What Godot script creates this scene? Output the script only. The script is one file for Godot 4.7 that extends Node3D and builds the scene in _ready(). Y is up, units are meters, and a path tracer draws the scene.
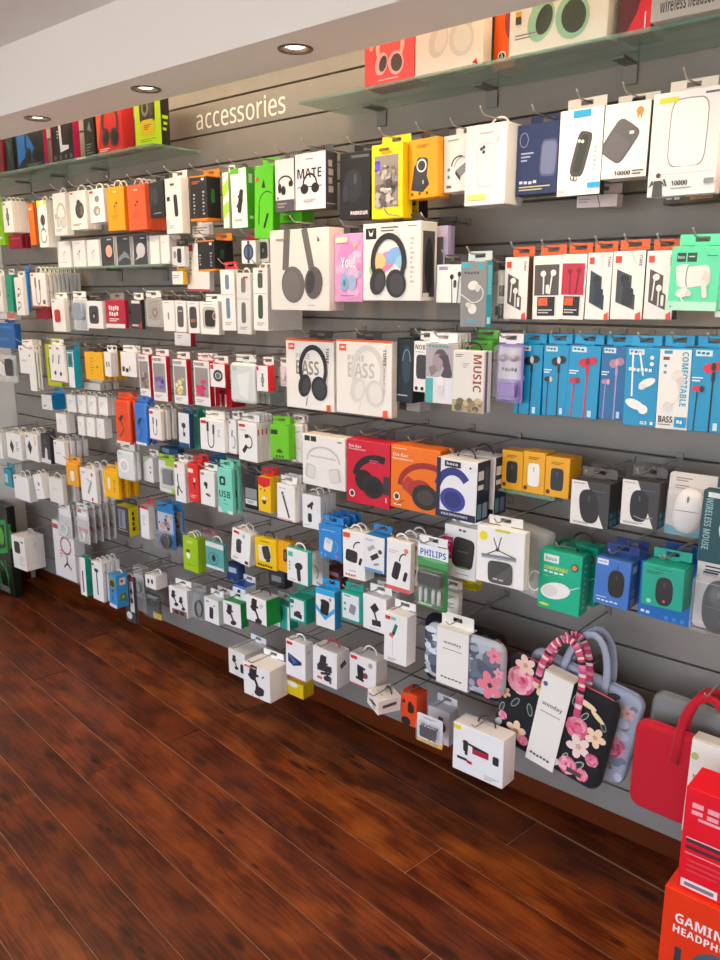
extends Node3D

# ---------------------------------------------------------------- materials
var M := {}
var used := {}
var rng := RandomNumberGenerator.new()
var text_cache := {}
var font: SystemFont
var bold: SystemFont

func mat(key: String, col: Color, rough := 0.5, metal := 0.0, vcol := false) -> StandardMaterial3D:
	var m := StandardMaterial3D.new()
	m.resource_name = key
	m.albedo_color = col
	m.roughness = rough
	m.metallic = metal
	m.vertex_color_use_as_albedo = vcol
	M[key] = m
	return m

func noise_tex(freq: float, size: int, lo: Color, hi: Color, sd: int, normal := false) -> ImageTexture:
	var n := FastNoiseLite.new()
	n.seed = sd
	n.frequency = freq
	n.fractal_octaves = 4
	var im := n.get_seamless_image(size, size)
	if normal:
		im.convert(Image.FORMAT_RGBA8)
		im.bump_map_to_normal_map(1.0)
		return ImageTexture.create_from_image(im)
	var o := Image.create(size, size, false, Image.FORMAT_RGBA8)
	for y in size:
		for x in size:
			o.set_pixel(x, y, lo.lerp(hi, im.get_pixel(x, y).r))
	return ImageTexture.create_from_image(o)

func wood_tex(sd: int, dark: Color, mid: Color, light: Color) -> ImageTexture:
	var w := 1024
	var h := 128
	var a := FastNoiseLite.new(); a.seed = sd; a.frequency = 0.03; a.fractal_octaves = 4
	var b := FastNoiseLite.new(); b.seed = sd + 7; b.frequency = 0.012; b.fractal_octaves = 3
	var c := FastNoiseLite.new(); c.seed = sd + 13; c.frequency = 0.06; c.fractal_octaves = 3
	var o := Image.create(w, h, false, Image.FORMAT_RGBA8)
	var r := RandomNumberGenerator.new(); r.seed = sd
	var knots := []
	for i in 7:
		knots.append([r.randf() * w, r.randf() * h, 5.0 + r.randf() * 9.0, r.randf_range(0.5, 1.0)])
	for y in h:
		for x in w:
			var bend := b.get_noise_2d(x * 0.6, y * 1.5) * 14.0
			var g := a.get_noise_2d(x * 0.10, (y + bend) * 2.6) * 0.55
			var t := 0.45 + g + b.get_noise_2d(x * 0.7, y * 0.8) * 0.75 + c.get_noise_2d(x * 0.25, y * 5.0) * 0.3
			var col := dark.lerp(mid, clampf(t * 1.8, 0.0, 1.0)) if t < 0.55 else mid.lerp(light, clampf((t - 0.55) * 1.7, 0.0, 1.0))
			for k in knots:
				var dx: float = (x - k[0]) / (k[2] * 1.7)
				var dy: float = (y - k[1]) / k[2]
				var d := dx * dx + dy * dy
				if d < 1.0:
					col = col.lerp(dark * 0.45, (1.0 - d) * k[3])
			col.a = 1.0
			o.set_pixel(x, y, col)
	return ImageTexture.create_from_image(o)

func make_materials() -> void:
	mat("card", Color.WHITE, 0.42, 0.0, true)
	mat("gloss", Color.WHITE, 0.25, 0.0, true)
	mat("print", Color.WHITE, 0.45, 0.0, true)
	mat("plastic", Color.WHITE, 0.3, 0.0, true)
	var fb := mat("fabric", Color.WHITE, 0.85, 0.0, true)
	fb.rim_enabled = true
	fb.rim = 0.2
	var cl := mat("clear", Color(0.93, 0.95, 0.95, 0.08), 0.06)
	cl.transparency = BaseMaterial3D.TRANSPARENCY_ALPHA
	var bg := mat("poly", Color(0.93, 0.94, 0.93, 0.32), 0.15)
	bg.transparency = BaseMaterial3D.TRANSPARENCY_ALPHA
	var gs := mat("shelf_glass", Color(0.62, 0.80, 0.72, 0.42), 0.06)
	gs.transparency = BaseMaterial3D.TRANSPARENCY_ALPHA
	var pane := mat("pane", Color(0.95, 0.97, 0.97, 0.06), 0.02)
	pane.transparency = BaseMaterial3D.TRANSPARENCY_ALPHA
	mat("chrome", Color(0.72, 0.71, 0.69), 0.32, 0.55)
	mat("bracket", Color(0.50, 0.49, 0.47), 0.45, 0.35)
	mat("letter", Color(0.95, 0.94, 0.90), 0.5)
	var sl := mat("slat", Color.WHITE, 0.5)
	sl.albedo_texture = noise_tex(0.02, 256, Color("87817c"), Color("8f8984"), 5)
	sl.uv1_triplanar = true
	sl.uv1_world_triplanar = true
	sl.uv1_scale = Vector3(1.3, 1.3, 1.3)
	mat("groove", Color("6a6662"), 0.6)
	var pl := mat("plaster", Color.WHITE, 0.8)
	pl.albedo_texture = noise_tex(0.03, 256, Color("e6e4e1"), Color("ecebe8"), 9)
	pl.uv1_triplanar = true
	pl.uv1_world_triplanar = true
	mat("soffit", Color("f0eeed"), 0.75)
	mat("trim_ring", Color("6b5f57"), 0.35, 0.6)
	mat("frame", Color("5b5c5e"), 0.4, 0.5)
	mat("filler", Color("c09a74"), 0.6)
	var bulb := mat("bulb", Color(1, 0.96, 0.9), 0.4)
	bulb.emission_enabled = true
	bulb.emission = Color(1.0, 0.93, 0.82)
	bulb.emission_energy_multiplier = 9.0
	var sg := mat("strip_glow", Color(1, 0.95, 0.85), 0.5)
	sg.emission_enabled = true
	sg.emission = Color(1.0, 0.87, 0.68)
	sg.emission_energy_multiplier = 2.0
	var refl := mat("reflector", Color(0.86, 0.84, 0.8), 0.18, 0.9)
	var tones := [[Color("4c1c0b"), Color("733413"), Color("8e481a")], [Color("43170a"), Color("662d0f"), Color("7a3511")], [Color("52210c"), Color("7e3c14"), Color("9b541d")]]
	for i in 3:
		var wd := mat("wood_%d" % i, Color.WHITE, 0.34)
		wd.metallic_specular = 0.35
		wd.albedo_texture = wood_tex(21 + i * 5, tones[i][0], tones[i][1], tones[i][2])
	var bs := mat("plinth", Color.WHITE, 0.35)
	bs.albedo_texture = M.wood_1.albedo_texture
	bs.uv1_scale = Vector3(1, 1, 1)

# ---------------------------------------------------------------- mesh helpers
func lin(c: String) -> Color:
	return Color(c).srgb_to_linear()

class Mb:
	var st := SurfaceTool.new()
	func _init() -> void:
		st.begin(Mesh.PRIMITIVE_TRIANGLES)
		st.set_smooth_group(-1)
	func tri(a: Vector3, b: Vector3, c: Vector3, col: Color) -> void:
		st.set_color(col); st.add_vertex(a)
		st.set_color(col); st.add_vertex(b)
		st.set_color(col); st.add_vertex(c)
	func quad(a: Vector3, b: Vector3, c: Vector3, d: Vector3, col: Color) -> void:
		tri(a, b, c, col)
		tri(a, c, d, col)
	func smooth(on: bool) -> void:
		st.set_smooth_group(0 if on else -1)
	# box with chamfered edges; f front (+z), s sides, t top and bottom, k back
	func box(o: Vector3, s: Vector3, f: Color, sd: Color, t: Color, ch := 0.0012, k := Color(-1, 0, 0)) -> void:
		var h := s * 0.5
		var c := minf(ch, minf(h.x, minf(h.y, h.z)) * 0.5)
		var i := h - Vector3(c, c, c)
		var bk := sd if k.r < 0.0 else k
		for z in [1.0, -1.0]:
			var q := [Vector3(-i.x, i.y, h.z * z), Vector3(i.x, i.y, h.z * z), Vector3(i.x, -i.y, h.z * z), Vector3(-i.x, -i.y, h.z * z)]
			face(o, q, Vector3(0, 0, z), f if z > 0.0 else bk)
		for x in [1.0, -1.0]:
			face(o, [Vector3(h.x * x, i.y, -i.z), Vector3(h.x * x, i.y, i.z), Vector3(h.x * x, -i.y, i.z), Vector3(h.x * x, -i.y, -i.z)], Vector3(x, 0, 0), sd)
		for y in [1.0, -1.0]:
			face(o, [Vector3(-i.x, h.y * y, -i.z), Vector3(i.x, h.y * y, -i.z), Vector3(i.x, h.y * y, i.z), Vector3(-i.x, h.y * y, i.z)], Vector3(0, y, 0), t)
		for x in [1.0, -1.0]:
			for z in [1.0, -1.0]:
				face(o, [Vector3(h.x * x, i.y, i.z * z), Vector3(i.x * x, i.y, h.z * z), Vector3(i.x * x, -i.y, h.z * z), Vector3(h.x * x, -i.y, i.z * z)], Vector3(x, 0, z), f if z > 0.0 else bk)
			for y in [1.0, -1.0]:
				face(o, [Vector3(h.x * x, i.y * y, -i.z), Vector3(h.x * x, i.y * y, i.z), Vector3(i.x * x, h.y * y, i.z), Vector3(i.x * x, h.y * y, -i.z)], Vector3(x, y, 0), sd)
		for z in [1.0, -1.0]:
			for y in [1.0, -1.0]:
				face(o, [Vector3(-i.x, h.y * y, i.z * z), Vector3(i.x, h.y * y, i.z * z), Vector3(i.x, i.y * y, h.z * z), Vector3(-i.x, i.y * y, h.z * z)], Vector3(0, y, z), f if z > 0.0 else bk)
			for y in [1.0, -1.0]:
				for x in [1.0, -1.0]:
					var a := o + Vector3(h.x * x, i.y * y, i.z * z)
					var b := o + Vector3(i.x * x, h.y * y, i.z * z)
					var d := o + Vector3(i.x * x, i.y * y, h.z * z)
					if (b - a).cross(d - a).dot(Vector3(x, y, z)) > 0.0: tri(a, d, b, f if z > 0.0 else bk)
					else: tri(a, b, d, f if z > 0.0 else bk)
	func cube(o: Vector3, s: Vector3, c: Color, ch := 0.0012) -> void:
		box(o, s, c, c, c, ch)
	func face(o: Vector3, q: Array, n: Vector3, col: Color) -> void:
		var a: Vector3 = q[0]; var b: Vector3 = q[1]; var c: Vector3 = q[2]; var d: Vector3 = q[3]
		if (b - a).cross(c - a).dot(n) > 0.0: quad(o + a, o + d, o + c, o + b, col)
		else: quad(o + a, o + b, o + c, o + d, col)
	func tube(p: Array, r: float, col: Color, n := 6, flat := 1.0) -> void:
		smooth(true)
		var rings := []
		var last := Vector3.ZERO
		for i in p.size():
			var t: Vector3 = (p[mini(i + 1, p.size() - 1)] - p[maxi(i - 1, 0)]).normalized()
			var u := last
			if u == Vector3.ZERO:
				u = Vector3.UP if absf(t.y) < 0.9 else Vector3.RIGHT
			u = (u - t * u.dot(t)).normalized()
			last = u
			var v := t.cross(u)
			var ring := []
			for k in n:
				var a := TAU * k / n
				ring.append(p[i] + u * cos(a) * r + v * sin(a) * r * flat)
			rings.append(ring)
		for i in rings.size() - 1:
			for k in n:
				var k2 := (k + 1) % n
				quad(rings[i][k], rings[i + 1][k], rings[i + 1][k2], rings[i][k2], col)
		for k in range(1, n - 1):
			tri(rings[0][0], rings[0][k], rings[0][k + 1], col)
			tri(rings[-1][0], rings[-1][k + 1], rings[-1][k], col)
		smooth(false)
	func lathe(o: Vector3, prof: Array, col: Color, n := 24) -> void:
		smooth(true)
		for i in prof.size() - 1:
			var a: Vector2 = prof[i]; var b: Vector2 = prof[i + 1]
			for k in n:
				var t0 := TAU * k / n; var t1 := TAU * (k + 1) / n
				quad(o + Vector3(a.x * cos(t0), a.y, a.x * sin(t0)), o + Vector3(b.x * cos(t0), b.y, b.x * sin(t0)), o + Vector3(b.x * cos(t1), b.y, b.x * sin(t1)), o + Vector3(a.x * cos(t1), a.y, a.x * sin(t1)), col)
		smooth(false)
	# superellipsoid
	func blob(o: Vector3, r: Vector3, col: Color, e := 1.0, turn := Basis(), nu := 16, nv := 10) -> void:
		smooth(true)
		var g := []
		for i in nv + 1:
			var ph := -PI / 2 + PI * i / nv
			var row := []
			for k in nu:
				var th := TAU * k / nu
				var f := func(x: float) -> float: return signf(x) * pow(absf(x), e)
				row.append(o + turn * Vector3(r.x * f.call(cos(ph)) * f.call(cos(th)), r.y * f.call(sin(ph)), r.z * f.call(cos(ph)) * f.call(sin(th))))
			g.append(row)
		for i in nv:
			for k in nu:
				var k2 := (k + 1) % nu
				quad(g[i][k], g[i][k2], g[i + 1][k2], g[i + 1][k], col)
		smooth(false)
	# rounded slab facing +z: outline radius rc, soft rim e, front col, rim col
	func slab(o: Vector3, w: float, h: float, d: float, rc: float, e: float, f: Color, s: Color) -> void:
		smooth(true)
		var rings := []
		var steps := 4
		for j in steps + 1:
			var a := PI / 2 * j / steps
			rings.append([e * (1.0 - sin(a)), -d / 2 + e * (1.0 - cos(a))])
		for j in steps + 1:
			var a := PI / 2 * (1.0 - float(j) / steps)
			rings.append([e * (1.0 - sin(a)), d / 2 - e * (1.0 - cos(a))])
		var pts := []
		for rg in rings:
			var row := []
			var hw: float = w / 2 - rg[0]
			var hh: float = h / 2 - rg[0]
			var rr: float = minf(maxf(rc - rg[0], 0.0005), minf(hw, hh))
			for q in 4:
				var cx := (hw - rr) * (1.0 if q == 0 or q == 3 else -1.0)
				var cy := (hh - rr) * (1.0 if q < 2 else -1.0)
				for k in 6:
					var t := PI / 2 * q + PI / 2 * k / 5.0
					row.append(o + Vector3(cx + cos(t) * rr, cy + sin(t) * rr, rg[1]))
			pts.append(row)
		var n: int = pts[0].size()
		for i in pts.size() - 1:
			for k in n:
				var k2 := (k + 1) % n
				quad(pts[i][k], pts[i + 1][k], pts[i + 1][k2], pts[i][k2], s if i < steps + 2 else f)
		smooth(false)
		var cf := o + Vector3(0, 0, d / 2)
		var cb := o - Vector3(0, 0, d / 2)
		for k in n:
			var k2 := (k + 1) % n
			tri(cf, pts[-1][k2], pts[-1][k], f)
			tri(cb, pts[0][k], pts[0][k2], s)
	func done() -> ArrayMesh:
		st.generate_normals()
		return st.commit()

func node_name(called: String) -> String:
	used[called] = used.get(called, -1) + 1
	return called if used[called] == 0 else "%s_%03d" % [called, used[called]]

func thing(called: String, label: String, category: String, at := Vector3.ZERO, group := "") -> Node3D:
	var o := Node3D.new()
	o.name = node_name(called)
	add_child(o)
	o.position = at
	o.set_meta("label", label)
	o.set_meta("category", category)
	if group != "":
		o.set_meta("group", group)
	return o

func part(called: String, mesh: Mesh, m: Material, parent: Node) -> MeshInstance3D:
	var o := MeshInstance3D.new()
	o.name = called
	o.mesh = mesh
	o.material_override = m
	o.cast_shadow = GeometryInstance3D.SHADOW_CASTING_SETTING_ON
	parent.add_child(o, true)
	return o

func struct(called: String, mesh: Mesh, m: Material, label := "", category := "") -> MeshInstance3D:
	var o := part(called, mesh, m, self)
	o.set_meta("kind", "structure")
	if label != "":
		o.set_meta("label", label)
		o.set_meta("category", category)
	return o

# ---------------------------------------------------------------- flat print on a face
class Face:
	var o: Vector3
	var r: Vector3
	var u: Vector3
	var n: Vector3
	var w: float
	var h: float
	var k := 1
	var dz := 0.00014
	func at(a: float, b: float) -> Vector3:
		return o + r * (a - 0.5) * w + u * (0.5 - b) * h + n * (dz * k)

func text_arrays(s: String) -> Array:
	if not text_cache.has(s):
		var tm := TextMesh.new()
		tm.text = s
		tm.font = font if s == "accessories" else bold
		tm.font_size = 32
		tm.pixel_size = 0.01
		tm.depth = 0.0
		tm.curve_step = 2.0
		var arr := tm.get_mesh_arrays()
		text_cache[s] = [arr[Mesh.ARRAY_VERTEX], arr[Mesh.ARRAY_INDEX]]
	return text_cache[s]

func put_text(mb: Mb, s: String, col: Color, f: Callable) -> void:
	var a := text_arrays(s)
	var v: PackedVector3Array = a[0]
	var idx = a[1]
	if v.is_empty():
		return
	var lo := v[0]
	var hi := v[0]
	for p in v:
		lo = lo.min(p)
		hi = hi.max(p)
	var sz := (hi - lo).max(Vector3(0.0001, 0.0001, 0.0001))
	var count: int = idx.size() if idx != null and idx.size() > 0 else v.size()
	for t in range(0, count - 2, 3):
		var p := []
		for j in 3:
			var q := v[idx[t + j]] if idx != null and idx.size() > 0 else v[t + j]
			p.append(f.call((q.x - lo.x) / sz.x, (hi.y - q.y) / sz.y))
		mb.tri(p[0], p[1], p[2], col)

func poly(mb: Mb, fc: Face, pts: PackedVector2Array, col: Color) -> void:
	var tr := Geometry2D.triangulate_polygon(pts)
	for i in range(0, tr.size(), 3):
		var a := fc.at(pts[tr[i]].x, pts[tr[i]].y)
		var b := fc.at(pts[tr[i + 1]].x, pts[tr[i + 1]].y)
		var c := fc.at(pts[tr[i + 2]].x, pts[tr[i + 2]].y)
		if (b - a).cross(c - a).dot(fc.n) > 0.0: mb.tri(a, c, b, col)
		else: mb.tri(a, b, c, col)

func oval(mb: Mb, fc: Face, cu: float, cv: float, ru: float, rv: float, rot: float, col: Color, n := 18, sq := 1.0) -> void:
	# ru and rv as fractions of the face's width and height; turned in real space
	var pts := PackedVector2Array()
	var a := deg_to_rad(rot)
	for i in n:
		var t := TAU * i / n
		var x := signf(cos(t)) * pow(absf(cos(t)), sq) * ru * fc.w
		var y := signf(sin(t)) * pow(absf(sin(t)), sq) * rv * fc.h
		pts.append(Vector2(cu + (x * cos(a) - y * sin(a)) / fc.w, cv + (x * sin(a) + y * cos(a)) / fc.h))
	poly(mb, fc, pts, col)
	fc.k += 1

func stroke(mb: Mb, fc: Face, pts: Array, wd: float, col: Color) -> void:
	# wd as a fraction of the width
	var q := []
	for p in pts:
		q.append(Vector2(p.x * fc.w, p.y * fc.h))
	var hw := wd * fc.w * 0.5
	var l := []
	var r := []
	for i in q.size():
		var t: Vector2 = (q[mini(i + 1, q.size() - 1)] - q[maxi(i - 1, 0)]).normalized()
		var nn := Vector2(-t.y, t.x) * hw
		l.append(Vector2((q[i].x + nn.x) / fc.w, (q[i].y + nn.y) / fc.h))
		r.append(Vector2((q[i].x - nn.x) / fc.w, (q[i].y - nn.y) / fc.h))
	for i in q.size() - 1:
		poly(mb, fc, PackedVector2Array([l[i], l[i + 1], r[i + 1], r[i]]), col)
	fc.k += 1

func arc_pts(cu: float, cv: float, ru: float, rv: float, a0: float, a1: float, n := 16) -> Array:
	var p := []
	for i in n + 1:
		var t := deg_to_rad(a0 + (a1 - a0) * i / n)
		p.append(Vector2(cu + cos(t) * ru, cv + sin(t) * rv))
	return p

func petals(mb: Mb, fc: Face, cu: float, cv: float, r: float, c: Color, c2: Color, n: int, turn: float) -> void:
	var asp := fc.w / fc.h
	for i in n:
		var t := turn + TAU * i / n
		oval(mb, fc, cu + cos(t) * r * 0.62, cv + sin(t) * r * 0.62 * asp, r * 0.46, r * 0.36 * asp, rad_to_deg(t), c, 10)
	oval(mb, fc, cu, cv, r * 0.2, r * 0.2 * asp, 0, c2, 8)

func draw(mb: Mb, faces: Dictionary, ops: Array) -> void:
	var fc: Face = faces["F"]
	for op in ops:
		var k: String = op[0]
		var asp := fc.w / fc.h
		match k:
			"F", "R", "T":
				fc = faces[k]
				continue
			"r":
				poly(mb, fc, PackedVector2Array([Vector2(op[1], op[2]), Vector2(op[3], op[2]), Vector2(op[3], op[4]), Vector2(op[1], op[4])]), lin(op[5]))
			"e":
				oval(mb, fc, op[1], op[2], op[3], op[4], op[6] if op.size() > 6 else 0.0, lin(op[5]))
			"c":
				oval(mb, fc, op[1], op[2], op[3], op[3] * asp, 0, lin(op[4]))
			"rr":
				oval(mb, fc, op[1], op[2], op[3], op[4], op[5], lin(op[6]), 20, 0.4)
			"l":
				var pts := []
				for i in range(3, op.size() - 1, 2):
					pts.append(Vector2(op[i], op[i + 1]))
				stroke(mb, fc, pts, op[2], lin(op[1]))
			"a":
				stroke(mb, fc, arc_pts(op[1], op[2], op[3], op[4], op[5], op[6]), op[7], lin(op[8]))
			"p":
				var pts := PackedVector2Array()
				for i in range(2, op.size() - 1, 2):
					pts.append(Vector2(op[i], op[i + 1]))
				poly(mb, fc, pts, lin(op[1]))
			"t":
				put_text(mb, op[6], lin(op[5]), func(a: float, b: float) -> Vector3: return fc.at(op[1] + a * op[3], op[2] + b * op[4]))
			"tv":
				put_text(mb, op[6], lin(op[5]), func(a: float, b: float) -> Vector3: return fc.at(op[1] + (1.0 - b) * op[3], op[2] + a * op[4]))
			"tl":   # rows of small print too fine to read
				for i in int(op[4]):
					var y: float = op[2] + i * op[5]
					poly(mb, fc, PackedVector2Array([Vector2(op[1], y), Vector2(op[1] + op[3] * (1.0 - 0.25 * (i % 3)), y), Vector2(op[1] + op[3] * (1.0 - 0.25 * (i % 3)), y + op[5] * 0.45), Vector2(op[1], y + op[5] * 0.45)]), lin(op[6]))
			"hp":   # headphones: cu cv size colour inner
				var s: float = op[3]
				var c := lin(op[4])
				var c2 := lin(op[5])
				stroke(mb, fc, arc_pts(op[1], op[2], s * 0.40, s * 0.5 * asp, 165, 375), s * 0.12, c)
				stroke(mb, fc, [Vector2(op[1] - s * 0.385, op[2] + 0.1 * s * asp), Vector2(op[1] - s * 0.33, op[2] + 0.3 * s * asp)], s * 0.11, c)
				stroke(mb, fc, [Vector2(op[1] + s * 0.385, op[2] + 0.1 * s * asp), Vector2(op[1] + s * 0.33, op[2] + 0.3 * s * asp)], s * 0.11, c)
				oval(mb, fc, op[1] - s * 0.27, op[2] + s * 0.38 * asp, s * 0.20, s * 0.27 * asp, 18, c)
				oval(mb, fc, op[1] - s * 0.22, op[2] + s * 0.38 * asp, s * 0.12, s * 0.19 * asp, 18, c2)
				oval(mb, fc, op[1] + s * 0.20, op[2] + s * 0.42 * asp, s * 0.25, s * 0.28 * asp, -14, c)
				oval(mb, fc, op[1] + s * 0.22, op[2] + s * 0.42 * asp, s * 0.18, s * 0.21 * asp, -14, c2)
			"eb":   # two earbuds on leads
				var s: float = op[3]
				var c := lin(op[4])
				var c2 := lin(op[5])
				stroke(mb, fc, [Vector2(op[1] + s * 0.2, op[2] - s * 0.3 * asp), Vector2(op[1] + s * 0.15, op[2] + s * 1.2 * asp)], s * 0.07, c)
				stroke(mb, fc, [Vector2(op[1] - s * 0.3, op[2] + s * 0.1 * asp), Vector2(op[1] - s * 0.32, op[2] + s * 1.2 * asp)], s * 0.07, c)
				oval(mb, fc, op[1] + s * 0.2, op[2] - s * 0.4 * asp, s * 0.26, s * 0.20 * asp, -20, c)
				oval(mb, fc, op[1] + s * 0.38, op[2] - s * 0.45 * asp, s * 0.14, s * 0.16 * asp, 0, c2)
				oval(mb, fc, op[1] - s * 0.3, op[2], s * 0.2, s * 0.16 * asp, -20, c)
				oval(mb, fc, op[1] - s * 0.18, op[2] - s * 0.03 * asp, s * 0.10, s * 0.12 * asp, 0, c2)
			"cab":  # lead with two plugs
				var s: float = op[3]
				var c := lin(op[4])
				stroke(mb, fc, [Vector2(op[1] - s * 0.2, op[2] - s * 0.3 * asp)] + arc_pts(op[1], op[2] + s * 0.35 * asp, s * 0.2, s * 0.3 * asp, 180, 0) + [Vector2(op[1] + s * 0.2, op[2] - s * 0.2 * asp)], s * 0.06, c)
				stroke(mb, fc, [Vector2(op[1] - s * 0.2, op[2] - s * 0.55 * asp), Vector2(op[1] - s * 0.2, op[2] - s * 0.1 * asp)], s * 0.15, c)
				stroke(mb, fc, [Vector2(op[1] + s * 0.2, op[2] - s * 0.45 * asp), Vector2(op[1] + s * 0.2, op[2])], s * 0.13, c)
			"plug":  # slanting adapter lead
				var s: float = op[3]
				var c := lin(op[4])
				stroke(mb, fc, [Vector2(op[1] - s * 0.35, op[2] + s * 0.45 * asp), Vector2(op[1] - s * 0.05, op[2] + s * 0.1 * asp)], s * 0.22, c)
				stroke(mb, fc, arc_pts(op[1] + s * 0.1, op[2] - s * 0.1 * asp, s * 0.25, s * 0.3 * asp, 120, -90), s * 0.07, c)
				stroke(mb, fc, [Vector2(op[1] + s * 0.1, op[2] - s * 0.4 * asp), Vector2(op[1] - s * 0.2, op[2] - s * 0.35 * asp)], s * 0.18, c)
			"mnt":  # phone mount with clamp, arm and sucker
				var s: float = op[3]
				var c := lin(op[4])
				oval(mb, fc, op[1] - s * 0.12, op[2] - s * 0.28 * asp, s * 0.22, s * 0.36 * asp, 10, c, 14, 0.55)
				stroke(mb, fc, [Vector2(op[1] - s * 0.42, op[2] - s * 0.1 * asp), Vector2(op[1] + s * 0.22, op[2] - s * 0.22 * asp)], s * 0.12, c)
				stroke(mb, fc, [Vector2(op[1] - s * 0.3, op[2] - s * 0.5 * asp), Vector2(op[1] + s * 0.14, op[2] - s * 0.58 * asp)], s * 0.10, c)
				stroke(mb, fc, [Vector2(op[1], op[2]), Vector2(op[1] + s * 0.22, op[2] + s * 0.42 * asp)], s * 0.15, c)
				oval(mb, fc, op[1] + s * 0.22, op[2] + s * 0.55 * asp, s * 0.28, s * 0.16 * asp, -12, c)
			"chg":  # car charger
				var s: float = op[3]
				var c := lin(op[4])
				oval(mb, fc, op[1], op[2] - s * 0.25 * asp, s * 0.34, s * 0.24 * asp, -10, c)
				oval(mb, fc, op[1], op[2] + s * 0.25 * asp, s * 0.16, s * 0.45 * asp, -6, c, 16, 0.5)
			"ms":   # computer mouse
				var s: float = op[3]
				oval(mb, fc, op[1], op[2], s * 0.5, s * 0.85 * asp, op[6] if op.size() > 6 else 0.0, lin(op[4]), 20, 0.75)
				oval(mb, fc, op[1], op[2] - s * 0.4 * asp, s * 0.06, s * 0.16 * asp, 0, lin(op[5]), 10)
			"tri":  # tripod
				var s: float = op[3]
				var c := lin(op[4])
				stroke(mb, fc, [Vector2(op[1], op[2] - s * 0.9 * asp), Vector2(op[1], op[2] + s * 0.1 * asp)], s * 0.1, c)
				for q in [-0.4, 0.0, 0.4]:
					stroke(mb, fc, [Vector2(op[1], op[2]), Vector2(op[1] + s * q, op[2] + s * 0.9 * asp)], s * 0.09, c)
				oval(mb, fc, op[1], op[2] - s * 0.9 * asp, s * 0.3, s * 0.2 * asp, 0, c, 12, 0.4)
			"wat":  # watch with strap
				var s: float = op[3]
				var c := lin(op[4])
				stroke(mb, fc, [Vector2(op[1], op[2] - s * 1.0 * asp), Vector2(op[1], op[2] + s * 1.0 * asp)], s * 0.34, c)
				oval(mb, fc, op[1], op[2], s * 0.36, s * 0.4 * asp, 0, c, 18, 0.6)
				oval(mb, fc, op[1], op[2], s * 0.24, s * 0.27 * asp, 0, lin(op[5]), 18, 0.6)
			"fl":   # five-petalled flower
				petals(mb, fc, op[1], op[2], op[3], lin(op[4]), lin(op[5]), 5, op[2] * 9.0)
			"ro":   # rose
				var rr := RandomNumberGenerator.new()
				rr.seed = int(op[1] * 977.0 + op[2] * 631.0)
				for ring in 4:
					var rad: float = op[3] * (0.85 - ring * 0.22)
					var nn := 9 - ring * 2
					for i in nn:
						var t := TAU * i / nn + ring * 0.5
						var cc := lin(op[4]).lerp(lin(op[5]), rr.randf())
						oval(mb, fc, op[1] + cos(t) * rad * 0.7, op[2] + sin(t) * rad * 0.7 * asp, op[3] * (0.36 - ring * 0.05), op[3] * (0.22 - ring * 0.03) * asp, rad_to_deg(t) + 90 + rr.randf_range(-20, 20), cc, 9)
			"lf":   # leaf with a midrib
				oval(mb, fc, op[1], op[2], op[3], op[3] * 0.45 * asp, op[4], lin(op[5]), 10)
				oval(mb, fc, op[1], op[2], op[3] * 0.8, op[3] * 0.3 * asp, op[4], lin(op[6]), 10)
			"blot":  # dappled watercolour print
				var rr := RandomNumberGenerator.new()
				rr.seed = int(op[1])
				for i in int(op[2]):
					var cu := rr.randf_range(op[3], op[5])
					var cv := rr.randf_range(op[4], op[6])
					var cs: Array = op[8]
					var ru: float = op[7] * rr.randf_range(0.5, 1.2)
					ru = minf(ru, minf(cu - op[3], op[5] - cu) + 0.01)
					var rv := minf(ru * asp * rr.randf_range(0.5, 1.1), minf(cv - op[4], op[6] - cv) + 0.01)
					oval(mb, fc, cu, cv, ru, rv, 0, lin(cs[rr.randi() % cs.size()]), 9)
		fc.k += 1

func faces_of(w: float, h: float, d: float) -> Dictionary:
	var f := Face.new(); f.o = Vector3(0, h / 2, d / 2); f.r = Vector3.RIGHT; f.u = Vector3.UP; f.n = Vector3.BACK; f.w = w; f.h = h
	var r := Face.new(); r.o = Vector3(w / 2, h / 2, 0); r.r = Vector3.FORWARD; r.u = Vector3.UP; r.n = Vector3.RIGHT; r.w = d; r.h = h
	var t := Face.new(); t.o = Vector3(0, h, 0); t.r = Vector3.RIGHT; t.u = Vector3.FORWARD; t.n = Vector3.UP; t.w = w; t.h = d
	return {"F": f, "R": r, "T": t}

func print_on(parent: Node, w: float, h: float, d: float, ops: Array, called := "printed_design") -> void:
	if ops.is_empty():
		return
	var runs := {"F": [], "R": [], "T": []}
	var key := "F"
	for op in ops:
		if op[0] in runs and op.size() == 1:
			key = op[0]
			runs[key].append(op)
		else:
			runs[key].append(op)
	var names := {"F": called, "R": "side_print", "T": "top_print"}
	for k in runs:
		if runs[k].size() > (0 if k == "F" else 1):
			var mb := Mb.new()
			draw(mb, faces_of(w, h, d), runs[k])
			part(names[k], mb.done(), M.print, parent)

# ---------------------------------------------------------------- hangers
const ORD := ["", "second", "third", "fourth", "fifth", "sixth", "seventh", "eighth", "ninth"]

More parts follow.
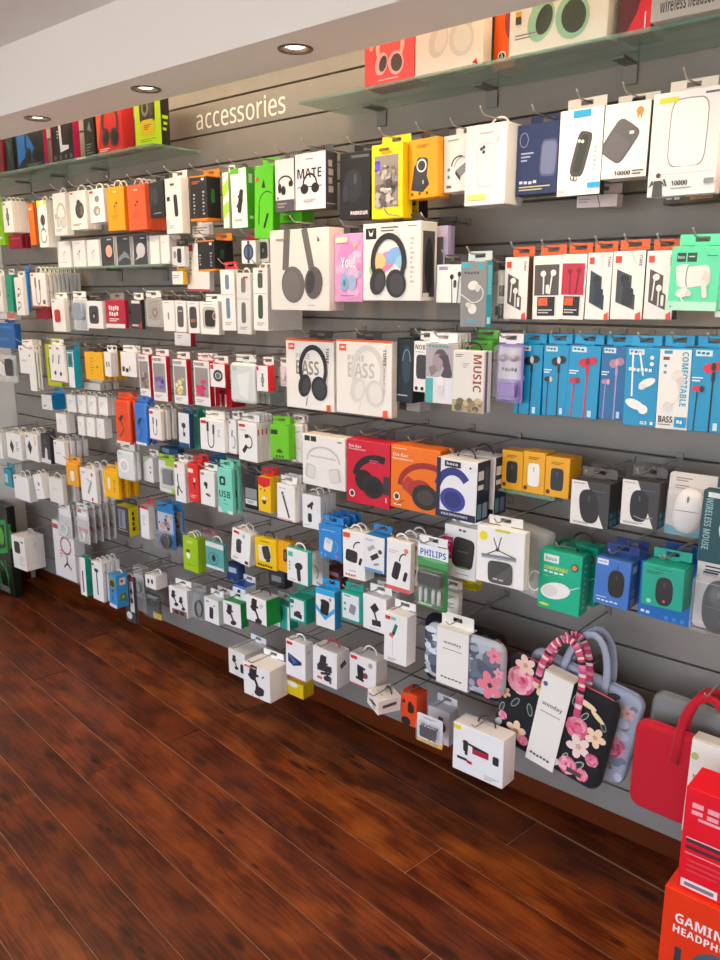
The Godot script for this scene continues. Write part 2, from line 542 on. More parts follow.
func add_tab(o: Node3D, kind: String, w: float, h: float, d: float) -> float:
	# returns the height of the hook arm above the thing's base
	if kind == "":
		return -1.0
	var bits := kind.split(":")
	var c := lin(bits[1] if bits.size() > 1 else "f2efec")
	var mb := Mb.new()
	if bits[0] == "ring":
		var r := clampf(w * 0.24, 0.012, 0.026)
		var p := []
		for i in 9:
			var a := PI * i / 8.0
			p.append(Vector3(cos(a) * r, h - 0.001 + sin(a) * r * 0.9, -d * 0.2))
		mb.tube(p, 0.0026, c, 6, 0.8)
		part("hanger_loop", mb.done(), M.plastic, o)
		return h + r * 0.9 - 0.0065
	var tw := clampf(w * 0.92, 0.03, 0.09)
	var th := 0.024
	var z := -d / 2 + 0.001
	var hw := minf(0.014, tw * 0.32)
	for s in [-1.0, 1.0]:
		mb.cube(Vector3(s * (tw / 2 + hw) / 2, h + th * 0.55, z), Vector3(tw / 2 - hw, th * 0.9, 0.0012), c, 0.0003)
	mb.cube(Vector3(0, h + th * 0.9, z), Vector3(hw * 2, th * 0.2, 0.0012), c, 0.0003)
	mb.cube(Vector3(0, h + th * 0.2, z), Vector3(hw * 2, th * 0.4, 0.0012), c, 0.0003)
	part("hang_tab", mb.done(), M.card, o)
	return h + th * 0.72

func hook(x: float, y: float, tip: float, what: String) -> void:
	var o := thing("display_hook", ("wire display hook holding the " + what), "hook", Vector3(x, y, 0), "wire display hooks on the slat wall")
	var mb := Mb.new()
	mb.cube(Vector3(0, 0.003, 0.0022), Vector3(0.018, 0.02, 0.003), Color.WHITE, 0.0008)
	part("wall_clip", mb.done(), M.bracket, o)
	mb = Mb.new()
	var p := [Vector3(0, 0, 0.004), Vector3(0, 0, tip - 0.012), Vector3(0, 0.003, tip - 0.004), Vector3(0, 0.009, tip + 0.003), Vector3(0, 0.015, tip + 0.009)]
	mb.tube(p, 0.002, Color.WHITE, 6)
	part("arm", mb.done(), M.chrome, o)

# a boxed product: g = [x centre, base y, front z, width, height, depth]; cols = [front, side, top]
func P(called: String, label: String, category: String, g: Array, cols: Array, tab: String, n: int, pitch: float, rot: Array, ops: Array) -> Node3D:
	var w: float = g[3]
	var h: float = g[4]
	var d: float = g[5]
	var o := thing(called, label, category, Vector3(g[0], g[1], g[2] - d / 2), category + " packs on the slat wall")
	var mb := Mb.new()
	mb.box(Vector3(0, h / 2, 0), Vector3(w, h, d), lin(cols[0]), lin(cols[1]), lin(cols[2]))
	part("carton", mb.done(), M.card, o)
	print_on(o, w, h, d, ops)
	finish(o, label, tab, g, n, pitch, rot)
	return o

func finish(o: Node3D, label: String, tab: String, g: Array, n: int, pitch: float, rot: Array) -> void:
	var arm := add_tab(o, tab, g[3], g[4], g[5])
	var roll: float = rot[0] if rot.size() > 0 else 0.0
	var yaw: float = rot[1] if rot.size() > 1 else 0.0
	if arm > 0.0:
		# tilt about the hook
		var piv := Vector3(0, arm, 0)
		var b := Basis(Vector3.UP, deg_to_rad(yaw)) * Basis(Vector3.BACK, deg_to_rad(roll))
		o.position += piv - b * piv
		o.basis = b
		hook(g[0], g[1] + arm, g[2] + 0.022, label)
	elif roll != 0.0 or yaw != 0.0:
		o.basis = Basis(Vector3.UP, deg_to_rad(yaw)) * Basis(Vector3.BACK, deg_to_rad(roll))
	for i in range(1, n):
		var c := o.duplicate()
		c.name = node_name(String(o.name).trim_suffix("_" + String(o.name).get_slice("_", String(o.name).get_slice_count("_") - 1)) if String(o.name).right(3).is_valid_int() else String(o.name))
		add_child(c)
		c.position.z -= pitch * i
		c.set_meta("label", label + ", " + ORD[mini(i, 8)] + " on its hook" if tab != "" else label + ", " + ORD[mini(i, 8)] + " behind it")

# a card with a clear moulded shell over what it sells
func BL(called: String, label: String, category: String, g: Array, col: String, tab: String, n: int, pitch: float, rot: Array, ops: Array, shell: Array, goods: Array) -> Node3D:
	var w: float = g[3]
	var h: float = g[4]
	var d: float = g[5]
	var o := thing(called, label, category, Vector3(g[0], g[1], g[2] - d / 2), category + " packs on the slat wall")
	var mb := Mb.new()
	mb.slab(Vector3(0, h / 2, -d / 2 + 0.001), w, h, 0.002, minf(w, h) * 0.08, 0.0006, lin(col), lin(col))
	part("backing_card", mb.done(), M.card, o)
	if not ops.is_empty():
		mb = Mb.new()
		draw(mb, faces_of(w, h, -d + 0.0042), ops)
		part("printed_design", mb.done(), M.print, o)
	for gd in goods:
		mb = Mb.new()
		var p := Vector3((gd[1] - 0.5) * w, (1.0 - gd[2]) * h, -d * 0.5 + 0.003)
		var s: float = gd[3] * w
		var c := lin(gd[4])
		match gd[0]:
			"mouse":
				mb.blob(p + Vector3(0, 0, d * 0.26), Vector3(s * 0.5, s * 0.82, d * 0.42), c, 0.8, Basis(Vector3.BACK, deg_to_rad(gd[5])), 20, 12)
				part("mouse", mb.done(), M.plastic, o)
				mb = Mb.new()
				mb.blob(p + Vector3(s * 0.02, s * 0.42, d * 0.56), Vector3(s * 0.07, s * 0.17, d * 0.11), lin("6a6868"), 1.0, Basis(), 10, 6)
				part("scroll_wheel", mb.done(), M.plastic, o)
				mb = Mb.new()
				var groove := []
				for i in 13:
					var gx := lerpf(-0.46, 0.46, i / 12.0)
					groove.append(p + Vector3(gx * s, s * (0.05 - 0.16 * gx * gx), d * 0.26 + d * 0.425 * sqrt(maxf(1.0 - pow(absf(gx) / 0.5, 2.5), 0.0))))
				mb.tube(groove, s * 0.012, lin("5d5b5b"), 5)
				mb.tube([p + Vector3(0.02 * s, s * 0.62, d * 0.53), p + Vector3(0.02 * s, s * 0.72, d * 0.45)], s * 0.012, lin("5d5b5b"), 5)
				part("button_seam", mb.done(), M.plastic, o)
			"cell":
				mb.tube([p + Vector3(0, -s * 1.5, d * 0.3), p + Vector3(0, s * 1.4, d * 0.3)], s * 0.42, c, 10)
				mb.tube([p + Vector3(0, s * 1.4, d * 0.3), p + Vector3(0, s * 1.7, d * 0.3)], s * 0.15, lin("b8b4ac"), 8)
				part("battery", mb.done(), M.plastic, o)
			"block":
				mb.slab(p + Vector3(0, 0, d * 0.3), s, s * gd[5], d * 0.55, s * 0.12, d * 0.12, c, c)
				part("goods", mb.done(), M.plastic, o)
			"oval":
				mb.blob(p + Vector3(0, 0, d * 0.3), Vector3(s * 0.5, s * 0.5 * gd[5], d * 0.3), c, 1.0, Basis(), 14, 8)
				part("goods", mb.done(), M.plastic, o)
			"coil":
				var pts := []
				for i in 40:
					var t := TAU * i / 13.0
					pts.append(p + Vector3(cos(t) * s * (0.42 + 0.02 * sin(i)), sin(t) * s * gd[5] * 0.42, d * (0.2 + 0.008 * i)))
				mb.tube(pts, s * 0.045, c, 5)
				part("coiled_lead", mb.done(), M.plastic, o)
	if not shell.is_empty():
		mb = Mb.new()
		mb.slab(Vector3(((shell[0] + shell[2]) / 2 - 0.5) * w, (1.0 - (shell[1] + shell[3]) / 2) * h, 0.0012), (shell[2] - shell[0]) * w, (shell[3] - shell[1]) * h, d - 0.003, 0.008, minf(0.008, d * 0.3), Color.WHITE, Color.WHITE)
		part("clear_shell", mb.done(), M.clear, o)
	finish(o, label, tab, g, n, pitch, rot)
	return o

# a soft pouch or filled bag
func BAG(called: String, label: String, category: String, g: Array, col: String, key: String, tab: String, n: int, pitch: float, rot: Array, ops: Array) -> Node3D:
	var w: float = g[3]
	var h: float = g[4]
	var d: float = g[5]
	var o := thing(called, label, category, Vector3(g[0], g[1], g[2] - d / 2), category + " packs on the slat wall")
	var mb := Mb.new()
	mb.slab(Vector3(0, h / 2, 0), w, h, d, minf(w, h) * 0.12, d * 0.45, lin(col), lin(col))
	part("pouch", mb.done(), M[key], o)
	print_on(o, w, h, d, ops)
	finish(o, label, tab, g, n, pitch, rot)
	return o

# a zipped laptop sleeve: band = [u0, u1, rise] paper wrap, grip = colour of the carrying handles
func SLEEVE(called: String, label: String, g: Array, col: String, trim: String, rot: Array, ops: Array, band: Array, band_ops: Array, grip: String) -> Node3D:
	var w: float = g[3]
	var h: float = g[4]
	var d: float = g[5]
	var o := thing(called, label, "laptop sleeve", Vector3(g[0], g[1], g[2] - d / 2), "laptop sleeves on the slat wall")
	var mb := Mb.new()
	mb.slab(Vector3(0, h / 2, 0), w, h, d, 0.03, d * 0.42, lin(col), lin(col))
	part("sleeve", mb.done(), M.fabric, o)
	mb = Mb.new()
	var zp := []
	for i in 15:
		var t := -1.0 + 2.0 * i / 14.0
		var edge := maxf(absf(t) * w / 2 - (w / 2 - 0.03), 0.0)
		zp.append(Vector3(t * (w / 2 - 0.002), h + 0.0005 - (0.03 - sqrt(maxf(0.0009 - edge * edge, 0.0))), 0))
	mb.tube(zp, 0.0022, lin(trim), 6)
	part("zip", mb.done(), M.plastic, o)
	if not ops.is_empty():
		mb = Mb.new()
		var fs := faces_of(w, h, d)
		fs["F"].dz = 0.00002
		draw(mb, fs, ops)
		part("printed_pattern", mb.done(), M.fabric, o)
	if not band.is_empty():
		var bw: float = (band[1] - band[0]) * w
		var bx: float = ((band[0] + band[1]) / 2 - 0.5) * w
		var rise: float = band[2]
		var t := 0.0015
		var bn := Node3D.new()
		bn.name = "paper_band"
		o.add_child(bn)
		bn.position = Vector3(bx, 0, 0)
		mb = Mb.new()
		var c := lin("f0ebe2")
		mb.cube(Vector3(0, h / 2, d / 2 + 0.006), Vector3(bw, h + 0.004, t), c, 0.0004)
		mb.cube(Vector3(0, -0.002, 0.002), Vector3(bw, t, d + 0.008), c, 0.0004)
		mb.cube(Vector3(0, h + 0.0035, 0.002), Vector3(bw, t, d + 0.008), c, 0.0004)
		if rise > 0.0:
			for s in [-1.0, 1.0]:
				mb.cube(Vector3(s * bw * 0.32, h + 0.004 + rise / 2, 0), Vector3(bw * 0.36, rise, t), c, 0.0004)
			mb.cube(Vector3(0, h + 0.004 + rise * 0.86, 0), Vector3(bw * 0.28, rise * 0.28, t), c, 0.0004)
			mb.cube(Vector3(0, h + 0.004 + rise * 0.2, 0), Vector3(bw * 0.28, rise * 0.4, t), c, 0.0004)
		part("paper_wrap", mb.done(), M.card, bn)
		if not band_ops.is_empty():
			mb = Mb.new()
			draw(mb, faces_of(bw, h, d + 0.0138), band_ops)
			part("printed_band", mb.done(), M.print, bn)
	if grip != "":
		for s in [1.0, -1.0]:
			mb = Mb.new()
			var p := []
			for i in 13:
				var a := PI * i / 12.0
				p.append(Vector3(cos(a) * 0.056, h - 0.03 + sin(a) * 0.135, s * (d * 0.5 + 0.004 + (0.0 if i > 1 and i < 11 else 0.0))))
			p.push_front(Vector3(0.06, h - 0.075, s * (d * 0.5 + 0.004)))
			p.push_back(Vector3(-0.06, h - 0.075, s * (d * 0.5 + 0.004)))
			if grip == "rose":
				var cs := ["c9507a", "e48aa2", "d83a6c", "26222a", "f0c8cc", "e06a90", "c9507a", "f0d4b8", "d8487a"]
				var fine := []
				for i in p.size() - 1:
					for j in 4:
						fine.append(p[i].lerp(p[i + 1], j / 4.0))
				for i in fine.size() - 2:
					mb.tube([fine[i], fine[i + 1]], 0.0095, lin(cs[(i * i * 3 + i * 5 + (0 if s > 0.0 else 2)) % 9]), 8, 0.34)
			else:
				mb.tube(p, 0.0095, lin(grip if s > 0.0 else trim), 8, 0.34)
			part("handle", mb.done(), M.fabric, o)
	var b := Basis(Vector3.UP, deg_to_rad(rot[1])) * Basis(Vector3.BACK, deg_to_rad(rot[0]))
	o.basis = b
	return o

# a glass wall shelf carried by flat metal brackets
func shelf(label: String, x0: float, x1: float, y: float, dep: float, brackets: Array) -> void:
	var o := thing("glass_shelf", label, "shelf", Vector3((x0 + x1) / 2, y - 0.008, 0.003), "glass wall shelves")
	var mb := Mb.new()
	mb.cube(Vector3(0, 0.004, dep / 2), Vector3(x1 - x0, 0.008, dep), Color.WHITE, 0.001)
	part("glass_plate", mb.done(), M.shelf_glass, o)
	for bx in brackets:
		var lx: float = bx - (x0 + x1) / 2
		mb = Mb.new()
		mb.cube(Vector3(lx, -0.022, 0.0015), Vector3(0.034, 0.044, 0.003), Color.WHITE, 0.0006)
		mb.cube(Vector3(lx, -0.002, 0.035), Vector3(0.03, 0.004, 0.07), Color.WHITE, 0.0006)
		part("bracket", mb.done(), M.bracket, o)

func slab_mesh(c: Vector3, s: Vector3) -> ArrayMesh:
	var mb := Mb.new()
	mb.cube(c, s, Color.WHITE, 0.0015)
	return mb.done()

func plank_mesh(pts: PackedVector2Array, o: Vector2, dir: Vector2, top: float, thick: float, uo: Vector2) -> ArrayMesh:
	# flat board over a clipped outline with a fine bevel and grain along dir
	var st := SurfaceTool.new()
	st.begin(Mesh.PRIMITIVE_TRIANGLES)
	st.set_smooth_group(-1)
	var nrm := Vector2(-dir.y, dir.x)
	var inner := Geometry2D.offset_polygon(pts, -0.0022)
	if inner.is_empty():
		inner = [pts]
	var uv := func(p: Vector2) -> Vector2: return Vector2(0.5, 0.5) + Vector2((p - o).dot(dir) / 1.95 - 0.5, (p - o).dot(nrm) / 0.14 - 0.5) * uo
	var add := func(p: Vector2, y: float) -> void:
		st.set_uv(uv.call(p))
		st.add_vertex(Vector3(p.x, y, p.y))
	var q: PackedVector2Array = inner[0]
	var tr := Geometry2D.triangulate_polygon(q)
	for i in range(0, tr.size(), 3):
		var a := q[tr[i]]; var b := q[tr[i + 1]]; var c := q[tr[i + 2]]
		if (b - a).cross(c - a) < 0.0:
			var t := b; b = c; c = t
		add.call(a, top); add.call(b, top); add.call(c, top)
	var cw := 1.0 if Geometry2D.is_polygon_clockwise(pts) else -1.0
	if q.size() == pts.size():
		# match outline corners to the inner ones
		var off := 0
		var best := 1e9
		for i in q.size():
			if q[i].distance_to(pts[0]) < best:
				best = q[i].distance_to(pts[0]); off = i
		for i in pts.size():
			var j := (i + 1) % pts.size()
			var a := pts[i]; var b := pts[j]
			var a2 := q[(i + off) % q.size()]; var b2 := q[(j + off) % q.size()]
			if a.distance_to(a2) > 0.02 or b.distance_to(b2) > 0.02:
				continue
			for tri in [[a, top - 0.0018, a2, top, b2, top], [a, top - 0.0018, b2, top, b, top - 0.0018], [a, top - thick, a, top - 0.0018, b, top - 0.0018], [a, top - thick, b, top - 0.0018, b, top - thick]]:
				for v in 3:
					add.call(tri[v * 2], tri[v * 2 + 1])
	st.generate_normals()
	return st.commit()

func downlight(x: float, z: float, y: float, label: String) -> void:
	var o := thing("recessed_downlight", label, "ceiling light", Vector3(x, y, z), "recessed downlights")
	var mb := Mb.new()
	mb.lathe(Vector3.ZERO, [Vector2(0.0315, 0.012), Vector2(0.0325, -0.001), Vector2(0.036, -0.0035), Vector2(0.0405, -0.0025), Vector2(0.0415, 0.0)], Color.WHITE, 36)
	part("trim_ring", mb.done(), M.trim_ring, o)
	mb = Mb.new()
	mb.lathe(Vector3.ZERO, [Vector2(0.0175, 0.034), Vector2(0.024, 0.027), Vector2(0.0312, 0.012)], Color.WHITE, 36)
	part("reflector", mb.done(), M.reflector, o)
	mb = Mb.new()
	mb.lathe(Vector3.ZERO, [Vector2(0.0001, 0.0015), Vector2(0.015, 0.0025), Vector2(0.025, 0.007), Vector2(0.0265, 0.013), Vector2(0.018, 0.03)], Color.WHITE, 24)
	part("bulb", mb.done(), M.bulb, o)
	var l := SpotLight3D.new()
	l.name = "light"
	o.add_child(l)
	l.position = Vector3(0, -0.006, 0)
	l.rotation_degrees.x = -90
	l.light_color = Color(1.0, 0.88, 0.72)
	l.light_energy = DOWN
	l.spot_angle = 84.0
	l.spot_angle_attenuation = 1.0
	l.spot_range = 6.0
	l.spot_attenuation = 2.0
	l.light_size = 0.017
	l.shadow_enabled = true

# ---------------------------------------------------------------- the place
const X0 := -3.87
const X1 := 1.5
const Z1 := 3.7
const CEIL := 2.165
const SOF := 1.972
const DOWN := 0.3
const STRIP := 1.35

func _ready() -> void:
	rng.seed = 4
	font = SystemFont.new()
	font.font_names = PackedStringArray(["Droid Sans"])
	bold = SystemFont.new()
	bold.font_names = PackedStringArray(["Droid Sans"])
	bold.font_weight = 700
	var cam := Camera3D.new()
	cam.name = "camera"
	add_child(cam)
	cam.position = Vector3(0, 1.43, 1.9)
	cam.rotation_degrees = Vector3(-12.99, 40.86, 0)
	cam.fov = 60.98
	cam.current = true
	var we := WorldEnvironment.new()
	we.name = "world"
	var env := Environment.new()
	env.background_mode = Environment.BG_SKY
	var sky := Sky.new()
	var sm := ProceduralSkyMaterial.new()
	sm.sky_top_color = Color(0.72, 0.80, 0.90)
	sm.sky_horizon_color = Color(0.90, 0.92, 0.94)
	sm.ground_bottom_color = Color(0.73, 0.71, 0.68)
	sm.ground_horizon_color = Color(0.83, 0.82, 0.80)
	sm.sky_energy_multiplier = 2.35
	sm.ground_energy_multiplier = 2.35
	sky.sky_material = sm
	env.sky = sky
	env.tonemap_mode = Environment.TONE_MAPPER_LINEAR
	env.tonemap_exposure = 1.0
	env.sdfgi_enabled = true
	env.ssao_enabled = true
	env.ssil_enabled = true
	we.environment = env
	add_child(we)
	make_materials()
	room()
	products()

func room() -> void:
	# slat wall: dark backing, one board for every course, shadow gaps between
	var ex := X1 - X0 + 0.2
	var mx := (X0 + X1) / 2
	var back := struct("wall_back", slab_mesh(Vector3(mx, 1.2, -0.06), Vector3(ex, 2.6, 0.08)), M.groove, "grey slatted display wall behind the accessories", "wall")
	for k in range(-1, 20):
		var top := 2.051 - 0.1 * k - 0.0025
		var bot := 2.051 - 0.1 * (k + 1) + 0.0025
		if k == 19:
			bot = 0.0715
		if k == -1:
			top = CEIL + 0.02
		part("slat", slab_mesh(Vector3(mx, (top + bot) / 2, -0.009), Vector3(X1 - X0, top - bot, 0.018)), M.slat, back)
	struct("baseboard_back", slab_mesh(Vector3(mx, 0.03, -0.024), Vector3(X1 - X0, 0.09, 0.01)), M.wood_1)
	struct("wall_left", slab_mesh(Vector3(X0 - 0.06, 1.2, Z1 / 2), Vector3(0.12, 2.6, Z1 + 0.4)), M.plaster)
	struct("baseboard_left", slab_mesh(Vector3(X0 + 0.006, 0.04, Z1 / 2 + 0.01), Vector3(0.012, 0.08, Z1)), M.wood_1)
	struct("wall_right", slab_mesh(Vector3(X1 + 0.06, 1.2, Z1 / 2), Vector3(0.12, 2.6, Z1 + 0.4)), M.plaster)
	# shop front behind the camera: wide window over a low wall
	var fw := Node3D.new()
	fw.name = "wall_front"
	fw.set_meta("kind", "structure")
	add_child(fw)
	part("sill_wall", slab_mesh(Vector3(mx, 0.06, Z1 + 0.06), Vector3(ex, 0.32, 0.12)), M.plaster, fw)
	part("header", slab_mesh(Vector3(mx, 2.18, Z1 + 0.06), Vector3(ex, 0.24, 0.12)), M.plaster, fw)
	part("pier", slab_mesh(Vector3(X0 + 0.15, 1.14, Z1 + 0.06), Vector3(0.3, 1.84, 0.12)), M.plaster, fw)
	part("pier", slab_mesh(Vector3(X1 - 0.15, 1.14, Z1 + 0.06), Vector3(0.3, 1.84, 0.12)), M.plaster, fw)
	var wx0 := X0 + 0.3
	var wx1 := X1 - 0.3
	var win := struct("window_1", slab_mesh(Vector3((wx0 + wx1) / 2, 1.14, Z1 + 0.06), Vector3(wx1 - wx0, 1.84, 0.006)), M.pane)
	for i in 4:
		part("mullion", slab_mesh(Vector3(lerpf(wx0 + 0.025, wx1 - 0.025, i / 3.0), 1.14, Z1 + 0.06), Vector3(0.05, 1.84, 0.06)), M.frame, win)
	struct("ceiling", slab_mesh(Vector3(mx, CEIL + 0.06, Z1 / 2), Vector3(ex, 0.12, Z1 + 0.4)), M.plaster)
	# bulkhead with holes for the downlights
	var bulk := CSGBox3D.new()
	bulk.name = "trim_1"
	bulk.set_meta("kind", "structure")
	bulk.size = Vector3(X1 - X0, CEIL - SOF, 0.197)
	bulk.position = Vector3(mx, (CEIL + SOF) / 2, 0.4485)
	bulk.material = M.soffit
	var spots := [-3.202, -2.617, -2.026, -1.446, -0.86, -0.28, 0.3, 0.88]
	for x in spots:
		var c := CSGCylinder3D.new()
		c.name = "cut"
		c.operation = CSGShape3D.OPERATION_SUBTRACTION
		c.radius = 0.0335
		c.height = 0.12
		c.sides = 36
		c.position = Vector3(x - mx, -(CEIL - SOF) / 2, 0.006)
		c.material = M.soffit
		bulk.add_child(c, true)
	add_child(bulk)
	for i in spots.size():
		downlight(spots[i], 0.4545, SOF, "lit recessed downlight in the bulkhead " + ["at the white corner wall", "over the black headset boxes", "over the lime headset box", "over the accessories lettering", "over the mint headphones box", "over the grey headset box", "over the shelf's blank end", "at the end wall"][i])
	# warm strip light hidden in the slot between bulkhead and wall
	var strip := thing("strip_light", "warm strip light in the slot above the top shelf", "ceiling light", Vector3(mx, CEIL - 0.004, 0.2))
	part("channel", slab_mesh(Vector3(0, -0.006, 0), Vector3(X1 - X0 - 0.1, 0.016, 0.03)), M.frame, strip)
	part("diffuser", slab_mesh(Vector3(0, -0.017, 0), Vector3(X1 - X0 - 0.12, 0.006, 0.022)), M.strip_glow, strip)
	var al := AreaLight3D.new()
	al.name = "light"
	strip.add_child(al)
	al.position = Vector3(0, -0.024, 0)
	al.rotation_degrees = Vector3(-50, 0, 0)
	al.area_size = Vector2(X1 - X0 - 0.12, 0.022)
	al.light_color = Color(1.0, 0.90, 0.75)
	al.light_energy = STRIP
	al.shadow_enabled = true
	# floor: boards laid about six degrees off the wall
	var fl := struct("floor", slab_mesh(Vector3(mx, -0.043, Z1 / 2), Vector3(ex, 0.08, Z1 + 0.4)), M.filler)
	var room_poly := PackedVector2Array([Vector2(X0, -0.019), Vector2(X1, -0.019), Vector2(X1, Z1), Vector2(X0, Z1)])
	var dir := Vector2(-0.99402, -0.10917)
	var nrm := Vector2(-0.10917, 0.99402)
	var bw := 0.1385
	for row in range(-2, 34):
		var n0 := 0.0362 + bw * row
		var start := 1.975 - 1.9 * 2 - (0.95 + 0.11 * (row % 3) if row % 2 != 0 else 0.0)
		for s in 6:
			var s0 := start + s * 1.9
			var r := PackedVector2Array([dir * s0 + nrm * n0, dir * (s0 + 1.9) + nrm * n0, dir * (s0 + 1.9) + nrm * (n0 + bw), dir * s0 + nrm * (n0 + bw)])
			var g := Geometry2D.offset_polygon(r, -0.0011)
			for pc in Geometry2D.intersect_polygons(g[0], room_poly):
				part("plank", plank_mesh(pc, r[0], dir, 0.0, 0.009, Vector2(-1 if rng.randf() < 0.5 else 1, -1 if rng.randf() < 0.5 else 1)), M["wood_%d" % (rng.randi() % 3)], fl)
	# lettering on the wall

	var sign_text := thing("wall_lettering", "white lettering reading accessories on the grey wall", "lettering", Vector3(-2.165, 1.968, 0.0))
	var mb := Mb.new()
	var ph := 0.066
	put_text(mb, "accessories", Color.WHITE, func(a: float, b: float) -> Vector3: return Vector3((a - 0.5) * 0.437, ph * (1.0 - b), 0.0012))
	part("letters", mb.done(), M.letter, sign_text)
	shelf("long glass shelf carrying headphone boxes beside the accessories lettering", -1.69, 0.9, 1.9355, 0.2, [-1.56, -1.2, -0.84, -0.48, -0.12])
	shelf("glass shelf carrying gaming headset boxes at the far end", -3.82, -2.36, 1.902, 0.2, [-3.55, -3.25, -2.95])
	shelf("narrow glass shelf carrying small white and dark cartons", -3.12, -2.37, 1.523, 0.18, [-2.9, -2.6])
	shelf("small glass shelf carrying amber mouse boxes", -1.035, -0.875, 0.9555, 0.185, [-0.98])

func products() -> void:
	goods_0()
	goods_1()
	goods_2()
	goods_3()
	goods_4()
	goods_5()
	goods_6()
	goods_7()
	goods_8()
	goods_9()
	goods_10()
	goods_11()
	goods_12()
	goods_13()
	goods_14()
	goods_15()
	goods_16()

func goods_0() -> void:
	# gaming headset boxes standing on the glass shelf under the bulkhead
	P("headset_box","lime gaming headset box with black side on glass shelf","headset box",[-2.4268,1.902,0.17,0.1439,0.2,0.0358],["c9e81a","23241f","c9e81a"],"",1,0.0368,[],[["rr",0.5,0.42,0.3,0.24,0,"34352c"],["e",0.42,0.4,0.14,0.13,"8e8d80"],["e",0.42,0.4,0.07,0.07,"2a2a24"],["e",0.66,0.42,0.1,0.12,"55564a"],["rr",0.5,0.7,0.26,0.12,0,"e6c32a"],["tl",0.36,0.66,0.3,3,0.03,"9a5a18"],["tl",0.2,0.88,0.6,2,0.03,"7b8f18"],["R"],["r",0.2,0.55,0.8,0.6,"c9e81a"],["r",0.3,0.65,0.7,0.69,"c9e81a"],["r",0.2,0.74,0.6,0.78,"c9e81a"]])
	P("headset_box","red gaming headset box with grey headset beside lime box","headset box",[-2.6537,1.902,0.17,0.1528,0.2,0.0523],["d9302f","d9302f","d9302f"],"",1,0.0533,[],[["hp",0.55,0.5,0.75,"55423f","2c2224"],["p","ef6a4a",0.0,0.2,0.3,0.1,0.1,0.7,0,0.9],["tl",0.1,0.9,0.4,2,0.03,"f0d8d0"]])
	P("headset_box","narrow black headset box with silver emblem on glass shelf","headset box",[-2.7818,1.902,0.17,0.0666,0.19,0.06],["26282a","26282a","26282a"],"",1,0.061,[],[["p","8b9094",0.35,0.5,0.55,0.35,0.75,0.55],["tl",0.15,0.75,0.6,4,0.05,"7d8083"]])
	P("headset_box","black headset box with white sword graphic and pink edge","headset box",[-2.9681,1.902,0.17,0.1551,0.21,0.0286],["201e22","c2255f","c2255f"],"",1,0.0296,[],[["p","e8e8ec",0.36,0.15,0.46,0.12,0.5,0.7,0.8,0.72,0.78,0.78,0.4,0.82],["tl",0.28,0.45,0.12,3,0.05,"c8c8cc"],["c",0.15,0.9,0.06,"6b666c"],["c",0.4,0.9,0.06,"6b666c"],["c",0.65,0.9,0.06,"6b666c"],["c",0.88,0.9,0.06,"6b666c"],["r",0,0,0.04,1,"c2255f"]])
	P("headset_box","black headset box with bright blue splash graphic on shelf","headset box",[-3.2104,1.902,0.17,0.2148,0.19,0.0165],["17242c","b4285a","b4285a"],"",1,0.0175,[],[["p","1f74c8",0.05,0.25,0.35,0.2,0.55,0.45,0.75,0.75,0.6,0.85,0.3,0.75,0.05,0.9],["hp",0.6,0.5,0.6,"22302f","101617"],["tl",0.4,0.9,0.5,2,0.03,"7d8083"]])
	P("headset_box","dark teal headset box at far end of glass shelf","headset box",[-3.3757,1.902,0.17,0.0547,0.18,0.1],["1d2b2d","1d2b2d","1d2b2d"],"",1,0.101,[],[["p","2f5f5d",0.2,0.3,0.7,0.4,0.5,0.8]])
	P("headset_box","maroon pink headset box at corner end of shelf","headset box",[-3.4791,1.902,0.17,0.0921,0.18,0.1],["7d2437","7d2437","7d2437"],"",1,0.101,[],[["r",0.2,0.3,0.8,0.35,"c88a98"]])

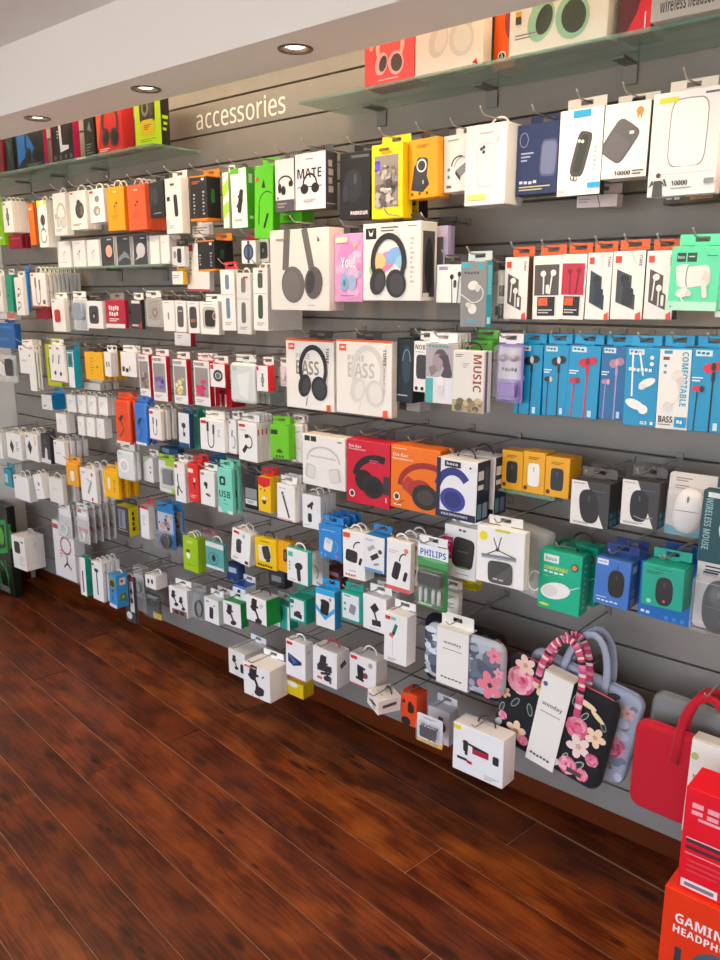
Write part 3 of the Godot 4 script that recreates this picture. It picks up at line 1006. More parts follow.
func goods_1() -> void:
	# headphone boxes on the right glass shelf
	P("headphone_box","coral pink box with pale headphones on glass shelf","headphone box",[-1.3951,1.9355,0.1774,0.1596,0.2,0.07],["ee5a5c","ee5a5c","ee5a5c"],"",1,0.071,[],[["hp",0.52,0.55,0.62,"e8b9b4","5d4a4c"],["t",0.37,0.3,0.32,0.13,"ffffff","You!"],["e",0.15,0.5,0.05,0.07,"f6a8a4"],["e",0.86,0.42,0.06,0.05,"f3928e"],["tl",0.3,0.92,0.4,1,0.03,"f6c8c4"]])
	P("headphone_box","cream box with large white headphones on glass shelf","headphone box",[-1.2118,1.9355,0.1837,0.1919,0.215,0.0384],["eee6da","eee6da","eee6da"],"",1,0.0394,[],[["hp",0.55,0.42,0.72,"d6cfc6","e4dfd6"],["r",0.9,0.2,0.918,0.266,"9a938a"],["r",0.9,0.287,0.924,0.353,"9a938a"],["r",0.9,0.375,0.918,0.441,"9a938a"],["r",0.9,0.462,0.924,0.528,"9a938a"],["p","d8353a",0.86,0.96,0.92,0.92,0.95,0.99]])
	P("headphone_box","orange headphone box with round black emblem on shelf","headphone box",[-1.099,1.9357,0.12,0.0565,0.2,0.07],["f0611e","f0611e","f0611e"],"",1,0.071,[],[["e",0.85,0.5,0.35,0.2,"8d2f3f"],["c",0.42,0.86,0.2,"f4efe8"],["c",0.42,0.86,0.14,"1d1b1b"],["l","f4efe8",0.05,0.36,0.9,0.42,0.82,0.48,0.9]])
	P("headphone_box","large white box with mint green headphones on shelf","headphone box",[-0.9297,1.9355,0.1872,0.2305,0.215,0.0559],["efeae0","efeae0","efeae0"],"",1,0.0569,[],[["hp",0.52,0.43,0.68,"9cc7a8","3a463f"],["c",0.06,0.3,0.03,"3a3632"],["tl",0.11,0.28,0.12,1,0.03,"5a544e"],["r",0.07,0.58,0.13,0.7,"3f3a20"],["r",0.07,0.58,0.13,0.63,"d79a2a"],["tl",0.07,0.8,0.22,2,0.03,"8a847c"]])
	P("headphone_box","black and red headphone box between two white boxes","headphone box",[-0.7642,1.9355,0.1711,0.0677,0.2,0.08],["5d2430","5d2430","5d2430"],"",1,0.081,[],[["p","d81f38",0.2,1,0.55,0.8,0.9,0.4,1,0,1,1],["r",0.8,0.8,0.84,0.95,"f3e8e6"]])
	P("headphone_box","pale grey wireless headset box at shelf end","headphone box",[-0.6224,1.9355,0.2241,0.1733,0.19,0.08],["c4c0bb","c4c0bb","c4c0bb"],"",1,0.081,[],[["t",0.08,0.66,0.2,0.1,"f2efec","HOCO"],["t",0.1,0.8,0.58,0.13,"4d4a49","wireless headset"],["hp",0.7,0.3,0.5,"5d6266","33373a"]])

func goods_2() -> void:
	# upper row of hanging boxes
	P("accessory_box","lime green box hanging at far corner of top row","accessory box",[-3.5895,1.6271,0.14,0.0903,0.1826,0.02],["8fd21c","8fd21c","8fd21c"],"ring:d9e8b0",2,0.021,[-0.7,0.9],[["e",0.5,0.4,0.25,0.15,"5f9a12"],["r",0.2,0.8,0.8,0.86,"e9f4cc"]])
	P("watch_box","white box with dark watch in top row","watch box",[-3.3788,1.6687,0.2,0.0819,0.122,0.018],["f2efec","f2efec","f2efec"],"ring",4,0.0186,[0.35,-0.9],[["wat",0.5,0.5,0.42,"3a3f48","78818c"],["r",0.07,0.05,0.31,0.12000000000000001,"9a9aa0"]])
	P("pouch_box","crimson box hanging below the white watch boxes","accessory box",[-3.4907,1.6122,0.12,0.1049,0.0537,0.02],["b01038","b01038","b01038"],"card:b01038",2,0.021,[-0.35,1.8],[["r",0.1,0.2,0.9,0.3,"d85a78"]])
	P("accessory_box","slim orange box between white boxes in top row","accessory box",[-3.2659,1.6159,0.16,0.0438,0.1613,0.02],["e8701c","e8701c","e8701c"],"ring:e8e4de",1,0.021,[1.05,-0.9],[["r",0.2,0.1,0.8,0.16,"f6c49a"]])
	P("microphone_box","white box with yellow corners and dark lamp","microphone box",[-3.1033,1.6004,0.2,0.074,0.1752,0.025],["f2efec","f2efec","f2efec"],"ring",2,0.0256,[-0.35,-1.8],[["r",0,0,0.4,0.12,"dbe02a"],["r",0.75,0,1,0.1,"dbe02a"],["e",0.55,0.42,0.25,0.12,"4a4440"],["a",0.55,0.75,0.3,0.15,0,330,0.08,"8d8680"],["l","4a4440",0.06,0.55,0.5,0.55,0.65]])
	P("headphone_box","white box with faint grey headphones in top row","headphone box",[-2.9707,1.6392,0.2,0.0917,0.1533,0.0289],["f2efec","f2efec","f2efec"],"ring",1,0.0299,[-0.35,-0.9],[["hp",0.6,0.5,0.8,"c5c0ba","dcd8d2"],["e",0.2,0.55,0.1,0.08,"c5c0ba"],["tl",0.15,0.85,0.5,2,0.035,"a8a4a2"]])
	P("camera_box","white box with round black camera in top row","camera box",[-2.8428,1.6546,0.2,0.1039,0.1361,0.03],["f2efec","f2efec","f2efec"],"ring",2,0.031,[0.35,1.8],[["e",0.6,0.5,0.27,0.22,"4a4443"],["e",0.55,0.3,0.12,0.07,"4a4443"],["rr",0.72,0.52,0.1,0.12,0,"6d6765"],["tl",0.15,0.85,0.5,2,0.03,"d07068"],["r",0.07,0.04,0.25,0.08,"d8222f"]])
	P("earbud_box","white box with two grey earbuds in top row","earbud box",[-2.718,1.6727,0.2,0.0954,0.1152,0.025],["f2efec","f2efec","f2efec"],"ring",3,0.026,[1.05,-0.9],[["e",0.55,0.3,0.16,0.1,"8d8782"],["e",0.5,0.65,0.24,0.15,"9a948f"],["e",0.55,0.67,0.12,0.08,"c9c4bf"],["r",0.07,0.05,0.31,0.12000000000000001,"d8222f"]])
	P("speaker_box","amber orange box with small dark emblem in top row","speaker box",[-2.5967,1.6396,0.2,0.106,0.1463,0.02],["f29a17","f29a17","f29a17"],"ring",2,0.021,[-0.7,-0.9],[["eb",0.5,0.44,0.22,"6a4212","6a4212"],["tl",0.3,0.65,0.4,3,0.03,"c87a10"],["r",0.4,0.1,0.6,0.13,"fbe0b0"]])
	P("speaker_box","coral orange box with small dark emblem in top row","speaker box",[-2.474,1.6356,0.2,0.1012,0.1471,0.02],["ef5f38","ef5f38","ef5f38"],"ring",4,0.0206,[1.05,0.9],[["eb",0.5,0.44,0.22,"6a2812","6a2812"],["tl",0.3,0.65,0.4,3,0.03,"c84a22"],["r",0.4,0.1,0.6,0.13,"fbd0c0"]])
	P("speaker_box","black box with faint print beside coral boxes","speaker box",[-2.3321,1.6688,0.22,0.0799,0.1094,0.03],["26292c","26292c","26292c"],"card:26292c",1,0.031,[1.05,-1.8],[["e",0.4,0.4,0.2,0.25,"3d4347"],["tl",0.3,0.88,0.5,1,0.04,"c8c8c8"],["l","56606a",0.03,0.2,0.1,0.15,0.7]])
	P("microphone_box","tall white box with black microphone in top row","microphone box",[-2.242,1.6133,0.22,0.0852,0.17,0.0316],["f2efec","f2efec","f2efec"],"card",1,0.0326,[0.0,-1.8],[["rr",0.66,0.5,0.12,0.2,-4,"2b2a2c"],["rr",0.2,0.37,0.1,0.04,0,"2b2a2c"],["r",0.35,0.1,0.6,0.14,"4a4644"],["tl",0.2,0.85,0.3,2,0.035,"a8a4a2"]])
	P("power_bank_box","black box with orange ends in top row","power bank box",[-2.1129,1.6461,0.22,0.0815,0.1321,0.0554],["22252a","22252a","f08a1c"],"card:f08a1c",1,0.0564,[-0.7,0.0],[["r",0,0,1,0.03,"f08a1c"],["r",0,0.95,1,1,"f08a1c"],["tl",0.12,0.12,0.5,2,0.04,"c96f1c"],["tl",0.2,0.4,0.1,6,0.08,"b9bcc0"],["tl",0.75,0.35,0.12,7,0.08,"b9bcc0"],["F"],["r",0.7,0.06,0.85,0.11,"f2efec"],["R"],["r",0,0,1,0.03,"f08a1c"],["r",0,0.94,1,1,"f08a1c"],["r",0.3,0.3,0.55,0.6,"2f7a4a"]])
	P("accessory_box","small white box with barcode below black orange box","accessory box",[-2.2118,1.6068,0.14,0.0855,0.0352,0.02],["f2efec","f2efec","f2efec"],"card:f2efec",1,0.021,[0.7,0.0],[["tl",0.1,0.2,0.8,3,0.22,"8d8985"]])
	P("headset_box","white box with lime stripes in top row","earphone box",[-2.0089,1.62,0.2,0.0258,0.1605,0.03],["eef2e2","eef2e2","eef2e2"],"card",1,0.031,[-0.35,0.9],[["p","9ad22c",0,0.25,1,0.1,1,0.3,0,0.5],["p","9ad22c",0,0.6,1,0.5,1,0.7,0,0.85]])
	P("earphone_box","white and green box with black wireless earpiece","earphone box",[-1.9504,1.6176,0.2,0.0682,0.1695,0.0359],["eef0ea","4fb52a","4fb52a"],"ring:222222",1,0.0369,[0.7,0.9],[["r",0,0,0.55,0.09,"56b82c"],["plug",0.55,0.55,0.55,"2b2a2c"],["rr",0.6,0.55,0.13,0.2,12,"2b2a2c"],["c",0.2,0.45,0.08,"b8dca0"],["c",0.2,0.55,0.08,"b8dca0"],["r",0.2,0.85,0.7,0.88,"b4b0aa"],["R"],["r",0.3,0.1,0.7,0.25,"e8f2de"],["r",0.3,0.8,0.7,0.85,"e8f2de"]])
	P("earphone_box","bright green box with black neckband earphones","earphone box",[-1.8134,1.5808,0.22,0.0765,0.1989,0.03],["5ccc1f","5ccc1f","5ccc1f"],"card:5ccc1f",1,0.031,[-3],[["a",0.7,0.55,0.45,0.2,180,300,0.04,"1f3a12"],["l","1f3a12",0.05,0.27,0.55,0.25,0.8],["l","1f3a12",0.1,0.55,0.85,0.75,0.65],["p","1f3a12",0.4,0.3,0.5,0.18,0.6,0.3],["r",0.08,0.16,0.22,0.22,"d84a2a"]])
	P("earphone_box","bright green box partly behind two grey white boxes","earphone box",[-1.8074,1.6288,0.13,0.1136,0.1392,0.05],["58c41f","58c41f","58c41f"],"card:58c41f",1,0.051,[-1.05,-1.8],[["r",0.3,0.85,0.7,0.95,"3f9a16"]])
	P("earphone_box","white box with black neckband and grey lower band","earphone box",[-1.7125,1.6485,0.24,0.0732,0.1366,0.04],["ece8ea","57545a","57545a"],"card:57545a",1,0.041,[0.35,0.9],[["r",0,0.78,1,1,"57545a"],["tl",0.1,0.84,0.5,2,0.06,"a89a92"],["a",0.55,0.45,0.35,0.12,180,350,0.06,"2b2a2c"],["e",0.25,0.55,0.09,0.1,"2b2a2c"],["e",0.45,0.6,0.12,0.09,"2b2a2c"],["e",0.85,0.48,0.12,0.06,"2b2a2c",-25],["r",0.1,0.72,0.2,0.76,"b8403a"]])
	P("headphone_box","white box lettered MATE with black headphones","headphone box",[-1.6128,1.6475,0.24,0.115,0.144,0.0473],["e6e3ea","454349","454349"],"card:57545a",1,0.0483,[-0.35,-0.9],[["t",0.08,0.27,0.8,0.17,"222126","MATE"],["a",0.5,0.55,0.22,0.18,170,370,0.05,"222126"],["e",0.32,0.63,0.13,0.09,"222126"],["e",0.68,0.62,0.13,0.09,"222126"],["l","222126",0.02,0.1,0.6,0.9,0.59],["tl",0.38,0.1,0.24,1,0.03,"6d6a72"],["tl",0.3,0.82,0.4,2,0.03,"a8a4a2"],["R"],["r",0.25,0.15,0.55,0.262,"a8a4ac"],["r",0.25,0.3,0.65,0.412,"a8a4ac"],["r",0.25,0.45,0.55,0.562,"a8a4ac"],["r",0.25,0.6,0.65,0.713,"a8a4ac"],["r",0.1,0.9,0.8,0.92,"a8a4ac"]])
	P("headphone_box","black headphone box with small white lettering in top row","headphone box",[-1.4698,1.6158,0.22,0.1049,0.1656,0.05],["1d1f24","1d1f24","1d1f24"],"card:1d1f24",1,0.051,[-1.05,0.0],[["t",0.38,0.88,0.56,0.055,"f2efec","PARKOUR"],["r",0.38,0.05,0.95,0.09,"5d6066"],["e",0.45,0.5,0.3,0.25,"2a2d33"],["e",0.52,0.4,0.05,0.08,"4a4a4c"],["e",0.2,0.62,0.09,0.12,"33373f"]])
	P("game_pad_box","yellow framed window box showing grey gadget parts","gadget box",[-1.3485,1.61,0.24,0.0986,0.1752,0.04],["f2d414","f2d414","f2d414"],"card:f2d414",1,0.041,[0.35,0.9],[["r",0.1,0.15,0.86,0.85,"8c8684"],["r",0.12,0.22,0.28,0.36,"3028c8"],["e",0.2,0.29,0.08,0.05,"5a50e8"],["blot",7,40,0.14,0.3,0.84,0.84,0.09,["6d6664","b3aca8","9a8f96","5d5759","c2bcb8"]],["c",0.62,0.55,0.12,"4a4546"],["r",0.55,0.6,0.68,0.63,"e8e4e2"],["r",0.3,0.06,0.62,0.1,"6d5a10"]])
	P("phone_cable_box","yellow box behind the window box in top row","accessory box",[-1.3388,1.6123,0.15,0.0432,0.0737,0.04],["efd016","2d2a22","2d2a22"],"card:2d2a22",1,0.041,[1.05,-1.8],[["r",0.2,0.2,0.8,0.55,"3a3834"],["r",0.3,0.3,0.7,0.45,"d8d4c8"],["r",0.2,0.7,0.7,0.74,"6d5a10"]])
	P("power_bank_box","amber box with black round wireless power bank","power bank box",[-1.2529,1.6529,0.22,0.0902,0.1362,0.0482],["f3a81a","f3a81a","f3a81a"],"card:2a2724",1,0.0492,[1.05,-1.8],[["p","33343a",0.2,0.45,0.45,0.32,0.72,0.78,0.5,0.9,0.1,0.85],["rr",0.45,0.55,0.2,0.24,8,"3d3f46"],["c",0.46,0.45,0.17,"f4f2ee"],["c",0.46,0.45,0.13,"3d3f46"],["r",0.5,0.7,0.53,0.76,"f4f2ee"],["c",0.15,0.92,0.04,"5d4210"],["c",0.4,0.92,0.04,"5d4210"],["c",0.65,0.92,0.04,"5d4210"],["tl",0.3,0.1,0.4,2,0.03,"b87a10"]])
	P("hub_box","white box with grey metal hub and lead in top row","hub box",[-1.1686,1.6631,0.2,0.0759,0.1277,0.05],["f2efec","f2efec","f2efec"],"card",1,0.051,[1.05,1.8],[["p","8d9094",0.45,0.62,0.8,0.5,0.95,0.6,0.62,0.75],["p","3a3c40",0.45,0.62,0.62,0.75,0.62,0.82,0.42,0.68],["a",0.6,0.55,0.3,0.17,180,290,0.05,"4a4c50"],["a",0.68,0.6,0.28,0.2,190,290,0.03,"8d9094"],["c",0.2,0.6,0.05,"4fa08a"],["c",0.2,0.73,0.05,"4fa08a"],["tl",0.15,0.08,0.4,1,0.05,"5fb0a0"],["r",0.12,0.88,0.3,0.93,"6d6a68"]])
	P("phone_case_box","large white box with pale phone outline in top row","phone case box",[-1.0617,1.6226,0.24,0.1081,0.1728,0.0795],["f0eff0","f0eff0","f0eff0"],"ring",1,0.0805,[-0.35,-0.9],[["rr",0.52,0.5,0.22,0.28,-2,"d3d5de"],["rr",0.52,0.5,0.2,0.26,-2,"e6e8ee"],["c",0.4,0.3,0.035,"3d4058"],["c",0.46,0.28,0.035,"3d4058"],["c",0.46,0.34,0.035,"3d4058"],["r",0.08,0.86,0.55,0.93,"eee87a"],["c",0.8,0.2,0.05,"d0d0d2"],["tl",0.35,0.1,0.35,1,0.03,"c4c4c6"]])
	P("power_bank_box","navy box with grey power bank in top row","power bank box",[-0.9556,1.6417,0.2,0.1018,0.1486,0.05],["24335f","24335f","24335f"],"card:24335f",1,0.051,[0.0,0.9],[["rr",0.78,0.5,0.2,0.26,3,"4d5880"],["rr",0.78,0.5,0.17,0.23,3,"6d779c"],["a",0.18,0.22,0.1,0.1,0,360,0.015,"8d9ac4"],["tl",0.12,0.4,0.3,3,0.05,"aab4d8"],["r",0.1,0.8,0.181,0.84,"c8cfe8"],["r",0.213,0.805,0.293,0.845,"c8cfe8"],["r",0.325,0.81,0.406,0.85,"c8cfe8"],["r",0.438,0.8,0.518,0.84,"c8cfe8"],["tl",0.1,0.88,0.75,2,0.04,"c8c29a"]])
	P("power_bank_box","white box with slim black power bank and blue tag","power bank box",[-0.853,1.6321,0.2,0.101,0.1739,0.022],["f2efec","2a2b2e","2a2b2e"],"card:cfccc8",1,0.023,[0.0,-1.8],[["rr",0.53,0.52,0.17,0.26,14,"4a4b4a"],["rr",0.53,0.52,0.09,0.22,14,"3a3b3a"],["c",0.48,0.37,0.035,"e8e6e2"],["c",0.56,0.38,0.035,"e8e6e2"],["a",0.36,0.79,0.04,0.03,0,330,0.02,"2b2a2c"],["a",0.43,0.8,0.04,0.03,0,330,0.02,"2b2a2c"],["r",0.32,0.02,0.72,0.1,"25a4dc"],["r",0.72,0.86,1,0.92,"25a4dc"],["tl",0.05,0.93,0.2,2,0.02,"a8a4a2"],["tl",0.84,0.45,0.05,6,0.05,"b0aca8"]])
	P("power_bank_box","white box with grey power bank and orange rosette","power bank box",[-0.753,1.6589,0.2,0.0967,0.1452,0.0524],["f2efec","18333c","f2efec"],"card:cfccc8",1,0.0534,[-0.35,0.0],[["rr",0.38,0.5,0.3,0.27,35,"5a5a60"],["rr",0.3,0.58,0.24,0.16,35,"63636a"],["r",0.58,0.38,0.68,0.42,"e8e6e2"],["c",0.78,0.13,0.08,"e08a2a"],["p","e08a2a",0.72,0.16,0.78,0.16,0.74,0.24],["p","e08a2a",0.78,0.16,0.84,0.16,0.82,0.24],["t",0.3,0.9,0.36,0.06,"33312f","10000"],["tl",0.7,0.9,0.25,2,0.04,"5a5856"],["R"],["r",0.2,0.2,0.5,0.275,"c8d4d8"],["r",0.2,0.3,0.6,0.375,"c8d4d8"],["r",0.2,0.4,0.5,0.475,"c8d4d8"],["r",0.2,0.5,0.6,0.575,"c8d4d8"]])
	P("power_bank_box","large white box with pale phone outline marked 10000","power bank box",[-0.6227,1.6129,0.23,0.131,0.1906,0.03],["e4e6ea","e4e6ea","e4e6ea"],"card:cfccc8",1,0.031,[],[["rr",0.55,0.4,0.28,0.33,1,"8d9196"],["rr",0.55,0.4,0.265,0.318,1,"eceef1"],["p","e4e6ea",0.2,0.72,0.95,0.72,0.95,0.78,0.2,0.78],["r",0.1,0.05,0.38,0.1,"d9d23a"],["r",0.76,0.04,0.95,0.06,"5d6066"],["t",0.36,0.85,0.24,0.05,"33363a","10000"],["tl",0.36,0.92,0.3,1,0.02,"7d8186"],["e",0.16,0.79,0.035,0.025,"4a4542"],["p","4a4b50",0.1,0.84,0.22,0.84,0.24,1,0.08,1],["l","4a4b50",0.03,0.1,0.86,0.03,0.9,0.08,0.84],["l","4a4b50",0.03,0.22,0.86,0.29,0.9,0.25,0.83],["r",0.84,0.85,0.98,0.9,"8d9196"]])
	P("power_bank_box","white box with red base at end of top row","power bank box",[-0.5334,1.6225,0.2,0.0969,0.1865,0.04],["f2efec","f2efec","f2efec"],"card",1,0.041,[0.7,-1.8],[["r",0,0.85,1,1,"cf2436"]])
	P("accessory_box","small pale pink box tucked behind white power banks","accessory box",[-0.8553,1.615,0.1,0.0972,0.0279,0.03],["e4d4d2","e4d4d2","e4d4d2"],"card:e4d4d2",1,0.031,[-1.05,0.0],[["l","4a4644",0.02,0.5,0,0.6,1],["tl",0.05,0.3,0.3,2,0.2,"a8a4a2"]])
	P("accessory_box","olive and copper box tucked behind 10000 box","accessory box",[-0.6426,1.6092,0.12,0.1082,0.0293,0.05],["4a4a34","4a4a34","4a4a34"],"card:4a4a34",1,0.051,[1.05,0.9],[["r",0.5,0,0.92,0.8,"b07a62"],["r",0.05,0.35,0.158,0.67,"e8e6d8"],["r",0.2,0.39,0.308,0.71,"e8e6d8"]])

func goods_3() -> void:
	# second row: small cartons on a narrow shelf and their neighbours
	P("earbud_box","white carton at the outer end of narrow shelf","earbud box",[-3.0169,1.523,0.17,0.0964,0.0984,0.05],["eae9ea","eae9ea","eae9ea"],"",1,0.051,[],[["eb",0.5,0.5,0.2,"b0b0b4","b0b0b4"],["tl",0.2,0.8,0.5,1,0.035,"a8a4a2"]])
	P("earbud_box","white carton with two tiny blue buds on narrow shelf","earbud box",[-2.9082,1.523,0.17,0.0851,0.097,0.05],["eae9ea","eae9ea","eae9ea"],"",1,0.051,[],[["eb",0.5,0.5,0.25,"5a688c","8d98b4"],["r",0.3,0.1,0.6,0.13,"c8c4c4"]])
	P("earbud_box","white carton with two tiny grey buds on narrow shelf","earbud box",[-2.8108,1.523,0.17,0.0789,0.0957,0.05],["eae9ea","eae9ea","eae9ea"],"",1,0.051,[],[["eb",0.5,0.5,0.25,"9a9aa0","b8b8bc"]])
	P("earbud_box","black carton with pink round lamp on narrow shelf","earbud box",[-2.7128,1.523,0.17,0.0887,0.1001,0.05],["3b4048","e8e6e6","e8e6e6"],"",1,0.051,[],[["e",0.55,0.5,0.3,0.3,"1f2a3a"],["e",0.6,0.48,0.24,0.22,"e0a894"],["r",0.5,0.06,0.8,0.1,"c8c8cc"],["r",0,0,0.03,1,"e8e8ea"],["r",0.97,0,1,1,"e8e8ea"]])
	P("earbud_box","dark carton with grey waves on narrow shelf","earbud box",[-2.61,1.523,0.17,0.0874,0.0983,0.05],["3b4048","e8e6e6","e8e6e6"],"",1,0.051,[],[["p","7d8894",0.05,0.75,0.35,0.6,0.55,0.5,0.8,0.65,0.95,0.8,0.6,0.72,0.4,0.75,0.1,0.88],["r",0.5,0.06,0.8,0.1,"c8c8cc"],["r",0,0,0.03,1,"e8e8ea"],["r",0.97,0,1,1,"e8e8ea"]])
	P("earbud_box","dark carton with white round lamp on narrow shelf","earbud box",[-2.5074,1.523,0.17,0.0884,0.0968,0.05],["3b4048","e8e6e6","e8e6e6"],"",1,0.051,[],[["e",0.5,0.5,0.3,0.26,"c4c6cc"],["p","c4c6cc",0.1,0.85,0.4,0.6,0.6,0.7],["r",0.5,0.06,0.8,0.1,"c8c8cc"],["r",0,0,0.03,1,"e8e8ea"],["r",0.97,0,1,1,"e8e8ea"]])
	P("earbud_box","plain white carton beside dark cartons on shelf","earbud box",[-2.4265,1.523,0.17,0.0514,0.0947,0.05],["eae9ea","eae9ea","eae9ea"],"",1,0.051,[],[["tl",0.2,0.2,0.4,1,0.035,"a8a4a2"]])
	P("earbud_box","plain white carton at inner end of narrow shelf","earbud box",[-2.3673,1.523,0.17,0.0476,0.0939,0.05],["eae9ea","eae9ea","eae9ea"],"",1,0.051,[],[["tl",0.2,0.25,0.3,1,0.035,"a8a4a2"]])
	P("remote_box","clear fronted box with black remote below tall white box","remote box",[-2.2567,1.5109,0.2,0.0667,0.0633,0.02],["d8dade","d8dade","d8dade"],"card:33312f",1,0.021,[-0.7,-0.9],[["rr",0.6,0.45,0.17,0.36,0,"33353c"],["e",0.25,0.4,0.12,0.2,"8d9098"]])
	P("cable_box","small white and yellow box under the remote box","cable box",[-2.2661,1.454,0.2,0.0556,0.0422,0.0203],["eceae6","e8b41c","e8b41c"],"card:e8b41c",1,0.0213,[-0.7,0.9],[["tl",0.1,0.3,0.6,2,0.15,"a8a4a2"]])
	P("accessory_box","white box with red logo behind small black orange box","accessory box",[-2.2076,1.4332,0.16,0.1142,0.1513,0.02],["f2efec","f2efec","f2efec"],"ring",1,0.021,[-0.7,1.8],[["r",0.05,0.02,0.3,0.16,"b8323a"],["r",0,0.96,1,1,"c8404a"],["tl",0.15,0.3,0.1,5,0.08,"a8a4a2"]])
	P("power_bank_box","small black box with orange edges in second row","power bank box",[-2.0892,1.4935,0.22,0.0822,0.0927,0.0768],["22252a","22252a","f08a1c"],"card:f08a1c",1,0.0778,[0.35,0.0],[["r",0,0,1,0.04,"f08a1c"],["r",0,0.94,1,1,"f08a1c"],["tl",0.1,0.45,0.1,4,0.1,"b9bcc0"],["tl",0.75,0.4,0.1,5,0.1,"b9bcc0"],["r",0.72,0.08,0.86,0.16,"f2efec"],["R"],["r",0,0.93,1,1,"f08a1c"],["r",0.3,0.3,0.5,0.6,"33553a"]])
	P("watch_box","white box with blue round watch beside big headphones","watch box",[-1.9344,1.5139,0.18,0.0627,0.0677,0.02],["f2efec","f2efec","f2efec"],"card:d02a34",1,0.021,[-1.05,0.9],[["e",0.5,0.5,0.36,0.36,"3a4258"],["e",0.5,0.5,0.27,0.27,"5a6a94"],["l","3a4258",0.16,0.5,0.02,0.5,0.98]])
	P("camera_box","pale box with black action camera beside big headphones","camera box",[-1.8924,1.518,0.16,0.0506,0.0685,0.02],["c8c6c2","c8c6c2","c8c6c2"],"ring",1,0.021,[1.05,-0.9],[["rr",0.5,0.5,0.4,0.36,0,"3a3a3c"],["c",0.5,0.5,0.26,"1d1d20"],["c",0.5,0.5,0.12,"6d6f74"]])
	P("strap_box","white window box with blue watch strap","watch strap box",[-1.9937,1.3128,0.22,0.0654,0.1834,0.02],["f2efec","f2efec","f2efec"],"card:d02a34",1,0.021,[1.05,-0.9],[["rr",0.5,0.2,0.14,0.12,0,"7488a4"],["rr",0.5,0.63,0.14,0.17,0,"7488a4"],["r",0.05,0.4,0.95,0.41,"c4c0bc"],["tl",0.25,0.86,0.5,2,0.03,"a8a4a2"]])
	P("strap_box","white window box with grey watch strap","watch strap box",[-1.9119,1.305,0.225,0.0639,0.181,0.02],["e2e0dc","e2e0dc","e2e0dc"],"ring",1,0.021,[-1.05,-0.9],[["rr",0.5,0.2,0.16,0.12,0,"7a7a78"],["rr",0.5,0.65,0.16,0.17,0,"6d6d6a"],["r",0.05,0.42,0.95,0.43,"b8b4b0"],["r",0.5,0.06,0.85,0.09,"b8403a"],["tl",0.25,0.88,0.5,2,0.03,"a8a4a2"]])
	P("strap_box","white window box with dark green watch strap","watch strap box",[-1.8369,1.3176,0.225,0.0646,0.1815,0.02],["f2efec","f2efec","f2efec"],"ring",7,0.0206,[-0.7,-0.9],[["rr",0.5,0.2,0.17,0.12,0,"4a5a48"],["rr",0.5,0.62,0.17,0.19,0,"46563f"],["r",0.05,0.4,0.95,0.41,"c4c0bc"],["r",0.4,0.04,0.7,0.07,"b8403a"],["tl",0.25,0.87,0.5,2,0.03,"a8a4a2"]])
	P("headphone_box","big white box with large grey headphones in second row","headphone box",[-1.6212,1.3809,0.28,0.2242,0.2141,0.06],["e9e4de","e9e4de","e9e4de"],"card:33312f",1,0.061,[],[["l","6d6866",0.11,0.31,-0.0,0.27,0.5],["l","6d6866",0.1,0.6,-0.0,0.72,0.5],["e",0.4,0.68,0.2,0.23,"6d6866",-12],["e",0.38,0.69,0.15,0.19,"78726f",-12],["e",0.75,0.66,0.15,0.2,"625d5c",8],["e",0.7,0.65,0.07,0.14,"3d3a3a",8],["r",0.12,0.11,0.28,0.13,"8d8885"],["p","5a5654",0.83,0.09,0.86,0.16,0.82,0.16],["tl",0.65,0.93,0.12,1,0.02,"a8a4a2"]])
	P("headphone_box","pastel pink headphone box between two white headphone boxes","headphone box",[-1.4589,1.4047,0.26,0.0979,0.1725,0.06],["e9a3d4","e9a3d4","e9a3d4"],"card:33312f",1,0.061,[0.0,0.0],[["blot",3,14,0.05,0.1,0.95,0.95,0.25,["f0b8de","e290cc","b8c4e8","f3c8e6"]],["r",0.06,0.05,0.5,0.13,"f4ecc8"],["t",0.25,0.34,0.5,0.16,"ffffff","You!"],["e",0.38,0.72,0.14,0.12,"8db4d8"],["e",0.66,0.72,0.14,0.12,"a4b8dc"],["e",0.38,0.72,0.05,0.05,"4a9a9a"],["c",0.75,0.18,0.05,"f0c84a"],["tl",0.25,0.9,0.5,1,0.04,"c86ab0"]])
	P("headphone_box","white box with black headphones over rainbow splash","headphone box",[-1.3084,1.4087,0.27,0.1829,0.1873,0.0665],["f0eeea","f0eeea","f0eeea"],"card:33312f",1,0.0675,[],[["r",0.05,0.06,0.24,0.2,"26252a"],["p","f2efec",0.1,0.08,0.13,0.12,0.16,0.12,0.19,0.08,0.17,0.16,0.12,0.16],["tl",0.32,0.05,0.3,2,0.04,"6d6a68"],["tl",0.78,0.05,0.15,1,0.02,"6d6a68"],["e",0.4,0.5,0.2,0.12,"f08ab8",-30],["e",0.55,0.42,0.16,0.1,"8ab4ec",-20],["e",0.25,0.62,0.14,0.1,"a4d88a",30],["e",0.68,0.5,0.1,0.08,"9ad4e4",0],["e",0.3,0.48,0.12,0.1,"f4c88a",20],["hp",0.46,0.5,0.68,"2f2e31","454448"],["tl",0.84,0.2,0.06,10,0.06,"c4c0bc"],["R"],["r",0.12,0.12,0.85,0.95,"57555c"],["e",0.5,0.55,0.25,0.35,"2d2c30"],["r",0.15,0.9,0.5,0.96,"e8e6ea"]])
	P("headphone_box","lilac window box behind the rainbow splash headphones","headphone box",[-1.2632,1.4154,0.18,0.1256,0.1735,0.03],["cbbfe0","cbbfe0","cbbfe0"],"card:33312f",1,0.031,[0.0,-1.8],[["r",0.1,0.15,0.9,0.9,"6d6a74"],["tl",0.2,0.06,0.5,1,0.04,"f2eef8"]])
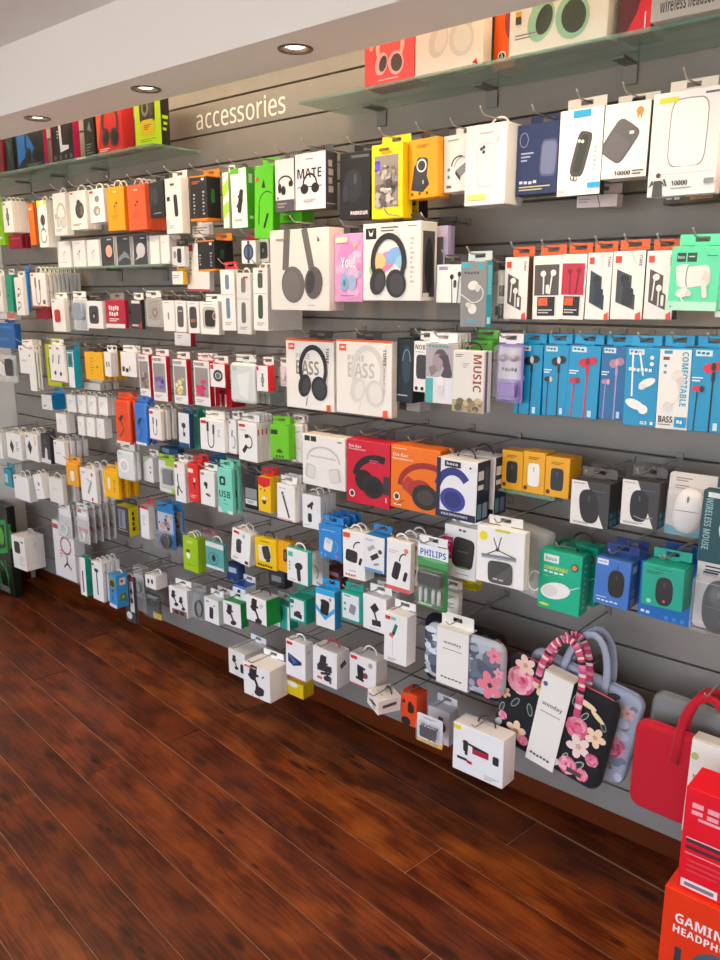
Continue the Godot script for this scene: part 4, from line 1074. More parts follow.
	P("earphone_box","white box with small black wired earphones","earphone box",[-1.1546,1.4045,0.24,0.0709,0.0891,0.03],["f2efec","f2efec","f2efec"],"card:33312f",1,0.031,[-0.7,1.8],[["r",0.1,0.05,0.45,0.14,"8d9ab4"],["e",0.62,0.32,0.08,0.07,"2b2a2c"],["e",0.92,0.25,0.07,0.07,"2b2a2c"],["l","2b2a2c",0.03,0.62,0.35,0.66,1],["l","2b2a2c",0.03,0.92,0.28,0.86,1],["rr",0.76,0.5,0.05,0.1,0,"2b2a2c"]])
	P("earphone_box","grey box with white earphones and cyan side","earphone box",[-1.0723,1.3499,0.26,0.0701,0.1482,0.0281],["8b8a8c","22a8c4","22a8c4"],"card:c8d4d4",1,0.0291,[0.35,0.9],[["r",0.05,0.02,0.38,0.09,"22b4cc"],["c",0.78,0.07,0.1,"22b4cc"],["r",0.15,0.15,0.236,0.182,"55545a"],["r",0.27,0.154,0.356,0.186,"55545a"],["r",0.39,0.158,0.476,0.19,"55545a"],["r",0.51,0.15,0.596,0.182,"55545a"],["r",0.63,0.154,0.716,0.186,"55545a"],["e",0.5,0.36,0.2,0.07,"e4e2de",-15],["e",0.68,0.4,0.1,0.06,"d4d2ce"],["a",0.55,0.48,0.35,0.14,-60,100,0.035,"e4e2de"],["l","e4e2de",0.035,0,0.48,0.5,0.63],["e",0.5,0.72,0.17,0.08,"e4e2de",20],["e",0.35,0.66,0.12,0.04,"d4d2ce",20],["tl",0.25,0.88,0.5,2,0.035,"22b4cc"],["R"],["r",0.2,0.05,0.8,0.5,"6ad0e0"],["r",0.2,0.85,0.7,0.95,"e8f4f4"]])
	BL("earphone_tube","clear tube pack with black earphone lead","earphone pack",[-1.043,1.3634,0.2,0.0337,0.117,0.03],"cfd2d2","card:33312f",1,0.031,[],[["r",0.1,0.3,0.9,0.52,"26282a"],["r",0.1,0.56,0.9,0.64,"b8bcbc"],["r",0.1,0.66,0.9,0.95,"1d1f20"]],[0.05,0.02,0.95,0.98],[["block",0.5,0.8,0.7,"1d1f20",1.0]])

func goods_4() -> void:
	# earphone boxes with orange hang cards
	P("earphone_box","white window box with white earphones and brown side","earphone box",[-0.9944,1.3681,0.2,0.0612,0.1398,0.0325],["efedea","8a6a5c","8a6a5c"],"card:f0622a",1,0.0335,[0.0,0.0],[["r",0.08,0.07,0.28,0.17,"e8452a"],["tv",0.82,0.06,0.09,0.16,"3d3a3a","TUNE"],["p","5a4f4c",0.15,0.26,0.62,0.36,0.62,0.6,0.75,0.64,0.75,0.86,0.15,0.74],["e",0.38,0.38,0.12,0.05,"eeece8"],["l","eeece8",0.05,0.33,0.4,0.28,0.72],["e",0.5,0.54,0.1,0.05,"eeece8"],["l","eeece8",0.05,0.5,0.56,0.5,0.8],["rr",0.64,0.72,0.05,0.08,0,"eeece8"],["p","e8452a",0.8,0.92,0.95,0.88,0.97,1,0.8,1]])
	P("earphone_box","white window box with white earphones over black square","earphone box",[-0.9174,1.3688,0.2,0.0692,0.1404,0.03],["efedea","3a3836","3a3836"],"card:f0622a",1,0.031,[1.05,0.0],[["r",0.06,0.14,0.94,0.62,"55504e"],["r",0.18,0.64,0.86,0.94,"211f22"],["r",0.22,0.66,0.55,0.78,"ef5a22"],["tl",0.22,0.84,0.5,2,0.04,"c8c4c2"],["r",0.82,0.64,0.86,0.94,"e4e2de"],["c",0.38,0.28,0.1,"eeece8"],["c",0.74,0.27,0.1,"eeece8"],["l","eeece8",0.05,0.4,0.3,0.4,0.6],["l","eeece8",0.05,0.7,0.3,0.62,0.6],["rr",0.55,0.52,0.06,0.07,0,"eeece8"]])
	P("earphone_box","white window box with dark red earphones","earphone box",[-0.8512,1.3702,0.2,0.0607,0.1405,0.03],["efedea","3a3836","3a3836"],"card:f0622a",1,0.031,[-0.7,0.0],[["r",0.06,0.14,0.94,0.62,"c02a44"],["r",0.18,0.64,0.86,0.94,"211f22"],["r",0.22,0.66,0.55,0.78,"ef5a22"],["tl",0.22,0.84,0.5,2,0.04,"c8c4c2"],["r",0.82,0.64,0.86,0.94,"e4e2de"],["c",0.36,0.26,0.09,"8d1c34"],["c",0.72,0.25,0.09,"8d1c34"],["l","8d1c34",0.04,0.38,0.28,0.4,0.6],["l","8d1c34",0.04,0.7,0.28,0.64,0.6]])
	P("earphone_box","white window box with navy earphones","earphone box",[-0.7917,1.3713,0.2,0.0559,0.1407,0.03],["efedea","3a3836","3a3836"],"card:f0622a",1,0.031,[-0.35,1.8],[["r",0.08,0.07,0.28,0.17,"e8452a"],["tv",0.82,0.06,0.09,0.16,"3d3a3a","TUNE"],["p","33404e",0.15,0.26,0.62,0.36,0.62,0.6,0.75,0.64,0.75,0.86,0.15,0.74],["e",0.4,0.4,0.14,0.06,"22242a"],["e",0.45,0.48,0.14,0.06,"2d3038"],["rr",0.52,0.66,0.17,0.13,5,"26303e"],["p","e8452a",0.8,0.92,0.95,0.88,0.97,1,0.8,1]])
	P("earphone_box","white window box with black earphones","earphone box",[-0.7282,1.3729,0.2,0.0693,0.1405,0.03],["efedea","3a3836","3a3836"],"card:f0622a",1,0.031,[0.35,1.8],[["r",0.08,0.07,0.28,0.17,"e8452a"],["tv",0.82,0.06,0.09,0.16,"3d3a3a","TUNE"],["p","46464a",0.15,0.26,0.62,0.36,0.62,0.6,0.75,0.64,0.75,0.86,0.15,0.74],["e",0.4,0.4,0.14,0.06,"22242a"],["e",0.45,0.48,0.14,0.06,"2d3038"],["rr",0.52,0.66,0.17,0.13,5,"2d2e34"],["p","e8452a",0.8,0.92,0.95,0.88,0.97,1,0.8,1]])
	P("earphone_box","white window box with white earphones beside mint box","earphone box",[-0.6624,1.374,0.195,0.06,0.1383,0.03],["efedea","3a3836","3a3836"],"card:f0622a",1,0.031,[0.35,0.9],[["r",0.08,0.07,0.28,0.17,"e8452a"],["tv",0.82,0.06,0.09,0.16,"3d3a3a","TUNE"],["p","5a4f4c",0.15,0.26,0.62,0.36,0.62,0.6,0.75,0.64,0.75,0.86,0.15,0.74],["e",0.38,0.38,0.12,0.05,"eeece8"],["l","eeece8",0.05,0.33,0.4,0.28,0.72],["e",0.5,0.54,0.1,0.05,"eeece8"],["l","eeece8",0.05,0.5,0.56,0.5,0.8],["rr",0.64,0.72,0.05,0.08,0,"eeece8"],["p","e8452a",0.8,0.92,0.95,0.88,0.97,1,0.8,1]])
	P("earphone_box","mint green box with oversized white earbud","earphone box",[-0.5797,1.3942,0.23,0.0957,0.1225,0.03],["5fe0ac","5fe0ac","5fe0ac"],"card:5fe0ac",1,0.031,[-0.7,0.9],[["r",0.12,0.1,0.3,0.24,"1f4a3c"],["r",0.33,0.1,0.52,0.24,"1f4a3c"],["t",0.14,0.14,0.14,0.05,"c8e8dc","hoco"],["tl",0.36,0.15,0.12,1,0.04,"c8e8dc"],["tl",0.72,0.14,0.2,1,0.03,"2f8a6a"],["rr",0.5,0.47,0.32,0.16,-8,"ece8e0"],["rr",0.28,0.45,0.14,0.17,-8,"f2efe8"],["a",0.38,0.46,0.04,0.16,90,270,0.02,"6d6a66"],["e",0.74,0.5,0.08,0.12,"d8d2ca"],["rr",0.72,0.66,0.05,0.14,-10,"e4e0d8"],["e",0.3,0.72,0.14,0.07,"ece8e0",-15],["e",0.42,0.73,0.06,0.05,"d8d2ca"],["l","e4e0d8",0.03,0.25,0.77,0.36,0.9],["r",0,0.86,1,1,"b4ecd4"],["c",0.08,0.94,0.015,"2b2a2c"]])
	P("earphone_box","white carton beside mint earphone box","earphone box",[-0.5028,1.3816,0.2,0.0856,0.1054,0.03],["f2efec","f2efec","f2efec"],"card",1,0.031,[0.35,1.8],[["r",0.07,0.05,0.31,0.12000000000000001,"d8222f"]])

func goods_5() -> void:
	# third row: headphones, novelty boxes and blue earphone boxes
	P("headphone_box","white box lettered BASS with black headphones","headphone box",[-1.6257,1.1025,0.24,0.188,0.1969,0.05],["efebe4","efebe4","f0602a"],"card:33312f",1,0.051,[],[["r",0,0,1,0.025,"f0602a"],["r",0.06,0.06,0.19,0.15,"e8551f"],["t",0.08,0.088,0.09,0.035,"ffffff","JBL"],["t",0.22,0.3,0.48,0.2,"8d8985","BASS"],["t",0.22,0.2,0.3,0.08,"c4c0ba","PURE"],["hp",0.58,0.42,0.66,"2a2a2d","3f3f43"],["l","2a2a2d",0.012,0.46,0.83,0.43,0.95],["tv",0.86,0.1,0.05,0.22,"57544f","TUNE"],["tl",0.87,0.36,0.025,12,0.03,"a8a4a0"],["p","e8551f",0.86,0.91,0.94,0.9,0.94,1,0.86,1]])
	P("headphone_box","white box lettered BASS with white headphones","headphone box",[-1.4246,1.1056,0.24,0.1954,0.1995,0.0254],["efebe4","efebe4","f0602a"],"card:33312f",1,0.0264,[],[["r",0,0,1,0.025,"f0602a"],["r",0.06,0.06,0.19,0.15,"e8551f"],["t",0.08,0.088,0.09,0.035,"ffffff","JBL"],["t",0.22,0.3,0.48,0.2,"c4bfb9","BASS"],["t",0.22,0.2,0.3,0.08,"c4c0ba","PURE"],["hp",0.58,0.42,0.66,"d9d5cf","e8e4de"],["l","d9d5cf",0.012,0.46,0.83,0.43,0.95],["tv",0.86,0.1,0.05,0.22,"57544f","TUNE"],["tl",0.87,0.36,0.025,12,0.03,"a8a4a0"],["p","e8551f",0.86,0.91,0.94,0.9,0.94,1,0.86,1]])
	P("headphone_box","black box with dark blue headphones in third row","headphone box",[-1.2978,1.1486,0.22,0.0558,0.1651,0.05],["1c2830","1c2830","1c2830"],"card:33312f",1,0.051,[-0.7,-1.8],[["e",0.6,0.4,0.25,0.3,"2d4450"],["a",0.6,0.35,0.22,0.18,180,360,0.05,"8d9aa4"],["tl",0.1,0.88,0.6,1,0.03,"c8d0d4"]])
	P("headphone_box","pale box hanging low behind black headphone box","headphone box",[-1.3579,1.1105,0.12,0.0701,0.0492,0.05],["d4d0cc","d4d0cc","d4d0cc"],"card:c4c0bc",1,0.051,[-1.05,-0.9],[["r",0,0,0.35,1,"4a4a4e"]])
	P("earphone_box","white box with black earbud case in third row","earphone box",[-1.2298,1.1829,0.24,0.0527,0.1269,0.025],["f2efec","f2efec","f2efec"],"card",1,0.026,[-0.35,-0.9],[["t",0.1,0.07,0.7,0.09,"4a4648","NOBI"],["rr",0.5,0.5,0.34,0.24,0,"3d3c40"],["e",0.2,0.93,0.1,0.04,"2b2a2c"],["e",0.55,0.93,0.1,0.04,"2b2a2c"],["tl",0.15,0.2,0.5,1,0.035,"a8a4a2"]])
	P("earphone_box","box with grey photograph of pensive figure","earphone box",[-1.1559,1.1632,0.265,0.0857,0.145,0.012],["e4e4e6","e4e4e6","e4e4e6"],"card:efefef",5,0.0145,[0.0,1.8],[["r",0,0,1,0.56,"b4aab0"],["e",0.5,0.24,0.23,0.15,"5a4c54"],["e",0.4,0.32,0.18,0.15,"a8949a"],["p","4a4048",0.42,0.2,0.75,0.18,0.9,0.5,0.85,0.56,0.5,0.56,0.62,0.42,0.58,0.28],["p","8d7a82",0.1,0.4,0.3,0.35,0.42,0.44,0.2,0.56],["r",0,0.58,0.26,1,"4fb0b4"],["e",0.52,0.63,0.14,0.09,"eceaec"],["e",0.52,0.78,0.12,0.1,"dcd4d6"],["r",0.1,0.02,0.184,0.06,"5fa0a0"],["r",0.217,0.025,0.301,0.065,"5fa0a0"],["r",0.333,0.03,0.417,0.07,"5fa0a0"],["r",0.45,0.02,0.534,0.06,"5fa0a0"],["r",0.567,0.025,0.651,0.065,"5fa0a0"],["r",0.683,0.03,0.767,0.07,"5fa0a0"]])
	P("earphone_box","pale box lettered MUSIC with hanging black loops","earphone box",[-1.0659,1.1516,0.28,0.085,0.1446,0.0349],["e2dfd8","e2dfd8","e2dfd8"],"ring:222222",1,0.0359,[0.0,1.8],[["tv",0.66,0.06,0.26,0.6,"9a3a34","MUSIC"],["r",0,0.8,1,1,"b8a88c"],["blot",5,16,0.05,0.76,0.95,0.98,0.12,["7d7058","c8b48c","5d5a44","a08a60"]],["tl",0.1,0.06,0.25,2,0.03,"6d6a66"],["tl",0.35,0.2,0.2,3,0.03,"a8a4a0"],["R"],["r",0.2,0.0,0.5,1,"6d5a8c"],["r",0.7,0,0.85,1,"c8e0e4"]])
	P("earphone_box","green card box behind the pale MUSIC box","earphone box",[-1.0821,1.2898,0.2,0.0607,0.0262,0.03],["58b83a","58b83a","58b83a"],"card:58b83a",1,0.031,[0.0,0.0],[])
	BL("earphone_case","purple zip case of earphones in clear shell","earphone pack",[-0.9879,1.1759,0.25,0.0702,0.1363,0.03],"8d78c4","card:e8e4ec",1,0.031,[],[["r",0.08,0.05,0.92,0.6,"c9c2dc"],["r",0.2,0.4,0.286,0.456,"4a4258"],["r",0.32,0.407,0.406,0.463,"4a4258"],["r",0.44,0.414,0.526,0.47,"4a4258"],["r",0.56,0.4,0.646,0.456,"4a4258"],["r",0.68,0.407,0.766,0.463,"4a4258"]],[0.03,0.02,0.97,0.98],[["oval",0.3,0.24,0.24,"8d7a98",1.0],["oval",0.7,0.24,0.24,"8d7a98",1.0],["block",0.5,0.78,0.7,"7444b4",0.7]])
	P("earphone_box","blue box with navy earphones beside purple case","earphone box",[-0.9508,1.1486,0.2,0.0703,0.1628,0.02],["0b93c6","0b93c6","0b93c6"],"card:0b9bcf",2,0.021,[-0.35,0.0],[["r",0.1,0.02,0.55,0.09,"cfe6ee"],["r",0.14,0.035,0.226,0.063,"0b6f9a"],["r",0.26,0.039,0.346,0.067,"0b6f9a"],["r",0.38,0.042,0.466,0.07,"0b6f9a"],["l","1f2a34",0.05,0.62,0.28,0.6,1],["l","1f2a34",0.035,0.22,0.5,0.18,1],["rr",0.62,0.33,0.05,0.06,0,"1f2a34"],["e",0.5,0.23,0.17,0.06,"1f2226",-8],["e",0.74,0.2,0.16,0.055,"1f2226",-8],["e",0.62,0.21,0.07,0.05,"c8ccd0"],["e",0.2,0.48,0.13,0.035,"1f2226",-8],["e",0.34,0.48,0.06,0.04,"c8ccd0"],["tl",0.06,0.34,0.3,2,0.035,"e0f0f6"],["r",0.72,0.88,0.84,0.97,"bfe0ec"]])
	P("earphone_box","blue box with black and white earphones","earphone box",[-0.8831,1.1526,0.2,0.0627,0.1604,0.02],["0b93c6","0b93c6","0b93c6"],"card:0b9bcf",2,0.021,[0.7,1.8],[["r",0.1,0.02,0.55,0.09,"cfe6ee"],["r",0.14,0.035,0.226,0.063,"0b6f9a"],["r",0.26,0.039,0.346,0.067,"0b6f9a"],["r",0.38,0.042,0.466,0.07,"0b6f9a"],["l","1f2a34",0.05,0.62,0.28,0.6,1],["l","1f2a34",0.035,0.22,0.5,0.18,1],["rr",0.62,0.33,0.05,0.06,0,"1f2a34"],["e",0.5,0.23,0.17,0.06,"1f2226",-8],["e",0.74,0.2,0.16,0.055,"1f2226",-8],["e",0.62,0.21,0.07,0.05,"c8ccd0"],["e",0.2,0.48,0.13,0.035,"1f2226",-8],["e",0.34,0.48,0.06,0.04,"c8ccd0"],["tl",0.06,0.34,0.3,2,0.035,"e0f0f6"],["r",0.72,0.88,0.84,0.97,"bfe0ec"]])
	P("earphone_box","blue box with red earphones between black and grey ones","earphone box",[-0.8132,1.1533,0.2,0.0747,0.1612,0.02],["0b93c6","0b93c6","0b93c6"],"card:0b9bcf",2,0.021,[-0.7,1.8],[["r",0.1,0.02,0.55,0.09,"cfe6ee"],["r",0.14,0.035,0.226,0.063,"0b6f9a"],["r",0.26,0.039,0.346,0.067,"0b6f9a"],["r",0.38,0.042,0.466,0.07,"0b6f9a"],["l","d02444",0.05,0.62,0.28,0.6,1],["l","d02444",0.035,0.22,0.5,0.18,1],["rr",0.62,0.33,0.05,0.06,0,"d02444"],["e",0.5,0.23,0.17,0.06,"d02444",-8],["e",0.74,0.2,0.16,0.055,"d02444",-8],["e",0.62,0.21,0.07,0.05,"8d1830"],["e",0.2,0.48,0.13,0.035,"d02444",-8],["e",0.34,0.48,0.06,0.04,"8d1830"],["tl",0.06,0.34,0.3,2,0.035,"e0f0f6"],["r",0.72,0.88,0.84,0.97,"bfe0ec"]])
	P("earphone_box","dark blue box with dusty pink earphones","earphone box",[-0.7447,1.1572,0.2,0.06,0.1583,0.02],["1f6ea8","1f6ea8","1f6ea8"],"card:0b9bcf",2,0.021,[0.35,-1.8],[["r",0.1,0.02,0.55,0.09,"cfe6ee"],["r",0.14,0.035,0.226,0.063,"0b6f9a"],["r",0.26,0.039,0.346,0.067,"0b6f9a"],["r",0.38,0.042,0.466,0.07,"0b6f9a"],["l","b0a0c8",0.05,0.62,0.28,0.6,1],["l","b0a0c8",0.035,0.22,0.5,0.18,1],["rr",0.62,0.33,0.05,0.06,0,"b0a0c8"],["e",0.5,0.23,0.17,0.06,"b08aa8",-8],["e",0.74,0.2,0.16,0.055,"b08aa8",-8],["e",0.62,0.21,0.07,0.05,"e0a4a8"],["e",0.2,0.48,0.13,0.035,"b08aa8",-8],["e",0.34,0.48,0.06,0.04,"e0a4a8"],["tl",0.06,0.34,0.3,2,0.035,"e0f0f6"],["r",0.72,0.88,0.84,0.97,"bfe0ec"]])
	P("earphone_box","blue box with large white earphones","earphone box",[-0.6779,1.152,0.215,0.0712,0.1647,0.02],["0b93c6","0b93c6","0b93c6"],"card:0b9bcf",2,0.021,[1.05,1.8],[["r",0.1,0.02,0.55,0.09,"cfe6ee"],["r",0.14,0.035,0.226,0.063,"0b6f9a"],["r",0.26,0.039,0.346,0.067,"0b6f9a"],["r",0.38,0.042,0.466,0.07,"0b6f9a"],["l","eef2f2",0.05,0.22,0.05,0.24,0.62],["l","eef2f2",0.05,0.42,0.05,0.55,0.35],["e",0.68,0.44,0.26,0.05,"eef0ee",-25],["e",0.55,0.49,0.12,0.035,"dfe2e0",-25],["e",0.35,0.72,0.3,0.06,"eef0ee",20],["e",0.6,0.78,0.15,0.06,"f4f4f2",20],["r",0.12,0.25,0.206,0.29,"e0f0f6"],["r",0.24,0.255,0.326,0.295,"e0f0f6"],["r",0.36,0.26,0.446,0.3,"e0f0f6"],["r",0.48,0.25,0.566,0.29,"e0f0f6"],["r",0.6,0.255,0.686,0.295,"e0f0f6"],["r",0.72,0.26,0.806,0.3,"e0f0f6"],["c",0.8,0.12,0.06,"e0f0f6"],["c",0.8,0.2,0.06,"e0f0f6"],["t",0.55,0.93,0.2,0.04,"e0f0f6","G3"],["r",0.85,0.93,0.93,0.97,"eef2f2"]])
	P("earphone_box","white faced blue box lettered COMFORTABLE and BASS","earphone box",[-0.6092,1.1528,0.215,0.0639,0.1668,0.02],["0b93c6","0b93c6","0b93c6"],"card:0b9bcf",2,0.021,[1.05,0.9],[["r",0,0,1,1,"eceae6"],["r",0,0,1,0.02,"0b93c6"],["r",0.14,0.035,0.4,0.075,"0b93c6"],["r",0.12,0.11,0.32,0.15,"7d4a50"],["c",0.2,0.22,0.05,"2f9cc4"],["c",0.2,0.3,0.05,"2f9cc4"],["tv",0.72,0.05,0.2,0.66,"2aa0c8","COMFORTABLE"],["e",0.6,0.33,0.2,0.06,"e6dcd8",-40],["e",0.72,0.4,0.15,0.05,"d8d0cc"],["a",0.4,0.55,0.3,0.15,-40,120,0.03,"dcd6d2"],["e",0.35,0.72,0.14,0.06,"dcd6d2",-40],["t",0.08,0.84,0.46,0.08,"2b2a2c","BASS"],["tl",0.08,0.94,0.4,1,0.025,"6d6a68"],["r",0.6,0.84,0.98,0.97,"0b93c6"],["r",0.68,0.88,0.752,0.92,"e8f4f8"],["r",0.78,0.885,0.852,0.925,"e8f4f8"]])
	P("earphone_box","blue box with red and black earphones","earphone box",[-0.5397,1.1542,0.215,0.0727,0.1662,0.02],["0b93c6","0b93c6","0b93c6"],"card:0b9bcf",2,0.021,[0.7,-1.8],[["r",0.1,0.02,0.55,0.09,"cfe6ee"],["r",0.14,0.035,0.226,0.063,"0b6f9a"],["r",0.26,0.039,0.346,0.067,"0b6f9a"],["r",0.38,0.042,0.466,0.07,"0b6f9a"],["l","1f2226",0.05,0.62,0.28,0.6,1],["l","1f2226",0.035,0.22,0.5,0.18,1],["rr",0.62,0.33,0.05,0.06,0,"1f2226"],["e",0.5,0.23,0.17,0.06,"d02a3c",-8],["e",0.74,0.2,0.16,0.055,"d02a3c",-8],["e",0.62,0.21,0.07,0.05,"26262a"],["e",0.2,0.48,0.13,0.035,"d02a3c",-8],["e",0.34,0.48,0.06,0.04,"26262a"],["tl",0.06,0.34,0.3,2,0.035,"e0f0f6"],["r",0.72,0.88,0.84,0.97,"bfe0ec"]])

func goods_6() -> void:
	# third row, far end: lead packs and phone cases
	P("cable_box","white lead box at the corner end of third row","cable box",[-3.5281,1.3464,0.2,0.0772,0.1508,0.02],["f2efec","f2efec","f2efec"],"card",1,0.021,[0.35,0.0],[["plug",0.6,0.5,0.6,"6d6260"],["r",0.07,0.05,0.31,0.12000000000000001,"d8222f"]])
	P("cable_box","teal lead box between white boxes at far end","cable box",[-3.4272,1.3478,0.2,0.0526,0.1521,0.02],["16a083","16a083","16a083"],"card",1,0.021,[-0.7,-0.9],[["plug",0.55,0.5,0.6,"0f5a4c"]])
	P("cable_box","narrow white box with slanting leads beside blue box","cable box",[-3.3062,1.336,0.22,0.0631,0.1522,0.02],["f2efec","f2efec","f2efec"],"card",1,0.021,[1.05,0.0],[["plug",0.55,0.4,0.6,"4a4648"],["plug",0.45,0.75,0.6,"6d5a5a"]])
	P("cable_box","bright blue lead box at far end of third row","cable box",[-3.2771,1.3498,0.2,0.0159,0.1598,0.0108],["1b87e0","1b87e0","1b87e0"],"card:1b87e0",1,0.0118,[-0.7,1.8],[["r",0.3,0.8,0.7,0.9,"9ad0f4"]])
	P("cable_box","white box with curled grey lead in third row","cable box",[-3.1788,1.3717,0.2,0.1239,0.1333,0.012],["f2efec","f2efec","f2efec"],"ring",9,0.0178,[0.0,-1.8],[["cab",0.45,0.5,0.7,"6d6664"],["r",0.07,0.04,0.21000000000000002,0.09,"d8222f"],["r",0.0,0.97,1,1,"c86a60"],["r",0.75,0.8,0.9,0.92,"6d6664"]])
	P("accessory_box","crimson boxes hanging under the white lead boxes","accessory box",[-3.273,1.3211,0.14,0.1083,0.0391,0.03],["a8142a","a8142a","a8142a"],"card:a8142a",1,0.031,[1.05,1.8],[])
	P("accessory_box","low white box with orange edge at corner","accessory box",[-3.522,1.3133,0.18,0.1666,0.0267,0.03],["f2efec","f2efec","f2efec"],"card:f2efec",1,0.031,[],[["r",0.6,0,1,0.8,"e07a5a"]])
	P("phone_case_box","white card box with red phone pouch","phone case box",[-3.0059,1.2791,0.22,0.0999,0.1242,0.02],["f2efec","f2efec","f2efec"],"card",1,0.021,[0.7,-1.8],[["rr",0.42,0.52,0.24,0.2,0,"c8242f"],["r",0.1,0.05,0.25,0.1,"c8707a"]])
	BL("phone_case_pack","clear pack with pale blue gadget in third row","phone case pack",[-2.849,1.2884,0.24,0.0974,0.1196,0.025],"dfe0e0","card",1,0.026,[],[["r",0.1,0.6,0.9,0.95,"c4c6c8"]],[0.05,0.05,0.95,0.98],[["block",0.5,0.4,0.7,"8d9cb0",0.9]])
	P("phone_case_box","white box with square black lens beside red box","phone case box",[-2.7474,1.2979,0.22,0.1034,0.0995,0.02],["f2efec","f2efec","f2efec"],"card:2a2a2c",1,0.021,[0.0,-0.9],[["rr",0.45,0.5,0.32,0.33,0,"46464a"],["c",0.45,0.55,0.16,"222226"],["c",0.45,0.55,0.07,"9a9aa0"]])
	P("phone_case_box","red box with white lettering in third row","phone case box",[-2.6136,1.3038,0.22,0.1247,0.098,0.0144],["b81e38","b81e38","b81e38"],"card:8d8a86",1,0.0154,[0.35,-0.9],[["r",0.18,0.2,0.259,0.344,"efe8e4"],["r",0.29,0.218,0.369,0.362,"efe8e4"],["r",0.4,0.236,0.479,0.38,"efe8e4"],["r",0.51,0.2,0.589,0.344,"efe8e4"],["r",0.62,0.218,0.699,0.362,"efe8e4"],["r",0.2,0.42,0.29,0.548,"efe8e4"],["r",0.325,0.436,0.415,0.564,"efe8e4"],["r",0.45,0.452,0.54,0.58,"efe8e4"],["r",0.575,0.42,0.665,0.548,"efe8e4"],["tl",0.2,0.66,0.5,2,0.07,"efe8e4"],["r",0,0.85,1,1,"e8e4e0"]])
	P("phone_case_box","dark box with red corner beside clear case","phone case box",[-2.4835,1.3049,0.22,0.0645,0.0979,0.015],["3a343a","3a343a","3a343a"],"card",1,0.016,[-0.7,-1.8],[["p","c0303c",0.8,0.85,1,0.75,1,1,0.8,1],["r",0.1,0.02,0.9,0.12,"e4e2e0"],["r",0.1,0.85,0.7,0.92,"c8c4c4"]])
	BL("phone_case_pack","clear phone case pack with brown camera ring","phone case pack",[-2.377,1.3136,0.23,0.0921,0.0964,0.012],"b9b3aa","card",1,0.013,[],[["rr",0.5,0.4,0.38,0.36,0,"a49c92"],["c",0.55,0.5,0.18,"7d6a50"],["c",0.55,0.5,0.08,"c0a878"]],[0.05,0.05,0.95,0.95],[])
	P("watch_case_box","plain white case box beside clear phone case","watch case box",[-2.2998,1.3018,0.22,0.0599,0.1004,0.025],["f2efec","f2efec","f2efec"],"card:33312f",1,0.026,[1.05,1.8],[["rr",0.5,0.5,0.06,0.12,0,"8d8a86"],["tl",0.2,0.06,0.5,1,0.035,"a8a4a2"]])
	P("watch_case_box","white window box with slim grey watch case","watch case box",[-2.2321,1.3006,0.22,0.0533,0.1006,0.025],["f2efec","f2efec","f2efec"],"card:33312f",1,0.026,[-1.05,0.9],[["rr",0.5,0.5,0.3,0.34,0,"5d5a58"],["r",0.3,0.3,0.7,0.34,"c4c0bc"],["tl",0.2,0.06,0.5,1,0.035,"a8a4a2"]])
	P("watch_case_box","white window box with copper rimmed watch case","watch case box",[-2.1679,1.2994,0.22,0.0547,0.1006,0.025],["f2efec","f2efec","f2efec"],"card:33312f",1,0.026,[1.05,0.9],[["rr",0.5,0.5,0.34,0.34,0,"4a4644"],["r",0.25,0.55,0.7,0.65,"b06a4a"],["tl",0.2,0.06,0.5,1,0.035,"a8a4a2"]])
	P("watch_case_box","white window box with black watch case","watch case box",[-2.0858,1.2979,0.22,0.0903,0.1009,0.025],["f2efec","f2efec","f2efec"],"card",1,0.026,[-0.35,0.0],[["rr",0.5,0.48,0.36,0.34,0,"c4bdb4"],["rr",0.55,0.5,0.28,0.26,0,"2f2d2e"],["a",0.8,0.42,0.08,0.1,0,350,0.05,"c8a090"],["tl",0.2,0.06,0.5,1,0.035,"a8a4a2"]])
	P("accessory_box","white box with red side under the watch cases","accessory box",[-2.3351,1.2476,0.14,0.0862,0.0447,0.0235],["f2efec","b8203a","b8203a"],"card:b8203a",1,0.0245,[-1.05,1.8],[["tl",0.2,0.2,0.3,2,0.15,"a8a4a2"]])

